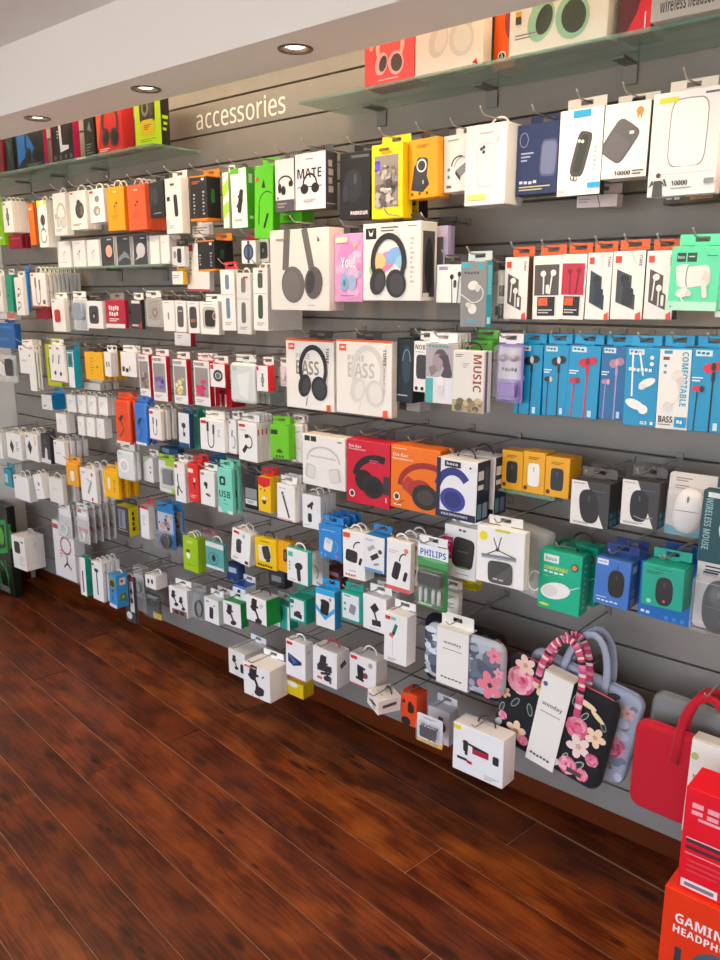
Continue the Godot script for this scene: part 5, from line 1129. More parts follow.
func goods_7() -> void:
	# fourth row, far end
	P("blue_box","blue pack hanging by the corner of the slat wall","accessory box",[-3.5025,1.1927,0.2,0.1774,0.1049,0.03],["1f63a8","1f63a8","1f63a8"],"card:1f63a8",1,0.031,[],[["r",0.1,0.1,0.9,0.2,"3a80c4"],["tl",0.2,0.6,0.5,2,0.06,"5a98d4"]])
	BAG("clear_bag","clear bag with dark gadget hanging at the corner","gadget pack",[-3.541,1.0411,0.2,0.1953,0.124,0.02],"c8ccca","poly","",1,0.021,[],[["rr",0.35,0.5,0.25,0.22,20,"e4e2dc"],["rr",0.75,0.45,0.2,0.3,0,"3a3d42"]])
	P("cable_box","short white box with red dot at corner end","cable box",[-3.3049,1.0957,0.22,0.0969,0.1152,0.018],["f2efec","f2efec","f2efec"],"card",3,0.0186,[0.35,0.0],[["r",0.15,0.08,0.3,0.16,"c84a4a"],["tl",0.2,0.5,0.5,2,0.035,"a8a4a2"]])
	P("cable_box","tall white box with pink print at corner end","cable box",[-3.2253,1.0308,0.235,0.0537,0.1586,0.006],["f2efec","f2efec","f2efec"],"card:f2efec",3,0.0123,[0.7,-1.8],[["r",0.2,0.06,0.4,0.12,"c86a6a"]])
	P("cable_box","lime green box behind leads in fourth row","cable box",[-3.1167,1.0546,0.2,0.1137,0.1688,0.02],["bcc61a","bcc61a","bcc61a"],"card:bcc61a",1,0.021,[1.05,-1.8],[["l","4a4a10",0.05,0.2,0.3,0.25,0.8]])
	P("cable_box","white box with four black plugs in fourth row","cable box",[-3.0297,1.0814,0.23,0.1141,0.143,0.012],["f2efec","f2efec","f2efec"],"card",1,0.013,[0.7,-0.9],[["l","2b2a2c",0.06,0.28,0.25,0.22,0.48],["l","2b2a2c",0.06,0.7,0.25,0.62,0.5],["e",0.35,0.75,0.07,0.06,"2b2a2c",30],["e",0.72,0.77,0.07,0.06,"2b2a2c",30],["r",0.05,0.05,0.2,0.1,"b8606a"],["r",0.55,0.05,0.7,0.1,"b8606a"],["r",0,0.97,1,1,"b8606a"]])
	P("phone_pouch_box","cyan box with white front in fourth row","phone case box",[-2.9444,1.0647,0.22,0.0445,0.1449,0.0324],["eef0f0","16a9c8","16a9c8"],"card:16a9c8",1,0.0334,[0.0,-1.8],[["r",0.1,0.08,0.9,0.45,"2a8a94"],["r",0,0,1,0.05,"16a9c8"],["rr",0.5,0.27,0.2,0.12,0,"1d5a64"]])
	P("memory_card_box","yellow card box in fourth row","memory card box",[-2.7803,1.106,0.22,0.1202,0.1036,0.014],["f5b70f","f5b70f","f5b70f"],"card:33312f",5,0.023,[0.7,0.0],[["tl",0.3,0.2,0.2,6,0.11,"c8920a"],["r",0.65,0.5,0.75,0.55,"6d4a08"]])
	P("cable_box","small white box under the yellow cards","cable box",[-2.903,1.0534,0.16,0.1117,0.0272,0.02],["d9d4d0","d9d4d0","d9d4d0"],"card:d9d4d0",3,0.0325,[0.0,1.8],[])
	P("adapter_box","white card box with two tiny black plugs","adapter box",[-2.6679,1.1266,0.23,0.0447,0.0886,0.015],["f2efec","f2efec","f2efec"],"card",2,0.016,[-0.7,-1.8],[["l","2b2a2c",0.14,0.35,0.4,0.4,0.6],["l","2b2a2c",0.14,0.7,0.4,0.75,0.58]])
	P("adapter_box","white card box with small black connectors","adapter box",[-2.5351,1.1351,0.23,0.0896,0.0852,0.012],["f2efec","f2efec","f2efec"],"card",2,0.013,[-0.7,1.8],[["r",0.1,0.6,0.25,0.8,"2b2a2c"],["r",0.32,0.66,0.5,0.82,"2b2a2c"],["r",0.55,0.55,0.62,0.75,"6d6866"]])
	P("cable_box","white red window box with brown lead","lead box",[-2.4443,1.0706,0.23,0.0627,0.146,0.02],["efeae8","c8102e","c8102e"],"card:efeae8",1,0.021,[1.05,-0.9],[["r",0.08,0.15,0.92,0.8,"9a9492"],["blot",137,12,0.14,0.42,0.86,0.78,0.16,["6d5648","8d7460","d0c0a8"]],["t",0.1,0.04,0.6,0.06,"4a4446","FASTER"],["tl",0.15,0.86,0.5,2,0.04,"a8a4a2"]])
	P("cable_box","white red window box with purple lead","lead box",[-2.3543,1.0632,0.23,0.0775,0.1522,0.0187],["efeae8","c8102e","c8102e"],"card:efeae8",1,0.0197,[0.35,0.9],[["r",0.08,0.15,0.92,0.8,"9a9492"],["blot",151,12,0.14,0.42,0.86,0.78,0.16,["5d3f98","7a5ab8","8d74c8"]],["t",0.1,0.04,0.6,0.06,"4a4446","FASTER"],["tl",0.15,0.86,0.5,2,0.04,"a8a4a2"]])
	P("cable_box","white red window box with cream yellow lead","lead box",[-2.2402,1.0629,0.23,0.0749,0.1483,0.0207],["efeae8","c8102e","c8102e"],"card:efeae8",1,0.0217,[0.7,-0.9],[["r",0.08,0.15,0.92,0.8,"9a9492"],["blot",172,12,0.14,0.42,0.86,0.78,0.16,["e8dc98","d8c878","f0e8b8"]],["t",0.1,0.04,0.6,0.06,"4a4446","FASTER"],["tl",0.15,0.86,0.5,2,0.04,"a8a4a2"]])
	P("cable_box","white red window box with pink lead","lead box",[-2.1251,1.0668,0.23,0.0799,0.1454,0.02],["efeae8","c8102e","c8102e"],"card:efeae8",2,0.021,[0.0,0.0],[["r",0.08,0.15,0.92,0.8,"9a9492"],["blot",193,12,0.14,0.42,0.86,0.78,0.16,["e03a6a","d02458","f0709a"]],["t",0.1,0.04,0.6,0.06,"4a4446","FASTER"],["tl",0.15,0.86,0.5,2,0.04,"a8a4a2"]])
	P("accessory_box","red box hanging behind the pink lead box","lead box",[-2.1058,1.0583,0.16,0.0885,0.0591,0.06],["b8102a","b8102a","b8102a"],"card:a00c24",1,0.061,[0.35,0.0],[["r",0.3,0.3,0.4,1,"efe8e4"],["r",0.6,0.3,0.7,1,"efe8e4"]])
	P("ring_holder_box","small white box with dark ring holder and red side","ring holder box",[-1.9961,1.1412,0.27,0.0703,0.0712,0.02],["f2efec","d01f2f","d01f2f"],"card",1,0.021,[0.35,0.0],[["a",0.55,0.5,0.27,0.2,0,360,0.12,"3a3a3e"],["e",0.55,0.5,0.16,0.12,"6d7076"],["r",0.05,0.03,0.25,0.23,"d8222f"]])
	BAG("foil_pouch","large silvery white pouch in fourth row","pouch pack",[-1.8803,1.1007,0.27,0.1145,0.1215,0.02],"d9dedb","gloss","card:dde2df",1,0.021,[0],[["r",0.12,0.1,0.3,0.2,"bcc4bf"],["p","e8ecea",0.3,0.3,0.8,0.2,0.7,0.9,0.4,0.8]])
	P("watch_box","small white box with wristwatch and red side","watch box",[-1.7924,1.1439,0.27,0.0469,0.0747,0.0301],["f2efec","e0202a","e0202a"],"card",1,0.0311,[0.7,0.9],[["wat",0.55,0.55,0.42,"6d7076","a4a8ae"],["r",0.03,0.03,0.23,0.18,"d8222f"]])
	BL("mirror_pack","small pale pink pack beside BASS headphones","gadget pack",[-1.7419,1.1592,0.24,0.0319,0.0592,0.015],"e8dada","card",1,0.016,[],[],[0.05,0.05,0.95,0.95],[["oval",0.5,0.55,0.6,"e0c4c8",1.2]])
	P("adapter_box","grey green striped pack below the red sided watch","adapter box",[-1.864,1.094,0.2,0.0576,0.0323,0.02],["9aaaa6","9aaaa6","9aaaa6"],"card:9aaaa6",3,0.0206,[1.05,-0.9],[["r",0.2,0,0.3,1,"6d7d7a"],["r",0.6,0,0.7,1,"6d7d7a"]])

func goods_8() -> void:
	# fifth row: leads, adapters and boxed headphones
	P("cable_box","white fronted blue box low at the corner end","cable box",[-3.1945,0.9524,0.2,0.079,0.0621,0.0629],["e8e4e2","1590d0","1590d0"],"card:1590d0",1,0.0639,[0.7,1.8],[["r",0.2,0.7,0.4,0.8,"6d6a68"]])
	P("adapter_box","small white adapter carton beside the blue lead box","adapter box",[-3.0005,0.9598,0.2,0.0649,0.0707,0.02],["f2efec","f2efec","f2efec"],"ring",2,0.021,[0.7,1.8],[["tl",0.2,0.3,0.5,3,0.1,"cfc8c4"]])
	P("adapter_box","second small white adapter carton from the blue lead box","adapter box",[-2.92,0.9632,0.2,0.0594,0.0708,0.02],["f2efec","f2efec","f2efec"],"ring",2,0.021,[-0.7,-0.9],[["tl",0.2,0.3,0.5,3,0.1,"cfc8c4"],["r",0,0,0.1,1,"e0d4d0"]])
	P("adapter_box","third small white adapter carton from the blue lead box","adapter box",[-2.844,0.9666,0.2,0.0579,0.0705,0.02],["f2efec","f2efec","f2efec"],"ring",2,0.021,[-0.7,-1.8],[["tl",0.2,0.3,0.5,3,0.1,"cfc8c4"]])
	P("adapter_box","fourth small white adapter carton from the blue lead box","adapter box",[-2.7684,0.9701,0.2,0.0599,0.0699,0.02],["f2efec","f2efec","f2efec"],"ring",2,0.021,[-0.7,1.8],[["tl",0.2,0.3,0.5,3,0.1,"cfc8c4"],["r",0,0,0.1,1,"e0d4d0"]])
	P("adapter_box","low white adapter carton at end of lower short row","adapter box",[-3.0894,0.8656,0.2,0.0777,0.0789,0.0403],["f2efec","f2efec","f2efec"],"ring",1,0.0413,[0.0,0.0],[["tl",0.3,0.3,0.3,3,0.1,"cfc8c4"]])
	P("adapter_box","low white adapter carton in middle of lower short row","adapter box",[-2.9381,0.873,0.2,0.0484,0.0753,0.022],["f2efec","f2efec","f2efec"],"ring",2,0.023,[0.35,0.0],[["tl",0.3,0.3,0.3,3,0.1,"cfc8c4"]])
	P("adapter_box","low white adapter carton second from the orange pouch","adapter box",[-2.8685,0.8753,0.2,0.0544,0.0755,0.022],["f2efec","f2efec","f2efec"],"ring",2,0.023,[0.0,0.9],[["tl",0.3,0.3,0.3,3,0.1,"cfc8c4"]])
	P("adapter_box","low white adapter carton beside the orange pouch","adapter box",[-2.7972,0.8776,0.2,0.053,0.0764,0.035],["f2efec","f2efec","f2efec"],"ring",1,0.036,[-0.35,-0.9],[["tl",0.3,0.3,0.3,3,0.1,"cfc8c4"]])
	BAG("cable_pouch","bright orange pouch with black lead","lead pouch",[-2.5675,0.8896,0.25,0.0928,0.1608,0.02],"ec4a12","gloss","card:ec4a12",2,0.021,[],[["l","2b2a2c",0.05,0.25,0.4,0.5,0.55,0.6,0.65,0.3,0.85],["l","2b2a2c",0.14,0.35,0.45,0.55,0.35],["r",0.05,0.94,0.95,1,"f0e4dc"]])
	BAG("cable_pouch","bright blue pouch with black lead","lead pouch",[-2.4551,0.9003,0.25,0.0722,0.1497,0.02],"2f77cf","gloss","card:2f77cf",2,0.0243,[],[["l","1d2a44",0.05,0.25,0.5,0.5,0.6,0.6,0.7,0.3,0.9],["l","1d2a44",0.14,0.35,0.5,0.6,0.35],["r",0.05,0.94,0.95,1,"e4e8f0"]])
	P("cable_box","white box with upright grey lead and plugs","cable box",[-2.3656,0.9286,0.25,0.0686,0.1049,0.016],["f2efec","f2efec","f2efec"],"ring",3,0.0257,[-1.05,-0.9],[["cab",0.5,0.52,0.75,"3f5a58"],["r",0.06,0.05,0.36,0.15000000000000002,"d8222f"],["r",0,0.97,1,1,"c88080"]])
	P("adapter_box","white box with black pendant gadget and navy side","adapter box",[-2.2046,0.9197,0.25,0.0556,0.1173,0.0208],["e4e6ea","1d4a78","1d4a78"],"card:1d4a78",1,0.0218,[-1.05,0.9],[["e",0.5,0.35,0.2,0.08,"3a3436"],["l","6d5a50",0.06,0.5,0.4,0.5,0.55],["rr",0.55,0.6,0.1,0.06,0,"3a3436"],["r",0,0.85,1,1,"1d4a78"]])
	P("cable_box","teal box behind white lead boxes in fifth row","cable box",[-2.2049,0.9073,0.2,0.0281,0.134,0.03],["14967e","14967e","14967e"],"card:14967e",1,0.031,[1.05,0.0],[["r",0.2,0.1,0.8,0.15,"b8e4d8"]])
	P("cable_box","white box with black lead loop in fifth row","cable box",[-2.0459,0.931,0.26,0.1152,0.1015,0.018],["f2efec","f2efec","f2efec"],"card",2,0.019,[-0.35,1.8],[["cab",0.45,0.45,0.6,"3a3638"],["r",0.05,0.05,0.27,0.15000000000000002,"d8222f"],["tl",0.75,0.3,0.1,4,0.06,"a8a4a2"]])
	P("cable_box","narrow white box with hook shaped lead","cable box",[-1.9688,0.9289,0.24,0.0366,0.1091,0.018],["f2efec","f2efec","f2efec"],"card",2,0.019,[-0.7,-0.9],[["a",0.6,0.65,0.25,0.18,-90,120,0.08,"6d6260"],["l","6d6260",0.14,0.5,0.3,0.45,0.5],["r",0.07,0.05,0.31,0.12000000000000001,"c87a80"]])
	P("adapter_box","white box with twin black adapter plugs","adapter box",[-1.8749,0.9209,0.26,0.0887,0.1205,0.016],["f2efec","f2efec","f2efec"],"card",4,0.0166,[-0.35,-1.8],[["plug",0.5,0.55,0.7,"2f2e30"],["r",0.06,0.06,0.4,0.13,"d8222f"],["tl",0.1,0.2,0.35,1,0.04,"7dc0a8"],["R"],["r",0.2,0.15,0.6,0.3,"d8606a"]])
	P("cable_box","bright lime green box in fifth row","cable box",[-1.7146,0.9526,0.28,0.077,0.0992,0.014],["6cc61c","6cc61c","6cc61c"],"card:6cc61c",2,0.015,[1.05,0.9],[["r",0.06,0.14,0.42,0.28,"223a14"],["e",0.5,0.78,0.18,0.04,"3a5a1c"],["e",0.5,0.74,0.1,0.04,"3a5a1c"],["c",0.35,0.92,0.05,"2f4a16"],["c",0.52,0.92,0.05,"2f4a16"],["c",0.68,0.92,0.05,"2f4a16"]])
	BAG("cable_pouch","white pouch with grey lead beside lime box","lead pouch",[-1.6754,0.9409,0.25,0.0488,0.1158,0.016],"ded9d3","gloss","card:ded9d3",2,0.017,[],[["a",0.8,0.75,0.5,0.2,100,180,0.05,"6d6866"],["l","9a9490",0.06,0.1,0.25,0.9,0.18],["r",0.1,0.6,0.9,0.62,"b8b2ac"]])
	P("headphone_box","white box with slender white headphones in fifth row","headphone box",[-1.5468,0.8905,0.27,0.1641,0.1471,0.05],["efebe6","efebe6","efebe6"],"card:33312f",1,0.051,[],[["r",0.06,0.03,0.19,0.13,"2a282a"],["r",0.21,0.03,0.34,0.13,"2a282a"],["a",0.5,0.48,0.38,0.26,175,365,0.03,"c9c2ba"],["a",0.5,0.48,0.35,0.24,178,362,0.015,"e0dad2"],["t",0.2,0.4,0.6,0.035,"a8a29a","HEADPHONES"],["rr",0.2,0.72,0.12,0.14,8,"cfc8c0"],["rr",0.22,0.72,0.09,0.12,8,"e2dcd4"],["rr",0.78,0.73,0.13,0.14,-12,"cfc8c0"],["rr",0.76,0.74,0.1,0.12,-12,"e2dcd4"],["r",0.84,0.06,0.94,0.09,"8d8884"]])
	P("headphone_box","crimson box with black headphones in fifth row","headphone box",[-1.3867,0.8651,0.265,0.1524,0.1765,0.06],["cf1233","cf1233","cf1233"],"card:33312f",1,0.061,[],[["a",0.72,0.55,0.5,0.3,180,290,0.13,"231c1f"],["e",0.42,0.62,0.22,0.17,"1e181b",15],["e",0.62,0.7,0.25,0.18,"2d2629"],["e",0.62,0.7,0.16,0.12,"1e181b"],["r",0.86,0.5,1,0.78,"3a3235"],["t",0.06,0.08,0.3,0.04,"f0d8dc","On-Ear"],["t",0.06,0.13,0.4,0.035,"f0d8dc","Headphones"],["c",0.14,0.85,0.07,"eadfdd"],["c",0.14,0.85,0.045,"4a2a30"],["tl",0.55,0.28,0.2,2,0.03,"e05a70"],["l","f0d8dc",0.02,0.93,0.82,0.93,0.9]])
	P("headphone_box","orange box with red and black headphones","headphone box",[-1.2286,0.8764,0.265,0.1574,0.1674,0.06],["ee7414","ee7414","ee7414"],"card:33312f",1,0.061,[],[["a",0.75,0.62,0.55,0.36,180,290,0.1,"9c2a26"],["rr",0.42,0.62,0.16,0.12,30,"b8392e"],["e",0.62,0.66,0.25,0.17,"a83228"],["e",0.72,0.75,0.27,0.2,"2f2a28"],["e",0.72,0.75,0.17,0.12,"47403d"],["t",0.05,0.12,0.32,0.05,"fbe8d8","On-Ear"],["t",0.05,0.19,0.42,0.04,"fbe8d8","Headphones"],["tl",0.04,0.04,0.3,1,0.02,"fbe8d8"],["c",0.14,0.81,0.07,"f2e8dc"],["c",0.14,0.81,0.045,"4a3a30"],["r",0.08,0.93,0.24,0.95,"fbe8d8"],["l","3a2a20",0.01,0.14,0.94,0.3,0.85]])
	P("headphone_box","white and navy box with blue headphones","headphone box",[-1.0829,0.887,0.29,0.1158,0.148,0.06],["e8e8ec","1f2340","e8e8ec"],"ring:26262a",2,0.0806,[-0.7,0.9],[["a",0.42,0.6,0.42,0.4,200,320,0.17,"2c3680"],["e",0.42,0.68,0.32,0.2,"39439a",10],["e",0.42,0.68,0.21,0.14,"2a3474",10],["r",0,0,0.1,1,"1f2340"],["r",0.0,0.88,1,1,"1f2340"],["r",0.2,0.03,0.6,0.13,"1b1b22"],["t",0.25,0.05,0.28,0.05,"e8e8ec","hoco"],["t",0.15,0.915,0.66,0.04,"c8cce0","HEADPHONES"],["c",0.84,0.1,0.025,"2b2a2c"],["R"],["r",0.1,0.15,0.5,0.3,"dcdce4"],["r",0.1,0.38,0.5,0.46,"dcdce4"],["r",0.6,0.1,0.85,0.5,"4a5078"],["r",0.1,0.7,0.4,0.95,"5a8a9a"],["r",0.5,0.7,0.85,0.95,"8a90b0"]])

func goods_9() -> void:
	# mice
	P("mouse_box","amber box with black mouse at shelf end","mouse box",[-0.9954,0.9555,0.18,0.0577,0.098,0.05],["eda91c","eda91c","eda91c"],"",1,0.051,[],[["rr",0.5,0.55,0.27,0.28,0,"33302f"],["rr",0.5,0.42,0.03,0.06,0,"5d5a58"],["tl",0.25,0.12,0.5,2,0.04,"8d5f0a"],["c",0.15,0.88,0.09,"5a3a1a"]])
	P("mouse_box","amber box with white mouse on small glass shelf","mouse box",[-0.9359,0.9555,0.18,0.0588,0.1015,0.05],["eda91c","eda91c","eda91c"],"",1,0.051,[],[["rr",0.5,0.55,0.27,0.28,0,"f2efe8"],["rr",0.5,0.42,0.03,0.06,0,"c8c4bc"],["tl",0.25,0.12,0.5,2,0.04,"8d5f0a"],["c",0.15,0.88,0.09,"5a3a1a"]])
	P("mouse_box","amber box with slate mouse on small glass shelf","mouse box",[-0.8741,0.9555,0.18,0.0625,0.0967,0.0618],["eda91c","eda91c","eda91c"],"",1,0.0628,[],[["rr",0.5,0.55,0.27,0.28,0,"2b2f3a"],["rr",0.5,0.42,0.03,0.06,0,"4a5060"],["tl",0.25,0.12,0.5,2,0.04,"8d5f0a"],["c",0.15,0.88,0.09,"5a3a1a"]])
	P("mouse_box","grey box with angular black mouse","mouse box",[-0.7702,0.9133,0.22,0.0923,0.1027,0.045],["3d3c3e","3d3c3e","3d3c3e"],"card:5a5856",2,0.046,[0.35,-0.9],[["p","e6e2de",0,0,0.4,0,0.88,1,0,1],["ms",0.48,0.55,0.5,"262528","4a484c",-8],["tl",0.05,0.05,0.3,1,0.03,"6d6a6a"],["tl",0.08,0.92,0.55,2,0.025,"7d7a78"],["tl",0.55,0.18,0.35,1,0.03,"4a6a78"],["R"],["r",0.15,0.66,0.45,0.78,"2fa0b8"],["r",0.15,0.82,0.45,0.94,"2fa0b8"],["r",0.55,0.66,0.85,0.78,"4a6a88"],["r",0.55,0.82,0.85,0.94,"2fa0b8"]])
	P("mouse_box","grey box with rounded black mouse and cord","mouse box",[-0.6558,0.9346,0.22,0.0831,0.1004,0.045],["3d3c3e","3d3c3e","3d3c3e"],"card:5a5856",2,0.046,[0.35,-0.9],[["p","e6e2de",0,0,0.4,0,0.88,1,0,1],["ms",0.48,0.55,0.5,"262528","4a484c",0],["l","8d8a8c",0.03,0.35,0.78,0.6,0.83,0.85,0.76],["tl",0.05,0.05,0.3,1,0.03,"6d6a6a"],["tl",0.08,0.92,0.55,2,0.025,"7d7a78"],["tl",0.55,0.18,0.35,1,0.03,"4a6a78"],["R"],["r",0.15,0.66,0.45,0.78,"2fa0b8"],["r",0.15,0.82,0.45,0.94,"2fa0b8"],["r",0.55,0.66,0.85,0.78,"4a6a88"],["r",0.55,0.82,0.85,0.94,"2fa0b8"]])
	BL("mouse_pack","clear pack with silvery white mouse","mouse pack",[-0.5482,0.9267,0.24,0.1103,0.1354,0.045],"d4cdc8","",1,0.046,[-1,6],[["p","3d9cb8",0,0.85,0.5,0.95,1,0.62,1,1,0,1],["tl",0.12,0.08,0.3,2,0.04,"8d8682"],["tl",0.12,0.2,0.25,2,0.04,"8d8682"]],[0.06,0.2,0.94,0.94],[["mouse",0.42,0.57,0.54,"e6e2e2",-6]])
	P("mouse_box","dark teal box lettered WIRELESS MOUSE","mouse box",[-0.4489,0.9016,0.27,0.1223,0.1467,0.03],["0f4a52","0f4a52","0f4a52"],"card:0f4a52",1,0.031,[-1.05,0.9],[["tv",0.06,0.1,0.11,0.72,"8fb0b4","WIRELESS MOUSE"],["r",0.08,0.02,0.35,0.09,"d8e0e0"],["e",0.6,0.5,0.3,0.25,"e4e0d8"]])
	P("mouse_box","large green box with white mouse and yellow lettering","mouse box",[-0.8321,0.6905,0.22,0.1082,0.1469,0.045],["12b28c","12b28c","12b28c"],"ring:22302c",2,0.0838,[-0.7,0.0],[["r",0.1,0.07,0.46,0.2,"e8f0ec"],["t",0.15,0.1,0.26,0.07,"12a080","hoco"],["t",0.12,0.26,0.56,0.06,"e4e43a","COMFORTABLE"],["r",0.12,0.34,0.21,0.372,"d8f0e8"],["r",0.245,0.344,0.335,0.376,"d8f0e8"],["r",0.37,0.348,0.46,0.38,"d8f0e8"],["r",0.495,0.34,0.585,0.372,"d8f0e8"],["e",0.42,0.66,0.36,0.14,"efedea",-14],["e",0.3,0.68,0.18,0.1,"e0dedb",-14],["l","d8e4e0",0.02,0.72,0.6,0.98,0.5],["c",0.84,0.2,0.09,"4a4a3c"],["c",0.84,0.2,0.06,"c88a4a"],["e",0.18,0.92,0.12,0.02,"d8e43a"],["tl",0.12,0.42,0.14,1,0.03,"9ad83a"],["R"],["tl",0.3,0.15,0.3,8,0.1,"7adcc0"]])
	P("mouse_box","blue box with black wired mouse","mouse box",[-0.7044,0.7371,0.22,0.0823,0.1108,0.05],["4276c4","4276c4","4276c4"],"card:1f3a80",2,0.0514,[-1.05,0.9],[["r",0.05,0.03,0.36,0.14,"e8ecf4"],["t",0.08,0.06,0.24,0.05,"3a66b4","PHILIPS"],["ms",0.62,0.5,0.46,"26241f","3a3834"],["l","2b2a2c",0.02,0.62,0.28,0.64,0.1],["r",0.12,0.88,0.209,0.912,"dfe6f4"],["r",0.244,0.884,0.333,0.916,"dfe6f4"],["r",0.368,0.888,0.457,0.92,"dfe6f4"],["r",0.492,0.88,0.581,0.912,"dfe6f4"],["r",0.616,0.884,0.705,0.916,"dfe6f4"],["tl",0.08,0.82,0.3,1,0.03,"dfe6f4"],["R"],["r",0.2,0.1,0.7,0.25,"c8d0e4"],["r",0.2,0.6,0.7,0.75,"8a94b8"],["r",0.2,0.8,0.7,0.95,"8a94b8"]])
	P("mouse_box","teal box with black wired mouse","mouse box",[-0.5829,0.7751,0.25,0.0888,0.0925,0.05],["17a68c","17a68c","17a68c"],"card:17a68c",1,0.051,[0.7,0.0],[["ms",0.55,0.6,0.42,"2b2728","4a4648"],["l","2b2a2c",0.02,0.55,0.28,0.55,0.36],["tl",0.1,0.16,0.4,2,0.04,"0f5a4c"],["tl",0.3,0.08,0.4,1,0.03,"0f5a4c"],["c",0.2,0.88,0.06,"8ae0cc"],["c",0.56,0.83,0.03,"d85a7a"]])
	P("mouse_box","large blue box behind the teal mouse box","mouse box",[-0.5928,0.7249,0.195,0.1182,0.1278,0.05],["1f6fbf","1f6fbf","1f6fbf"],"card:18529a",2,0.051,[0.0,-1.8],[["r",0.06,0.88,0.132,0.928,"e0ecf8"],["r",0.16,0.886,0.232,0.934,"e0ecf8"],["c",0.55,0.93,0.04,"4a92d4"],["c",0.7,0.93,0.04,"4a92d4"],["c",0.85,0.93,0.04,"4a92d4"]])
	BL("mouse_pack","clear pack with glossy black mouse","mouse pack",[-0.4756,0.7357,0.25,0.109,0.1535,0.05],"d9d4d2","",1,0.051,[0,0],[["tl",0.15,0.1,0.5,2,0.05,"2a2a2c"],["r",0.12,0.18,0.4,0.21,"3a3a3c"],["r",0.5,0.18,0.75,0.21,"3a3a3c"]],[0.06,0.2,0.96,0.97],[["mouse",0.52,0.62,0.64,"3a3a3c",0]])

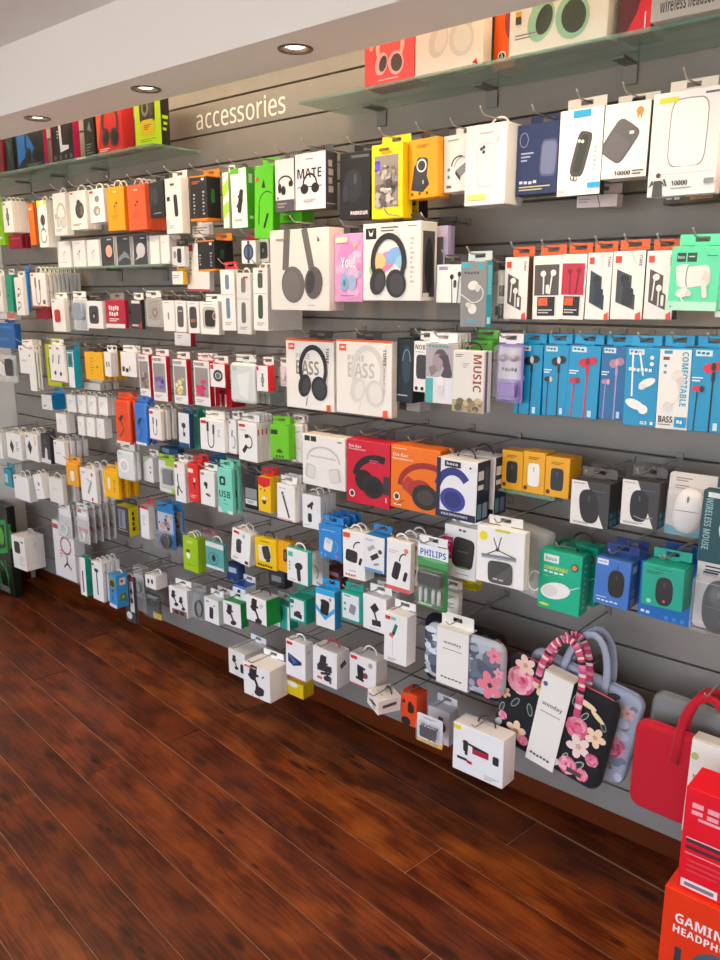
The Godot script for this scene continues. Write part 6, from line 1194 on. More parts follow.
func goods_10() -> void:
	# sixth row, far end
	P("speaker_box","white box at the corner end of sixth row","speaker box",[-3.6786,0.6843,0.2,0.0965,0.1193,0.03],["f2efec","f2efec","f2efec"],"ring",1,0.031,[0.0,-1.8],[["e",0.6,0.5,0.2,0.2,"8d8885"]])
	P("speaker_box","white box with slim black lozenge near the corner","speaker box",[-3.4762,0.7078,0.22,0.1323,0.1141,0.03],["f2efec","f2efec","f2efec"],"ring",2,0.031,[],[["p","2a2826",0.35,0.25,0.5,0.5,0.4,0.8,0.22,0.5],["tl",0.65,0.3,0.2,5,0.08,"a8a4a2"]])
	P("speaker_box","white box with wide black lozenge beside dark box","speaker box",[-3.3162,0.7215,0.22,0.1119,0.1171,0.03],["f2efec","f2efec","f2efec"],"ring",2,0.031,[-0.7,-1.8],[["p","2a2826",0.35,0.25,0.55,0.5,0.38,0.78,0.18,0.5],["r",0.1,0.08,0.25,0.16,"c8606a"],["r",0.75,0.05,0.9,0.4,"e8c4c4"]])
	P("speaker_box","black and white box with pale figure shape","speaker box",[-3.1948,0.7272,0.22,0.0778,0.1226,0.03],["302e34","302e34","302e34"],"card:302e34",1,0.031,[-1.05,-1.8],[["p","dcdadc",0.45,0.45,0.65,0.5,0.7,1,0.3,1],["r",0,0.85,1,1,"e4e0de"],["e",0.5,0.25,0.2,0.1,"4a484e"]])
	P("adapter_box","upright white adapter box with loops in sixth row","adapter box",[-3.0864,0.737,0.22,0.0877,0.0972,0.02],["f2efec","f2efec","f2efec"],"ring",4,0.029,[-0.7,-0.9],[["r",0.1,0.08,0.25,0.15,"a86a70"],["tl",0.2,0.5,0.5,2,0.035,"a8a4a2"]])
	P("earphone_box","teal box at corner above white seventh row","adapter box",[-3.6049,0.5579,0.2,0.0787,0.0823,0.02],["1f8fa4","1f8fa4","1f8fa4"],"card:1f8fa4",1,0.021,[-0.7,-1.8],[["r",0.1,0.3,0.5,0.8,"b8d8dc"]])
	P("adapter_box","white adapter box with loops at corner","adapter box",[-3.4443,0.523,0.22,0.1331,0.1094,0.02],["f2efec","f2efec","f2efec"],"ring",2,0.021,[],[["r",0.08,0.06,0.2,0.14,"b8404a"],["r",0,0.97,1,1,"c88088"]])
	P("adapter_box","tilted white adapter box at corner","adapter box",[-3.2619,0.5656,0.24,0.0657,0.1084,0.02],["f2efec","f2efec","f2efec"],"ring",2,0.021,[12],[["e",0.6,0.4,0.12,0.08,"7d7876"],["tl",0.2,0.6,0.5,2,0.035,"a8a4a2"]])
	P("adapter_box","plain white adapter box beside amber square","adapter box",[-3.1231,0.5687,0.23,0.1037,0.1059,0.02],["e8e2dc","e8e2dc","e8e2dc"],"ring",2,0.0555,[0.0,1.8],[["tl",0.2,0.4,0.4,2,0.06,"d4ccc6"]])
	P("memory_card_box","amber square pack with white chip","memory card box",[-3.0002,0.6592,0.22,0.0823,0.0937,0.02],["f2a818","f2a818","f2a818"],"card:f2a818",1,0.021,[0.0,1.8],[["rr",0.5,0.55,0.18,0.22,0,"f0e8dc"]])
	P("phone_stand_box","white box with slanting grey phone stand","phone stand box",[-2.8822,0.6131,0.22,0.1133,0.1338,0.018],["f2efec","f2efec","f2efec"],"ring",3,0.0328,[0.7,0.0],[["l","a8a4a2",0.12,0.7,0.35,0.45,0.75],["l","c4c0bc",0.05,0.4,0.3,0.7,0.4],["r",0.72,0.1,0.82,0.2,"d83a3a"],["r",0.65,0.85,0.75,0.95,"d83a3a"],["tl",0.1,0.1,0.3,2,0.035,"a8a4a2"]])
	P("memory_card_box","yellow pack with white stick in sixth row","memory card box",[-2.6686,0.669,0.25,0.0927,0.1025,0.016],["f6b90c","f6b90c","f6b90c"],"card:f6b90c",3,0.0371,[-0.35,1.8],[["rr",0.35,0.45,0.08,0.22,0,"f4ecdc"],["tl",0.65,0.3,0.15,5,0.1,"b8860a"]])
	BAG("cable_bag","clear bag with coiled white lead","lead pouch",[-2.569,0.7529,0.25,0.104,0.1102,0.018],"dfe2e0","gloss","card:e4e6e4",2,0.019,[],[["a",0.45,0.5,0.26,0.2,0,355,0.1,"f4f2ee"],["r",0.1,0.06,0.35,0.16,"b8c4bc"],["a",0.45,0.5,0.16,0.12,0,355,0.04,"c4c8c4"]])
	P("charger_box","white box with pale green corner in sixth row","charger box",[-2.4965,0.7501,0.2,0.0622,0.0924,0.03],["f2efec","f2efec","f2efec"],"card",1,0.031,[-0.35,-1.8],[["p","b4d8a4",0,0,0.8,0,0,0.3],["c",0.75,0.4,0.08,"6d8a7a"],["c",0.75,0.6,0.08,"6d8a7a"]])
	BL("charger_pack","clear pack with lime header and grey lead","charger pack",[-2.349,0.7362,0.24,0.1005,0.1148,0.02],"e2e0da","card:9ed22a",1,0.021,[],[["r",0.4,0,1,0.16,"9ed22a"],["r",0.72,0.85,1,1,"9ed22a"],["tl",0.1,0.3,0.25,3,0.06,"a8a49e"]],[0.3,0.18,0.95,0.84],[["block",0.6,0.48,0.5,"6d6c6a",1.1]])
	P("cable_box","white box with long black lead beside red pack","cable box",[-2.2548,0.7219,0.24,0.0616,0.1372,0.02],["f2efec","f2efec","f2efec"],"card",2,0.021,[0.0,-1.8],[["a",0.8,0.4,0.5,0.35,100,200,0.1,"4a4446"],["l","4a4446",0.14,0.3,0.6,0.25,0.85],["r",0.06,0.05,0.31,0.13,"d8222f"]])
	P("charger_box","scarlet pack with small black car charger","charger box",[-2.1693,0.7396,0.25,0.0548,0.1314,0.025],["e4281e","e4281e","e4281e"],"card:e4281e",2,0.026,[1.05,-0.9],[["chg",0.62,0.55,0.36,"3a1a1a"],["r",0.05,0.14,0.55,0.24,"f4e4de"],["tl",0.2,0.82,0.6,2,0.05,"f6b8a8"],["e",0.65,0.42,0.1,0.06,"f0d8d4"]])
	P("charger_box","white box with tiny black charger and red lead","charger box",[-2.0872,0.7411,0.255,0.0751,0.1152,0.02],["f2efec","f2efec","f2efec"],"card",1,0.021,[-0.35,-0.9],[["e",0.4,0.38,0.14,0.07,"2f2c2e"],["rr",0.45,0.45,0.06,0.06,0,"2f2c2e"],["e",0.55,0.68,0.18,0.04,"8d4a44",10],["r",0.07,0.05,0.31,0.12000000000000001,"c86a70"]])
	P("adapter_box","mint green pack lettered USB","adapter box",[-1.9812,0.7377,0.27,0.0726,0.1462,0.014],["7fd8c2","7fd8c2","7fd8c2"],"card:7fd8c2",2,0.0279,[0.7,-0.9],[["t",0.1,0.5,0.76,0.15,"1d2a28","USB"],["rr",0.36,0.28,0.2,0.1,0,"1d2a28"],["rr",0.36,0.28,0.08,0.05,0,"7fd8c2"],["p","7fd8c2",0.4,0.68,0.5,0.68,0.45,0.72],["e",0.48,0.7,0.04,0.02,"1d2a28"],["tl",0.4,0.78,0.3,1,0.03,"3a8a7a"],["p","e8e6e2",0,0.85,0.2,0.9,0.3,1,0,1],["r",0.7,0.93,1,1,"e8f0ec"]])
	BAG("cable_pouch","black zip pouch beside yellow pack","lead pouch",[-1.8816,0.7623,0.25,0.067,0.1198,0.02],"26262a","gloss","card:26262a",1,0.021,[],[["r",0.15,0.42,0.95,0.7,"8d8f92"],["r",0.15,0.72,0.95,0.86,"d8d8d8"],["tl",0.3,0.76,0.5,2,0.04,"6d6d70"]])
	P("adapter_box","yellow and red pack with black plug","adapter box",[-1.7953,0.7745,0.27,0.0561,0.1085,0.02],["f2c414","f2c414","f2c414"],"card:d8201f",2,0.021,[0.0,-1.8],[["p","d8201f",0,0,1,0,1,0.2,0.5,0.3,0,0.22],["e",0.5,0.68,0.16,0.1,"3a2f1a"],["c",0.25,0.35,0.06,"3a2f1a"],["c",0.55,0.37,0.06,"3a2f1a"],["e",0.5,0.6,0.2,0.06,"f8e8a8"]])
	P("stylus_box","white box with long black stylus","stylus box",[-1.7009,0.7639,0.27,0.0734,0.1103,0.016],["f2efec","f2efec","f2efec"],"card",3,0.0166,[-1.05,0.9],[["l","3a3838",0.1,0.35,0.3,0.7,0.9],["e",0.32,0.25,0.07,0.05,"6d6a68"],["tl",0.12,0.1,0.4,1,0.035,"a8a4a2"],["r",0.05,0.95,0.9,0.98,"c8808a"]])
	P("adapter_box","white box with black angled adapter","adapter box",[-1.6161,0.7513,0.25,0.0735,0.1022,0.02],["f2efec","f2efec","f2efec"],"ring",3,0.0234,[0.35,0.9],[["l","2d2c2e",0.13,0.3,0.38,0.6,0.22],["l","2d2c2e",0.1,0.55,0.25,0.5,0.42],["rr",0.42,0.68,0.11,0.13,0,"2d2c2e"],["tl",0.1,0.9,0.3,1,0.035,"a8a4a2"]])

func goods_11() -> void:
	# seventh row
	BL("cable_pack","clear pack with coiled white lead above ring light","lead pack",[-3.1118,0.4124,0.22,0.1011,0.1255,0.016],"d0d2d0","card:e4e4e2",2,0.017,[],[["r",0.1,0,0.9,0.25,"efedeb"]],[0.05,0.2,0.95,0.97],[["coil",0.5,0.7,0.6,"f2f0ee",1.0]])
	BL("cable_pack","clear pack with coiled lead and pink print","lead pack",[-2.9663,0.4195,0.22,0.0897,0.1448,0.014],"cfccca","card:e4e4e2",5,0.0304,[],[["r",0.1,0.06,0.9,0.3,"efebe9"],["r",0.1,0.55,0.9,0.7,"c87a88"],["r",0.1,0.02,0.4,0.12,"c8606e"]],[0.05,0.2,0.95,0.97],[["coil",0.5,0.78,0.5,"f4f2f0",1.0]])
	P("ring_light_box","large white box with ring light on tripod","ring light box",[-3.1907,0.2046,0.18,0.1718,0.2554,0.05],["eee8e4","eee8e4","eee8e4"],"card",1,0.051,[],[["a",0.6,0.4,0.24,0.15,0,355,0.06,"b0646c"],["l","3a3638",0.05,0.62,0.58,0.62,0.75],["l","3a3638",0.05,0.62,0.7,0.45,0.8],["l","3a3638",0.05,0.62,0.7,0.8,0.8],["r",0.03,0.06,0.3,0.14,"b8404a"],["tl",0.3,0.5,0.2,3,0.05,"c8706a"]])
	P("card_reader_box","black window box with yellow side","card reader box",[-2.6886,0.5059,0.2,0.0819,0.1157,0.0453],["3d3b44","f0dc10","f0dc10"],"card:3a3a3c",1,0.0463,[-0.35,0.9],[["r",0.2,0.1,0.75,0.75,"8d8a9a"],["r",0.3,0.15,0.5,0.7,"6d6a78"],["r",0.1,0.8,0.9,0.83,"c8a04a"],["R"],["r",0.35,0.15,0.56,0.281,"5d5608"],["r",0.35,0.325,0.63,0.456,"5d5608"],["r",0.35,0.5,0.56,0.631,"5d5608"],["r",0.35,0.675,0.63,0.806,"5d5608"]])
	P("card_reader_box","white box with red top in seventh row","card reader box",[-2.5394,0.5232,0.2,0.0543,0.1264,0.03],["f2efec","f2efec","f2efec"],"card:c8303a",1,0.031,[-0.35,-0.9],[["r",0,0,1,0.08,"c8303a"],["tl",0.3,0.3,0.3,4,0.08,"d8b8b4"]])
	BL("webcam_pack","blue topped clear pack with black webcam","webcam pack",[-2.4166,0.509,0.22,0.1077,0.1498,0.03],"2f77b8","card:1f86c8",2,0.0414,[],[["r",0,0,1,0.1,"1f86c8"],["r",0.05,0.1,0.9,0.62,"c4c8d4"],["blot",9,10,0.1,0.15,0.85,0.6,0.16,["7a7a94","b89a9a","3a3a54","d8a488"]],["c",0.7,0.22,0.1,"e8c49a"]],[0.05,0.55,0.95,0.98],[["oval",0.55,0.8,0.62,"26262a",0.9]])
	P("bulb_box","lime green box with white lamp bulb","bulb box",[-2.2143,0.4784,0.24,0.0827,0.1244,0.012],["a0c81c","a0c81c","a0c81c"],"ring",3,0.0126,[-1.05,0.0],[["e",0.35,0.55,0.14,0.1,"f0f0dc"],["rr",0.35,0.42,0.12,0.05,0,"5a5a28"],["tl",0.3,0.12,0.4,2,0.04,"e4f0b4"],["r",0.2,0.8,0.8,0.82,"7d9a14"]])
	P("cable_box","teal and white square pack with grey coil","lead pack",[-2.0706,0.5224,0.25,0.0906,0.0928,0.02],["5fa8a4","5fa8a4","5fa8a4"],"ring",1,0.021,[-0.35,0.9],[["r",0,0.02,1,0.2,"e8e6e2"],["a",0.42,0.62,0.28,0.22,0,355,0.05,"3f8884"],["e",0.45,0.6,0.11,0.13,"33302f"],["r",0,0.9,1,1,"d8e4e2"]])
	P("charger_box","tilted white box with black car charger","charger box",[-1.9057,0.5822,0.27,0.0882,0.1081,0.02],["f2efec","f2efec","f2efec"],"ring",2,0.021,[-7],[["rr",0.4,0.5,0.14,0.2,-5,"3a3638"],["e",0.42,0.34,0.15,0.08,"4a4648"],["r",0.1,0.04,0.4,0.12,"d8222f"],["c",0.65,0.12,0.08,"8ad0bc"],["r",0.78,0.85,0.95,0.95,"4a4446"],["tl",0.15,0.85,0.3,2,0.03,"c86a70"]])
	P("charger_box","yellow box with black car charger","charger box",[-1.7993,0.591,0.27,0.092,0.0967,0.03],["efc412","efc412","efc412"],"ring:26262a",1,0.031,[1.05,1.8],[["r",0.18,0.22,0.76,0.75,"e4dcc0"],["rr",0.55,0.45,0.18,0.22,-15,"3a3836"],["rr",0.6,0.62,0.1,0.14,-15,"3a3836"],["r",0.12,0.85,0.209,0.922,"4a4a1c"],["r",0.243,0.859,0.332,0.931,"4a4a1c"],["r",0.367,0.868,0.455,0.94,"4a4a1c"],["r",0.49,0.85,0.579,0.922,"4a4a1c"],["r",0.613,0.859,0.702,0.931,"4a4a1c"],["r",0.737,0.868,0.825,0.94,"4a4a1c"],["tl",0.3,0.08,0.4,1,0.05,"8d6a08"]])
	P("charger_box","small amber box with black power stick","charger box",[-1.7262,0.5937,0.26,0.052,0.1003,0.03],["eeaa1a","eeaa1a","eeaa1a"],"ring:26262a",1,0.031,[-1.05,-0.9],[["rr",0.65,0.45,0.16,0.2,0,"3a2f24"],["rr",0.65,0.45,0.06,0.12,0,"8d7450"]])
	P("charger_box","white box with black car charger and teal side","charger box",[-1.6278,0.5929,0.3,0.0868,0.1024,0.0209],["efedea","3cc4b4","3cc4b4"],"ring",1,0.0219,[-0.35,-0.9],[["chg",0.58,0.6,0.56,"33302f"],["r",0.08,0.1,0.3,0.24,"3cc4b4"],["c",0.14,0.42,0.04,"3cc4b4"],["c",0.14,0.52,0.04,"3cc4b4"],["c",0.14,0.62,0.04,"3cc4b4"],["tl",0.14,0.9,0.3,1,0.035,"a8a4a2"]])
	P("cable_box","white box with grey curve behind teal sided box","cable box",[-1.6418,0.5514,0.2,0.0447,0.1054,0.03],["f2efec","f2efec","f2efec"],"card",1,0.031,[-0.7,-1.8],[["a",0.2,0.6,0.4,0.2,-90,60,0.08,"6d6866"]])
	P("charger_box","blue box with white plug and pink dots","charger box",[-1.5245,0.6832,0.27,0.0867,0.0987,0.016],["2f86d0","2f86d0","2f86d0"],"card:2f86d0",4,0.0251,[0.7,0.9],[["rr",0.42,0.58,0.18,0.2,12,"e2e4e8"],["rr",0.42,0.46,0.09,0.08,12,"c4c8d0"],["tl",0.15,0.14,0.6,1,0.04,"a8d0f0"],["c",0.12,0.88,0.03,"a8d0f0"],["c",0.3,0.9,0.03,"a8d0f0"],["c",0.8,0.88,0.06,"c86ab0"],["a",0.6,0.6,0.25,0.2,-60,60,0.015,"a8c8e8"]])
	P("hub_box","white box with black square hub on short lead","hub box",[-1.4262,0.6487,0.28,0.0792,0.1372,0.02],["f2efec","f2efec","f2efec"],"ring",2,0.021,[1.05,1.8],[["rr",0.4,0.52,0.27,0.13,6,"33302f"],["a",0.75,0.35,0.25,0.15,180,280,0.05,"33302f"],["rr",0.8,0.6,0.06,0.08,20,"33302f"],["r",0.04,0.04,0.36,0.14,"e4521f"],["r",0.12,0.9,0.21,0.94,"d8604a"],["r",0.245,0.905,0.335,0.945,"d8604a"],["r",0.37,0.91,0.46,0.95,"d8604a"],["r",0.495,0.9,0.585,0.94,"d8604a"],["tl",0.3,0.82,0.3,1,0.03,"8d8885"]])
	P("hub_box","white fronted blue box with slim hubs","hub box",[-1.3503,0.6871,0.28,0.0694,0.1002,0.0389],["eceae8","2583c4","2583c4"],"card:2583c4",1,0.0399,[-0.7,0.9],[["l","a8a8a4",0.16,0.2,0.42,0.5,0.28],["l","2f2e30",0.2,0.35,0.65,0.7,0.5],["e",0.8,0.4,0.1,0.06,"4a4a4c"],["l","8d8d90",0.08,0.5,0.8,0.75,0.75],["r",0.05,0.92,0.95,1,"5aa0d4"],["tl",0.1,0.1,0.4,2,0.035,"a8a4a2"]])
	P("hub_box","white box with long black hub and red base","hub box",[-1.2586,0.6569,0.29,0.0789,0.1388,0.02],["f2efec","f2efec","f2efec"],"ring",3,0.039,[-0.7,0.9],[["rr",0.42,0.6,0.15,0.18,14,"2d2a2c"],["a",0.75,0.4,0.2,0.16,180,290,0.05,"2d2a2c"],["rr",0.8,0.68,0.07,0.1,15,"2d2a2c"],["c",0.82,0.17,0.09,"e08a60"],["r",0,0.92,1,1,"e0605c"],["tl",0.1,0.2,0.4,2,0.04,"dcc4c0"]])
	BL("battery_charger_pack","green PHILIPS charger pack with four batteries","battery charger",[-1.1396,0.6408,0.33,0.0937,0.1682,0.03],"2f7a3c","card:e8ecec",1,0.031,[],[["r",0,0,1,0.2,"e8ecec"],["t",0.08,0.07,0.84,0.1,"1c56b0","PHILIPS"],["r",0,0.2,1,0.34,"4a9454"],["e",0.55,0.22,0.4,0.03,"6db074"],["r",0.04,0.93,0.5,0.96,"b8e0a8"]],[0.06,0.34,0.94,0.92],[["block",0.5,0.5,0.78,"232526",0.52],["cell",0.2,0.77,0.13,"cfd2ce"],["cell",0.38,0.77,0.13,"cfd2ce"],["cell",0.62,0.77,0.13,"cfd2ce"],["cell",0.8,0.77,0.13,"cfd2ce"]])
	P("accessory_box","white barcode box behind the green charger pack","accessory box",[-1.157,0.5907,0.2,0.06,0.0666,0.02],["f2efec","f2efec","f2efec"],"card:f2efec",1,0.021,[-1.05,1.8],[["tl",0.3,0.2,0.5,3,0.06,"5a5856"],["tl",0.3,0.5,0.5,5,0.05,"3a3836"]])
	P("hard_drive_box","white and pink box with black portable drive","hard drive box",[-1.1004,0.7164,0.24,0.0958,0.1379,0.03],["f2efec","f2efec","f2efec"],"card:f2efec",2,0.031,[-0.35,1.8],[["r",0,0.24,0.28,0.66,"e02a7c"],["tl",0.06,0.3,0.16,4,0.08,"f8c8dc"],["rr",0.6,0.5,0.33,0.29,5,"2f2b2a"],["rr",0.58,0.48,0.29,0.26,5,"3d3836"],["r",0.42,0.46,0.75,0.49,"6d6a68"],["r",0.45,0.05,0.54,0.09,"4a4648"],["r",0.575,0.055,0.665,0.095,"4a4648"],["e",0.6,0.78,0.25,0.02,"6aa04a"],["tl",0.4,0.9,0.4,1,0.035,"a8a4a2"]])
	P("phone_pouch_box","white box with grey waterproof phone pouch","phone pouch box",[-0.9552,0.7467,0.29,0.1282,0.1401,0.025],["f0eeea","f0eeea","f0eeea"],"card:e0ddd8",1,0.026,[0.35,1.8],[["c",0.14,0.17,0.09,"f0da28"],["l","2f2e30",0.02,0.36,0.18,0.44,0.36],["l","2f2e30",0.02,0.52,0.14,0.46,0.36],["c",0.45,0.37,0.04,"4a4a4c"],["l","2f2e30",0.02,0.44,0.38,0.2,0.5],["l","2f2e30",0.02,0.46,0.38,0.8,0.46],["l","7d828a",0.08,0.12,0.52,0.84,0.49],["l","a4a8ae",0.03,0.12,0.54,0.84,0.51],["rr",0.52,0.77,0.26,0.2,-2,"4a4745"],["p","5a5755",0.3,0.95,0.76,0.6,0.76,0.94],["r",0.38,0.88,0.47,0.904,"d8d4d0"],["r",0.505,0.883,0.595,0.907,"d8d4d0"],["r",0.4,0.01,0.7,0.05,"c8cc4a"]])
	BAG("clear_bag","crumpled clear bag with white lead behind pouch box","lead pouch",[-0.958,0.6977,0.2,0.1237,0.1797,0.05],"d8dad8","poly","",1,0.051,[-8],[["a",0.85,0.7,0.14,0.14,0,340,0.03,"f2f0ee"],["rr",0.6,0.85,0.15,0.05,-20,"e8e8e6"]])
	P("accessory_box","yellow edged box under the pink drive box","accessory box",[-1.1441,0.6519,0.15,0.0773,0.0067,0.03],["d8c414","d8c414","d8c414"],"card:d8c414",1,0.031,[0.7,0.9],[["tl",0.1,0.2,0.7,2,0.3,"5d5608"]])

func goods_12() -> void:
	# eighth row
	P("headphone_box","large white box with black earbud case near corner","headphone box",[-3.4882,0.1953,0.24,0.1139,0.1567,0.0941],["efe9e4","efe9e4","efe9e4"],"ring",1,0.0951,[0.7,1.8],[["rr",0.4,0.34,0.22,0.18,0,"2f2c2e"],["r",0.7,0.12,0.9,0.17,"8d5a50"],["tl",0.5,0.6,0.4,4,0.07,"d4ccc6"],["R"],["tl",0.5,0.2,0.1,3,0.06,"c8c0ba"]])
	P("tripod_box","white box with black selfie stick and teal side","tripod box",[-2.9798,0.1895,0.22,0.0455,0.1696,0.0303],["f2efec","1c9c82","1c9c82"],"ring:1c9c82",1,0.0313,[-1.05,0.0],[["l","4a3038",0.2,0.5,0.35,0.55,0.9],["r",0,0,0.2,1,"e8c4c8"]])
	P("tripod_box","white box with slim black tripod stick","tripod box",[-2.8677,0.196,0.22,0.078,0.1667,0.016],["f2efec","f2efec","f2efec"],"ring",4,0.022,[-1.05,0.0],[["l","2f2c2e",0.1,0.45,0.25,0.5,0.85],["e",0.45,0.22,0.2,0.05,"2f2c2e"],["r",0.06,0.06,0.25,0.12,"c84a54"]])
	P("tripod_box","blue box with photograph of yellow tripod","tripod box",[-2.6767,0.2323,0.27,0.0526,0.1349,0.0517],["3f94d4","3f94d4","3f94d4"],"ring",1,0.0527,[-0.7,-1.8],[["r",0.1,0.1,0.9,0.4,"8d9a4a"],["e",0.5,0.28,0.3,0.1,"4a4420"],["tri",0.5,0.65,0.45,"2f2e30"],["r",0,0.9,1,1,"d8dce0"],["R"],["r",0.3,0.1,0.8,0.32,"e4dcd8"],["c",0.5,0.2,0.12,"c04a3a"],["r",0.3,0.58,0.8,0.8,"5a7a3a"],["c",0.55,0.68,0.12,"c8a83a"]])
	P("tripod_box","tall black and white box with red top","tripod box",[-2.6783,0.1489,0.2,0.065,0.1895,0.015],["4a464a","4a464a","4a464a"],"ring",1,0.016,[1.05,-0.9],[["r",0.55,0,1,0.75,"e4e0de"],["r",0.6,0,1,0.08,"d02a3a"],["e",0.78,0.3,0.15,0.06,"4a4648"],["e",0.78,0.5,0.15,0.06,"4a4648"],["e",0.4,0.85,0.3,0.08,"d8d4d0"]])
	P("gadget_box","small white box with two tiny black buds","gadget box",[-2.496,0.3402,0.22,0.0646,0.0541,0.0543],["efebe8","efebe8","efebe8"],"ring",1,0.0553,[-0.7,1.8],[["e",0.3,0.5,0.1,0.18,"2b2a2c"],["e",0.65,0.45,0.1,0.18,"2b2a2c"]])
	BL("mini_tripod_pack","clear pack with black bendy tripod and yellow base","tripod pack",[-2.6078,0.1668,0.16,0.1001,0.1019,0.025],"4a4846","",1,0.026,[],[["r",0.45,0.75,1,1,"e8cc1c"],["tri",0.55,0.45,0.4,"2a2826"],["tl",0.15,0.1,0.7,3,0.06,"c4c0bc"]],[0.05,0.05,0.95,0.95],[["block",0.5,0.35,0.5,"1f1e20",0.6]])
	P("phone_mount_box","white box with two black mounts and photo base","phone mount box",[-2.3585,0.263,0.2,0.1055,0.1061,0.03],["f2efec","f2efec","f2efec"],"card",1,0.031,[1.05,1.8],[["mnt",0.3,0.38,0.42,"2f2c2e"],["mnt",0.7,0.5,0.36,"2f2c2e"],["r",0.15,0.78,0.95,0.98,"8d6a60"],["e",0.4,0.88,0.12,0.07,"3a2f2c"],["e",0.7,0.88,0.12,0.07,"3a2f2c"]])
	BL("cable_pack","clear shell with coiled black lead","lead pack",[-2.2176,0.2889,0.23,0.0777,0.1073,0.025],"8d9092","card:9a9c9c",1,0.026,[],[],[0.02,0.02,0.98,0.98],[["coil",0.55,0.6,0.6,"2a2c2e",1.6]])
	P("charger_box","white box with upright black charger","charger box",[-2.1391,0.2993,0.22,0.0767,0.0907,0.03],["f2efec","f2efec","f2efec"],"card",2,0.031,[-0.35,0.0],[["rr",0.5,0.58,0.14,0.24,4,"33302f"],["r",0.15,0.12,0.35,0.18,"8d8885"],["c",0.72,0.25,0.05,"c84a54"]])
	P("phone_mount_box","white box with tall black mount and green side","phone mount box",[-2.0315,0.3185,0.22,0.0887,0.0869,0.035],["f2efec","1fa04a","1fa04a"],"card",1,0.036,[1.05,1.8],[["mnt",0.45,0.5,0.6,"2f2728"],["r",0.2,0.1,0.5,0.14,"8d8885"]])
	P("phone_mount_box","blue topped box with black phone mount","phone mount box",[-2.0349,0.3798,0.18,0.0663,0.0717,0.05],["e4e6ea","e4e6ea","1f5fc4"],"card",1,0.051,[-0.7,0.0],[["mnt",0.55,0.5,0.55,"2a2628"],["r",0,0,1,0.1,"1f5fc4"]])
	P("phone_mount_box","white box with black mount and bright green side","phone mount box",[-1.8596,0.3884,0.26,0.0985,0.0885,0.0615],["f2efec","17a84a","f2efec"],"ring:33312f",1,0.0625,[0.35,-1.8],[["mnt",0.48,0.5,0.62,"33282a"],["r",0,0.95,1,1,"4a5a48"],["tl",0.7,0.2,0.2,3,0.06,"a8a4a2"]])
	P("phone_mount_box","teal fronted box beside bright green sided box","phone mount box",[-1.8393,0.3563,0.18,0.1015,0.0811,0.04],["eef0ee","17a08c","17a08c"],"card",1,0.041,[-0.35,-0.9],[["r",0.55,0,0.9,1,"2ab0a0"],["r",0.1,0.88,0.196,0.936,"8db0a8"],["r",0.233,0.887,0.329,0.943,"8db0a8"],["r",0.367,0.894,0.463,0.95,"8db0a8"]])
	P("phone_mount_box","white fronted teal box with small black clip","phone mount box",[-1.6821,0.4381,0.25,0.074,0.0818,0.0418],["0f9a84","0f9a84","0f9a84"],"card:0f8c78",1,0.0428,[0.35,0.9],[["r",0.1,0.08,0.88,0.9,"e4e6e2"],["l","2f2e30",0.2,0.3,0.68,0.75,0.74],["e",0.55,0.6,0.14,0.07,"2f2e30"],["r",0.1,0.12,0.32,0.28,"0f6a5c"],["c",0.2,0.42,0.05,"0f8c78"]])
	P("phone_mount_box","white and blue box with black phone clamp","phone mount box",[-1.5183,0.4828,0.3,0.0716,0.1161,0.0299],["eceae8","2196d4","2196d4"],"card:2196d4",1,0.0309,[0.35,1.8],[["r",0,0,1,0.14,"2fa8e0"],["p","38a0d8",0,0.42,0.5,0.68,1,0.42,1,0.54,0.5,0.8,0,0.54],["rr",0.5,0.46,0.22,0.2,10,"26231f"],["l","26231f",0.12,0.28,0.3,0.7,0.34],["c",0.8,0.22,0.08,"a89a8a"]])
	P("phone_stand_box","teal framed white box with grey phone outline","phone stand box",[-1.4281,0.523,0.29,0.071,0.0861,0.0193],["10a090","10a090","10a090"],"card:10a090",1,0.0203,[0.7,0.0],[["r",0.06,0.06,0.93,0.92,"e4e8e6"],["rr",0.6,0.55,0.16,0.17,14,"8d8c9a"],["c",0.2,0.4,0.06,"10a090"],["c",0.2,0.6,0.06,"10a090"],["r",0.15,0.1,0.5,0.14,"10a090"]])
	P("phone_stand_box","white box with folding black phone stand","phone stand box",[-1.3495,0.5143,0.28,0.085,0.1008,0.03],["f2efec","f2efec","f2efec"],"card",2,0.031,[0.7,-0.9],[["l","33302f",0.26,0.4,0.42,0.62,0.25],["l","33302f",0.07,0.5,0.45,0.6,0.68],["l","33302f",0.2,0.4,0.76,0.78,0.74],["tl",0.3,0.9,0.4,1,0.035,"a8a4a2"]])
	P("selfie_stick_box","tall white box with green and red selfie stick","selfie stick box",[-1.2433,0.4646,0.32,0.0744,0.1391,0.0437],["efece8","efece8","efece8"],"card",1,0.0447,[-0.7,1.8],[["l","1f7a58",0.14,0.4,0.42,0.55,0.2],["l","e0604a",0.14,0.25,0.42,0.42,0.46],["l","3a3838",0.1,0.42,0.42,0.46,0.36],["l","c4c0bc",0.02,0.4,0.48,0.4,0.85],["r",0.06,0.06,0.28,0.13,"d8222f"],["r",0.32,0.06,0.52,0.12,"7ac8b8"],["tl",0.2,0.9,0.4,2,0.03,"a8a4a2"]])

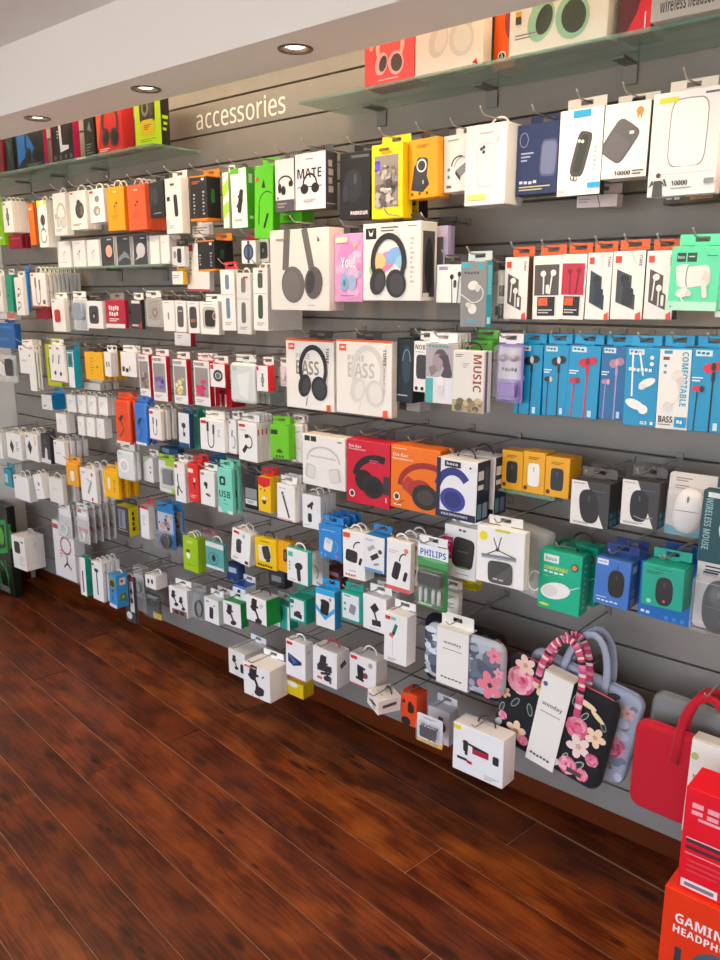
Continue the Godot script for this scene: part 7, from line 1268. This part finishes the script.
func goods_13() -> void:
	# packs hanging behind the front ones
	BL("cable_pack","clear pack with grey lead between tripod boxes","lead pack",[-2.743,0.2111,0.12,0.0763,0.1065,0.012],"c4c6c6","card:d8d8d6",3,0.013,[],[["r",0.1,0.05,0.9,0.3,"e4e2e0"]],[0.05,0.2,0.95,0.97],[["coil",0.5,0.6,0.6,"8d9092",1.2]])
	P("adapter_box","navy box low behind the tilted charger box","adapter box",[-2.1021,0.4442,0.15,0.0657,0.0632,0.03],["1f3f74","1f3f74","1f3f74"],"card:1f3f74",1,0.031,[0.7,0.9],[["r",0.2,0.2,0.8,0.5,"c4ccdc"]])
	P("cable_box","blue box high behind the scarlet charger pack","cable box",[-2.2178,0.8289,0.13,0.0907,0.034,0.03],["1f6fa8","1f6fa8","1f6fa8"],"card:1f6fa8",1,0.031,[0.7,0.0],[["tl",0.2,0.3,0.5,2,0.2,"a8cce4"]])
	P("charger_box","pink edged white box behind the lime bulb box","charger box",[-2.2706,0.4899,0.14,0.0687,0.0802,0.03],["f2efec","f2efec","f2efec"],"card:c8808a",1,0.031,[0.35,1.8],[["r",0,0,1,0.12,"c86a78"]])
	P("charger_box","dark box hanging behind the yellow charger box","charger box",[-1.8914,0.4698,0.14,0.0735,0.102,0.04],["33353a","33353a","33353a"],"card:33353a",1,0.041,[0.35,1.8],[["r",0.2,0.6,0.8,0.8,"8d9094"]])
	P("cable_box","navy based box under the white lead boxes","cable box",[-2.4478,0.8471,0.14,0.1062,0.0275,0.03],["1c4a70","1c4a70","1c4a70"],"card:1c4a70",1,0.031,[-0.35,0.9],[["r",0.1,0.2,0.5,0.8,"7fa4bc"]])
	P("hub_box","dark maroon box low behind the blue plug box","hub box",[-1.6199,0.5388,0.15,0.0665,0.0625,0.03],["5a2434","5a2434","5a2434"],"card:5a2434",1,0.031,[-0.7,-1.8],[["r",0.2,0.2,0.8,0.4,"c8a0a8"]])

func goods_14() -> void:
	# bottom row
	P("phone_mount_box","big white box with small mount beside larger box","phone mount box",[-1.9883,0.1545,0.24,0.088,0.0899,0.1],["ebe6e0","ebe6e0","ebe6e0"],"card",1,0.101,[0.0,-1.8],[["mnt",0.4,0.45,0.42,"2f2c2e"],["rr",0.85,0.6,0.12,0.18,0,"33302f"]])
	P("phone_mount_box","large white box with chunky black mount at front","phone mount box",[-1.7793,0.1858,0.34,0.1183,0.1072,0.0797],["efeae6","efeae6","efeae6"],"card",1,0.0807,[0.35,1.8],[["mnt",0.45,0.42,0.62,"33282a"],["rr",0.62,0.72,0.16,0.12,10,"33282a"],["l","33282a",0.04,0.72,0.3,0.8,0.22],["r",0.06,0.05,0.36,0.1,"e05a50"],["r",0.38,0.05,0.5,0.1,"8ac8b8"],["c",0.35,0.93,0.02,"d05a50"],["c",0.6,0.94,0.02,"d05a50"]])
	P("phone_mount_box","yellow box hanging low behind white mount boxes","phone mount box",[-1.693,0.1903,0.26,0.079,0.0486,0.05],["e0be10","e0be10","e0be10"],"card:d4b00e",1,0.051,[-0.7,1.8],[["e",0.4,0.2,0.3,0.2,"f0e8d0"]])
	P("phone_mount_box","white box with blue pyramid gadget","phone mount box",[-1.6529,0.2753,0.29,0.0834,0.1208,0.0349],["efe9e8","efe9e8","efe9e8"],"ring",1,0.0359,[-0.35,0.0],[["p","1f2f5c",0.12,0.36,0.82,0.5,0.82,0.58,0.4,0.68,0.12,0.6],["p","4a6aa8",0.12,0.36,0.6,0.55,0.4,0.62],["r",0.06,0.05,0.36,0.13,"d8222f"],["r",0,0.975,1,1,"d8707a"],["R"],["tl",0.3,0.2,0.4,2,0.05,"a8a4a2"]])
	P("phone_mount_box","white box with spread black air vent mount","phone mount box",[-1.5304,0.2945,0.29,0.0977,0.1128,0.0551],["efe9e6","efe9e6","efe9e6"],"ring:d02a34",1,0.0561,[-0.35,0.0],[["mnt",0.5,0.5,0.6,"33333a"],["l","33333a",0.2,0.2,0.55,0.8,0.5],["l","33333a",0.08,0.35,0.7,0.75,0.62],["r",0.2,0.8,0.4,0.87,"e07a50"],["c",0.75,0.78,0.05,"5d5a58"],["c",0.75,0.86,0.05,"5d5a58"],["R"],["l","4a4a4e",0.3,0.3,0.42,0.7,0.32]])
	P("phone_mount_box","white box with curved black desk mount","phone mount box",[-1.3913,0.332,0.28,0.0994,0.0914,0.05],["ebe5e0","ebe5e0","ebe5e0"],"ring",1,0.051,[-0.35,0.0],[["rr",0.42,0.56,0.12,0.2,-6,"26262a"],["l","26262a",0.07,0.3,0.34,0.6,0.4],["l","26262a",0.08,0.25,0.75,0.55,0.8],["e",0.62,0.6,0.08,0.1,"8d3a40"],["r",0.06,0.05,0.3,0.16,"d8222f"],["c",0.8,0.2,0.08,"a8a4a0"],["r",0.0,0.97,0.6,1,"e06a70"]])
	P("mini_tripod_box","tilted cream box with small black tripod","tripod box",[-1.2985,0.3069,0.33,0.0679,0.045,0.07],["ebe2dc","ebe2dc","ebe2dc"],"ring:33312f",1,0.071,[-6,-24],[["l","33282a",0.1,0.2,0.55,0.8,0.5],["l","33282a",0.06,0.5,0.5,0.7,0.85],["c",0.5,0.5,0.09,"33282a"],["R"],["l","5d3a40",0.14,0.2,0.5,0.8,0.4],["T"],["tl",0.2,0.2,0.5,4,0.15,"c4bab4"]])
	P("gadget_box","orange red box with black gadget in bottom row","gadget box",[-1.2338,0.2664,0.27,0.0535,0.0954,0.05],["ea4a16","ea4a16","ea4a16"],"ring:26262a",1,0.051,[0.0,0.0],[["c",0.2,0.3,0.1,"4a1a10"],["rr",0.65,0.45,0.2,0.14,0,"2f2220"],["e",0.35,0.9,0.3,0.14,"2a2426"],["r",0.5,0.25,0.7,0.6,"33201c"]])
	BL("mini_tripod_pack","white card with black bendy tripod and yellow base","tripod pack",[-1.1318,0.2648,0.33,0.0828,0.0812,0.02],"d9d7da","",1,0.021,[],[["r",0,0.88,1,1,"e8b41c"],["tl",0.25,0.08,0.5,2,0.04,"8d8a8c"],["l","2f2e32",0.07,0.3,0.8,0.35,0.5],["l","2f2e32",0.07,0.5,0.86,0.5,0.5],["l","2f2e32",0.07,0.72,0.84,0.65,0.5],["l","2f2e32",0.06,0.2,0.5,0.2,0.34],["l","2f2e32",0.06,0.5,0.5,0.5,0.3],["l","2f2e32",0.06,0.75,0.5,0.82,0.3]],[0.06,0.2,0.94,0.9],[["block",0.5,0.52,0.6,"2f2e32",0.7]])
	P("gadget_box","grey white box beside the bendy tripod card","gadget box",[-1.1536,0.2303,0.24,0.0725,0.0989,0.04],["cfcdd2","cfcdd2","cfcdd2"],"card:cfcdd2",1,0.041,[-0.35,-0.9],[["e",0.6,0.5,0.25,0.18,"33323a"],["r",0.2,0.88,0.8,1,"d8b42a"],["rr",0.6,0.3,0.12,0.1,0,"4a4950"]])
	P("gimbal_box","large white box with red and black gimbal","gimbal box",[-0.9903,0.2198,0.3,0.1501,0.1329,0.0582],["f0edec","f0edec","f0edec"],"ring:33312f",1,0.0592,[],[["rr",0.26,0.42,0.05,0.12,0,"33282c"],["l","33282c",0.04,0.2,0.34,0.7,0.4],["r",0.4,0.42,0.72,0.52,"b82038"],["l","33282c",0.03,0.4,0.4,0.72,0.4],["rr",0.86,0.48,0.06,0.09,0,"33282c"],["rr",0.28,0.52,0.03,0.08,0,"33282c"],["r",0.02,0.03,0.16,0.12,"e8d41c"],["l","4a3a40",0.05,0.1,0.7,0.3,0.7],["l","b82038",0.05,0.3,0.72,0.4,0.73],["tl",0.65,0.85,0.3,3,0.035,"c4c0be"]])

func goods_15() -> void:
	# laptop sleeves in the bottom row
	SLEEVE("laptop_sleeve","grey watercolour flower sleeve in wide paper band",[-1.0721,0.4272,0.26,0.2408,0.1532,0.03],"b9bcc6","3a3d48",[0,0],[["blot",11,26,0.02,0.06,0.19,0.95,0.1,["4a4e5c","8d92a0","e4e6ec","63687a","cfd2da"]],["blot",12,26,0.6,0.05,0.97,0.95,0.1,["6d7282","a4a8b6","d4d6de","585d6e","c4c8d2"]],["fl",0.9,0.22,0.09,"e88a9a","c85a72"],["fl",0.86,0.76,0.15,"e8808f","4a3a48"],["e",0.8,0.45,0.12,0.05,"5a5f70",20],["fl",0.96,0.5,0.06,"e8a0ac","c85a72"]],[0.19,0.6,0.035],[["t",0.22,0.2,0.55,0.07,"5d5856","wonday"],["tl",0.2,0.34,0.6,1,0.03,"8d8885"],["r",0.15,0.86,0.234,0.884,"5a5654"],["r",0.267,0.863,0.351,0.887,"5a5654"],["r",0.383,0.866,0.467,0.89,"5a5654"],["r",0.5,0.86,0.584,0.884,"5a5654"],["r",0.617,0.863,0.701,0.887,"5a5654"],["r",0.733,0.866,0.817,0.89,"5a5654"]],"")
	hook(-1.0974,0.603,0.29,"grey watercolour flower sleeve in wide paper band")
	SLEEVE("laptop_sleeve","navy flower sleeve behind the grey watercolour sleeve",[-1.153,0.345,0.14,0.26,0.2,0.03],"1f2230","1f2230",[0,0],[["blot",21,14,0.7,0.05,0.97,0.95,0.05,["c85a72","3a4a58","e8a0ac","4a5a6a"]]],[],[],"")
	hook(-1.153,0.557,0.19,"navy flower sleeve behind the grey watercolour sleeve")
	SLEEVE("laptop_sleeve","black rose patterned laptop bag with patterned handles",[-0.853,0.281,0.222,0.3,0.25,0.03],"15151a","c84a6c",[-9.5,0],[["ro",0.17,0.24,0.16,"d8386c","f6b4c2"],["fl",0.18,0.06,0.09,"f2c8b8","d89a84"],["fl",0.36,0.2,0.08,"f0d0a8","d8a070"],["lf",0.16,0.5,0.06,-60,"8d9690","2a302e"],["lf",0.3,0.5,0.06,-110,"8d9690","2a302e"],["lf",0.05,0.62,0.05,-80,"9aa09a","333834"],["fl",0.22,0.8,0.09,"f2cfae","e0a070"],["ro",0.3,0.86,0.06,"e0507c","f4a8b8"],["e",0.05,0.8,0.03,0.05,"c8ccc6",20],["ro",0.72,0.42,0.12,"d8386c","f4a4b6"],["fl",0.88,0.42,0.085,"f2d4b2","e0a878"],["fl",0.77,0.6,0.1,"f4d6cc","e0a890"],["e",0.75,0.13,0.09,0.03,"f0d4ac",10],["lf",0.66,0.14,0.06,-80,"7d8880","20302a"],["lf",0.68,0.78,0.05,-70,"a8b0aa","2d3330"],["lf",0.8,0.8,0.07,-50,"a8b0aa","2d3330"],["ro",0.72,0.85,0.1,"e0507c","f6b4c2"],["ro",0.85,0.87,0.07,"d8386c","f0a0b0"],["r",0.72,0.86,0.85,0.91,"5d4a40"],["e",0.62,0.88,0.03,0.04,"d8d0c4",30],["lf",0.76,0.26,0.05,-60,"a8b0aa","20302a"],["ro",0.9,0.66,0.07,"c8306a","f0a0b4"],["fl",0.06,0.44,0.05,"f2d4b2","e0a878"],["lf",0.92,0.26,0.05,60,"8d9690","2a302e"],["e",0.86,0.2,0.07,0.025,"f0d4ac",30],["ro",0.08,0.7,0.05,"d8386c","f4b0c0"]],[0.36,0.62,0],[["t",0.15,0.3,0.7,0.06,"6d6866","wonday"],["tl",0.14,0.41,0.7,1,0.025,"a8a4a0"],["c",0.12,0.12,0.08,"4a5a9c"],["r",0.12,0.9,0.206,0.924,"5a5654"],["r",0.24,0.903,0.326,0.927,"5a5654"],["r",0.36,0.906,0.446,0.93,"5a5654"],["r",0.48,0.9,0.566,0.924,"5a5654"],["r",0.6,0.903,0.686,0.927,"5a5654"],["r",0.72,0.906,0.806,0.93,"5a5654"]],"rose")
	hook(-0.802,0.632,0.247,"black rose patterned laptop bag with patterned handles")
	SLEEVE("laptop_sleeve","grey flower laptop bag behind the black rose bag",[-0.815,0.288,0.172,0.3,0.25,0.03],"a9aec0","a9aec0",[-9.5,0],[["blot",31,16,0.6,0.1,0.98,0.95,0.06,["9aa0b4","c4c8d6","7d8498"]],["ro",0.86,0.6,0.12,"c8386a","f0a0b4"],["fl",0.9,0.2,0.06,"e8b4b0","c87a7a"],["lf",0.76,0.1,0.06,-20,"3a4440","55605a"],["lf",0.84,0.8,0.06,30,"5a5a54","8d8d84"],["ro",0.7,0.84,0.09,"b87a60","e0b49c"]],[],[],"a9aec0")
	SLEEVE("laptop_sleeve","navy blue flower sleeve behind grey flower bag",[-0.845,0.262,0.1,0.28,0.225,0.03],"191c30","191c30",[-9.5,0],[["blot",41,18,0.6,0.05,0.95,0.4,0.06,["6d86c8","8da0d8","4a5aa0","c8a0c0"]]],[],[],"")
	hook(-0.81,0.5,0.12,"navy blue flower sleeve behind grey flower bag")
	SLEEVE("laptop_sleeve","plain red laptop bag with red handles",[-0.478,0.262,0.215,0.31,0.222,0.03],"c00a26","c00a26",[-1,0],[],[0.42,0.72,0],[["t",0.1,0.34,0.75,0.08,"5d5856","wonday"],["e",0.1,0.16,0.09,0.04,"b8c47a"]],"c00a26")
	hook(-0.474,0.6,0.245,"plain red laptop bag with red handles")
	SLEEVE("laptop_sleeve","plain grey laptop sleeve behind the red bag",[-0.487,0.3,0.14,0.3,0.22,0.03],"8a8885","8a8885",[-4,0],[],[],[],"")
	hook(-0.472,0.532,0.16,"plain grey laptop sleeve behind the red bag")

func goods_16() -> void:
	# gaming boxes on the floor
	P("gaming_headset_box","orange red box lettered GAMING HEADPHONES on the floor","headset box",[-0.34,0,0.4,0.26,0.2445,0.11],["f23a12","f23a12","f23a12"],"",1,0,[0,0],[["t",0.1,0.2,0.44,0.09,"f6ece4","GAMING"],["t",0.09,0.32,0.58,0.07,"f6ece4","HEADPHONES"],["hp",0.45,0.72,0.5,"55606a","2d333a"],["r",0.12,0.52,0.17,0.95,"3a4048"]])
	P("gaming_headset_box","bright red box stacked on the orange red box","headset box",[-0.332,0.2455,0.385,0.24,0.228,0.09],["ee1528","ee1528","ee1528"],"",1,0,[0,0],[["r",0.06,0.13,0.15,0.178,"f6a8b0"],["r",0.185,0.136,0.275,0.184,"f6a8b0"],["r",0.31,0.142,0.4,0.19,"f6a8b0"],["r",0.435,0.13,0.525,0.178,"f6a8b0"],["r",0.06,0.2,0.149,0.24,"f6a8b0"],["r",0.184,0.205,0.273,0.245,"f6a8b0"],["r",0.308,0.21,0.397,0.25,"f6a8b0"],["r",0.432,0.2,0.521,0.24,"f6a8b0"],["r",0.556,0.205,0.645,0.245,"f6a8b0"],["tl",0.12,0.26,0.2,1,0.06,"f6a8b0"],["l","4a3038",0.035,0.04,0.5,0.75,0.52],["l","4a3038",0.03,0.04,0.57,0.6,0.58],["tl",0.04,0.47,0.3,1,0.03,"f6b0b8"],["tl",0.04,0.62,0.7,1,0.03,"f08a94"],["tl",0.06,0.68,0.5,3,0.05,"e8404c"],["r",0.03,0.89,0.33,0.97,"f0e4e2"],["tl",0.06,0.915,0.24,1,0.08,"8d7a7a"],["r",0.45,0.88,0.62,0.97,"b8bcc0"],["r",0.45,0.84,0.62,0.89,"1f8a5a"],["e",0.54,0.8,0.09,0.03,"f08a98"]])
	P("computer_case_box","black box with neon green circuit print in the corner","computer box",[-3.755,0,0.2,0.2,0.45,0.04],["0d1a14","0d1a14","0d1a14"],"",1,0,[0,0],[["p","1f9a3c",0.3,0.2,0.9,0.14,0.88,0.5,0.4,0.56],["p","0d1f16",0.36,0.24,0.82,0.2,0.8,0.45,0.45,0.5],["e",0.6,0.34,0.15,0.1,"5aa83a"],["l","28c85a",0.03,0.05,0.1,0.2,0.6,0.6,0.68],["l","28c85a",0.03,0.3,0.6,0.4,0.95],["l","28c85a",0.02,0.7,0.6,0.8,0.98],["l","28c85a",0.02,0.5,0.62,0.85,0.8],["r",0.3,0.9,0.8,0.97,"6d6a68"],["R"],["l","28c85a",0.03,0.1,0.5,0.8,0.45],["l","28c85a",0.03,0.1,0.55,0.8,0.5],["l","28c85a",0.03,0.1,0.6,0.8,0.55],["l","28c85a",0.03,0.1,0.65,0.8,0.6],["r",0.0,0.18,0.3,0.45,"2aa84a"]])
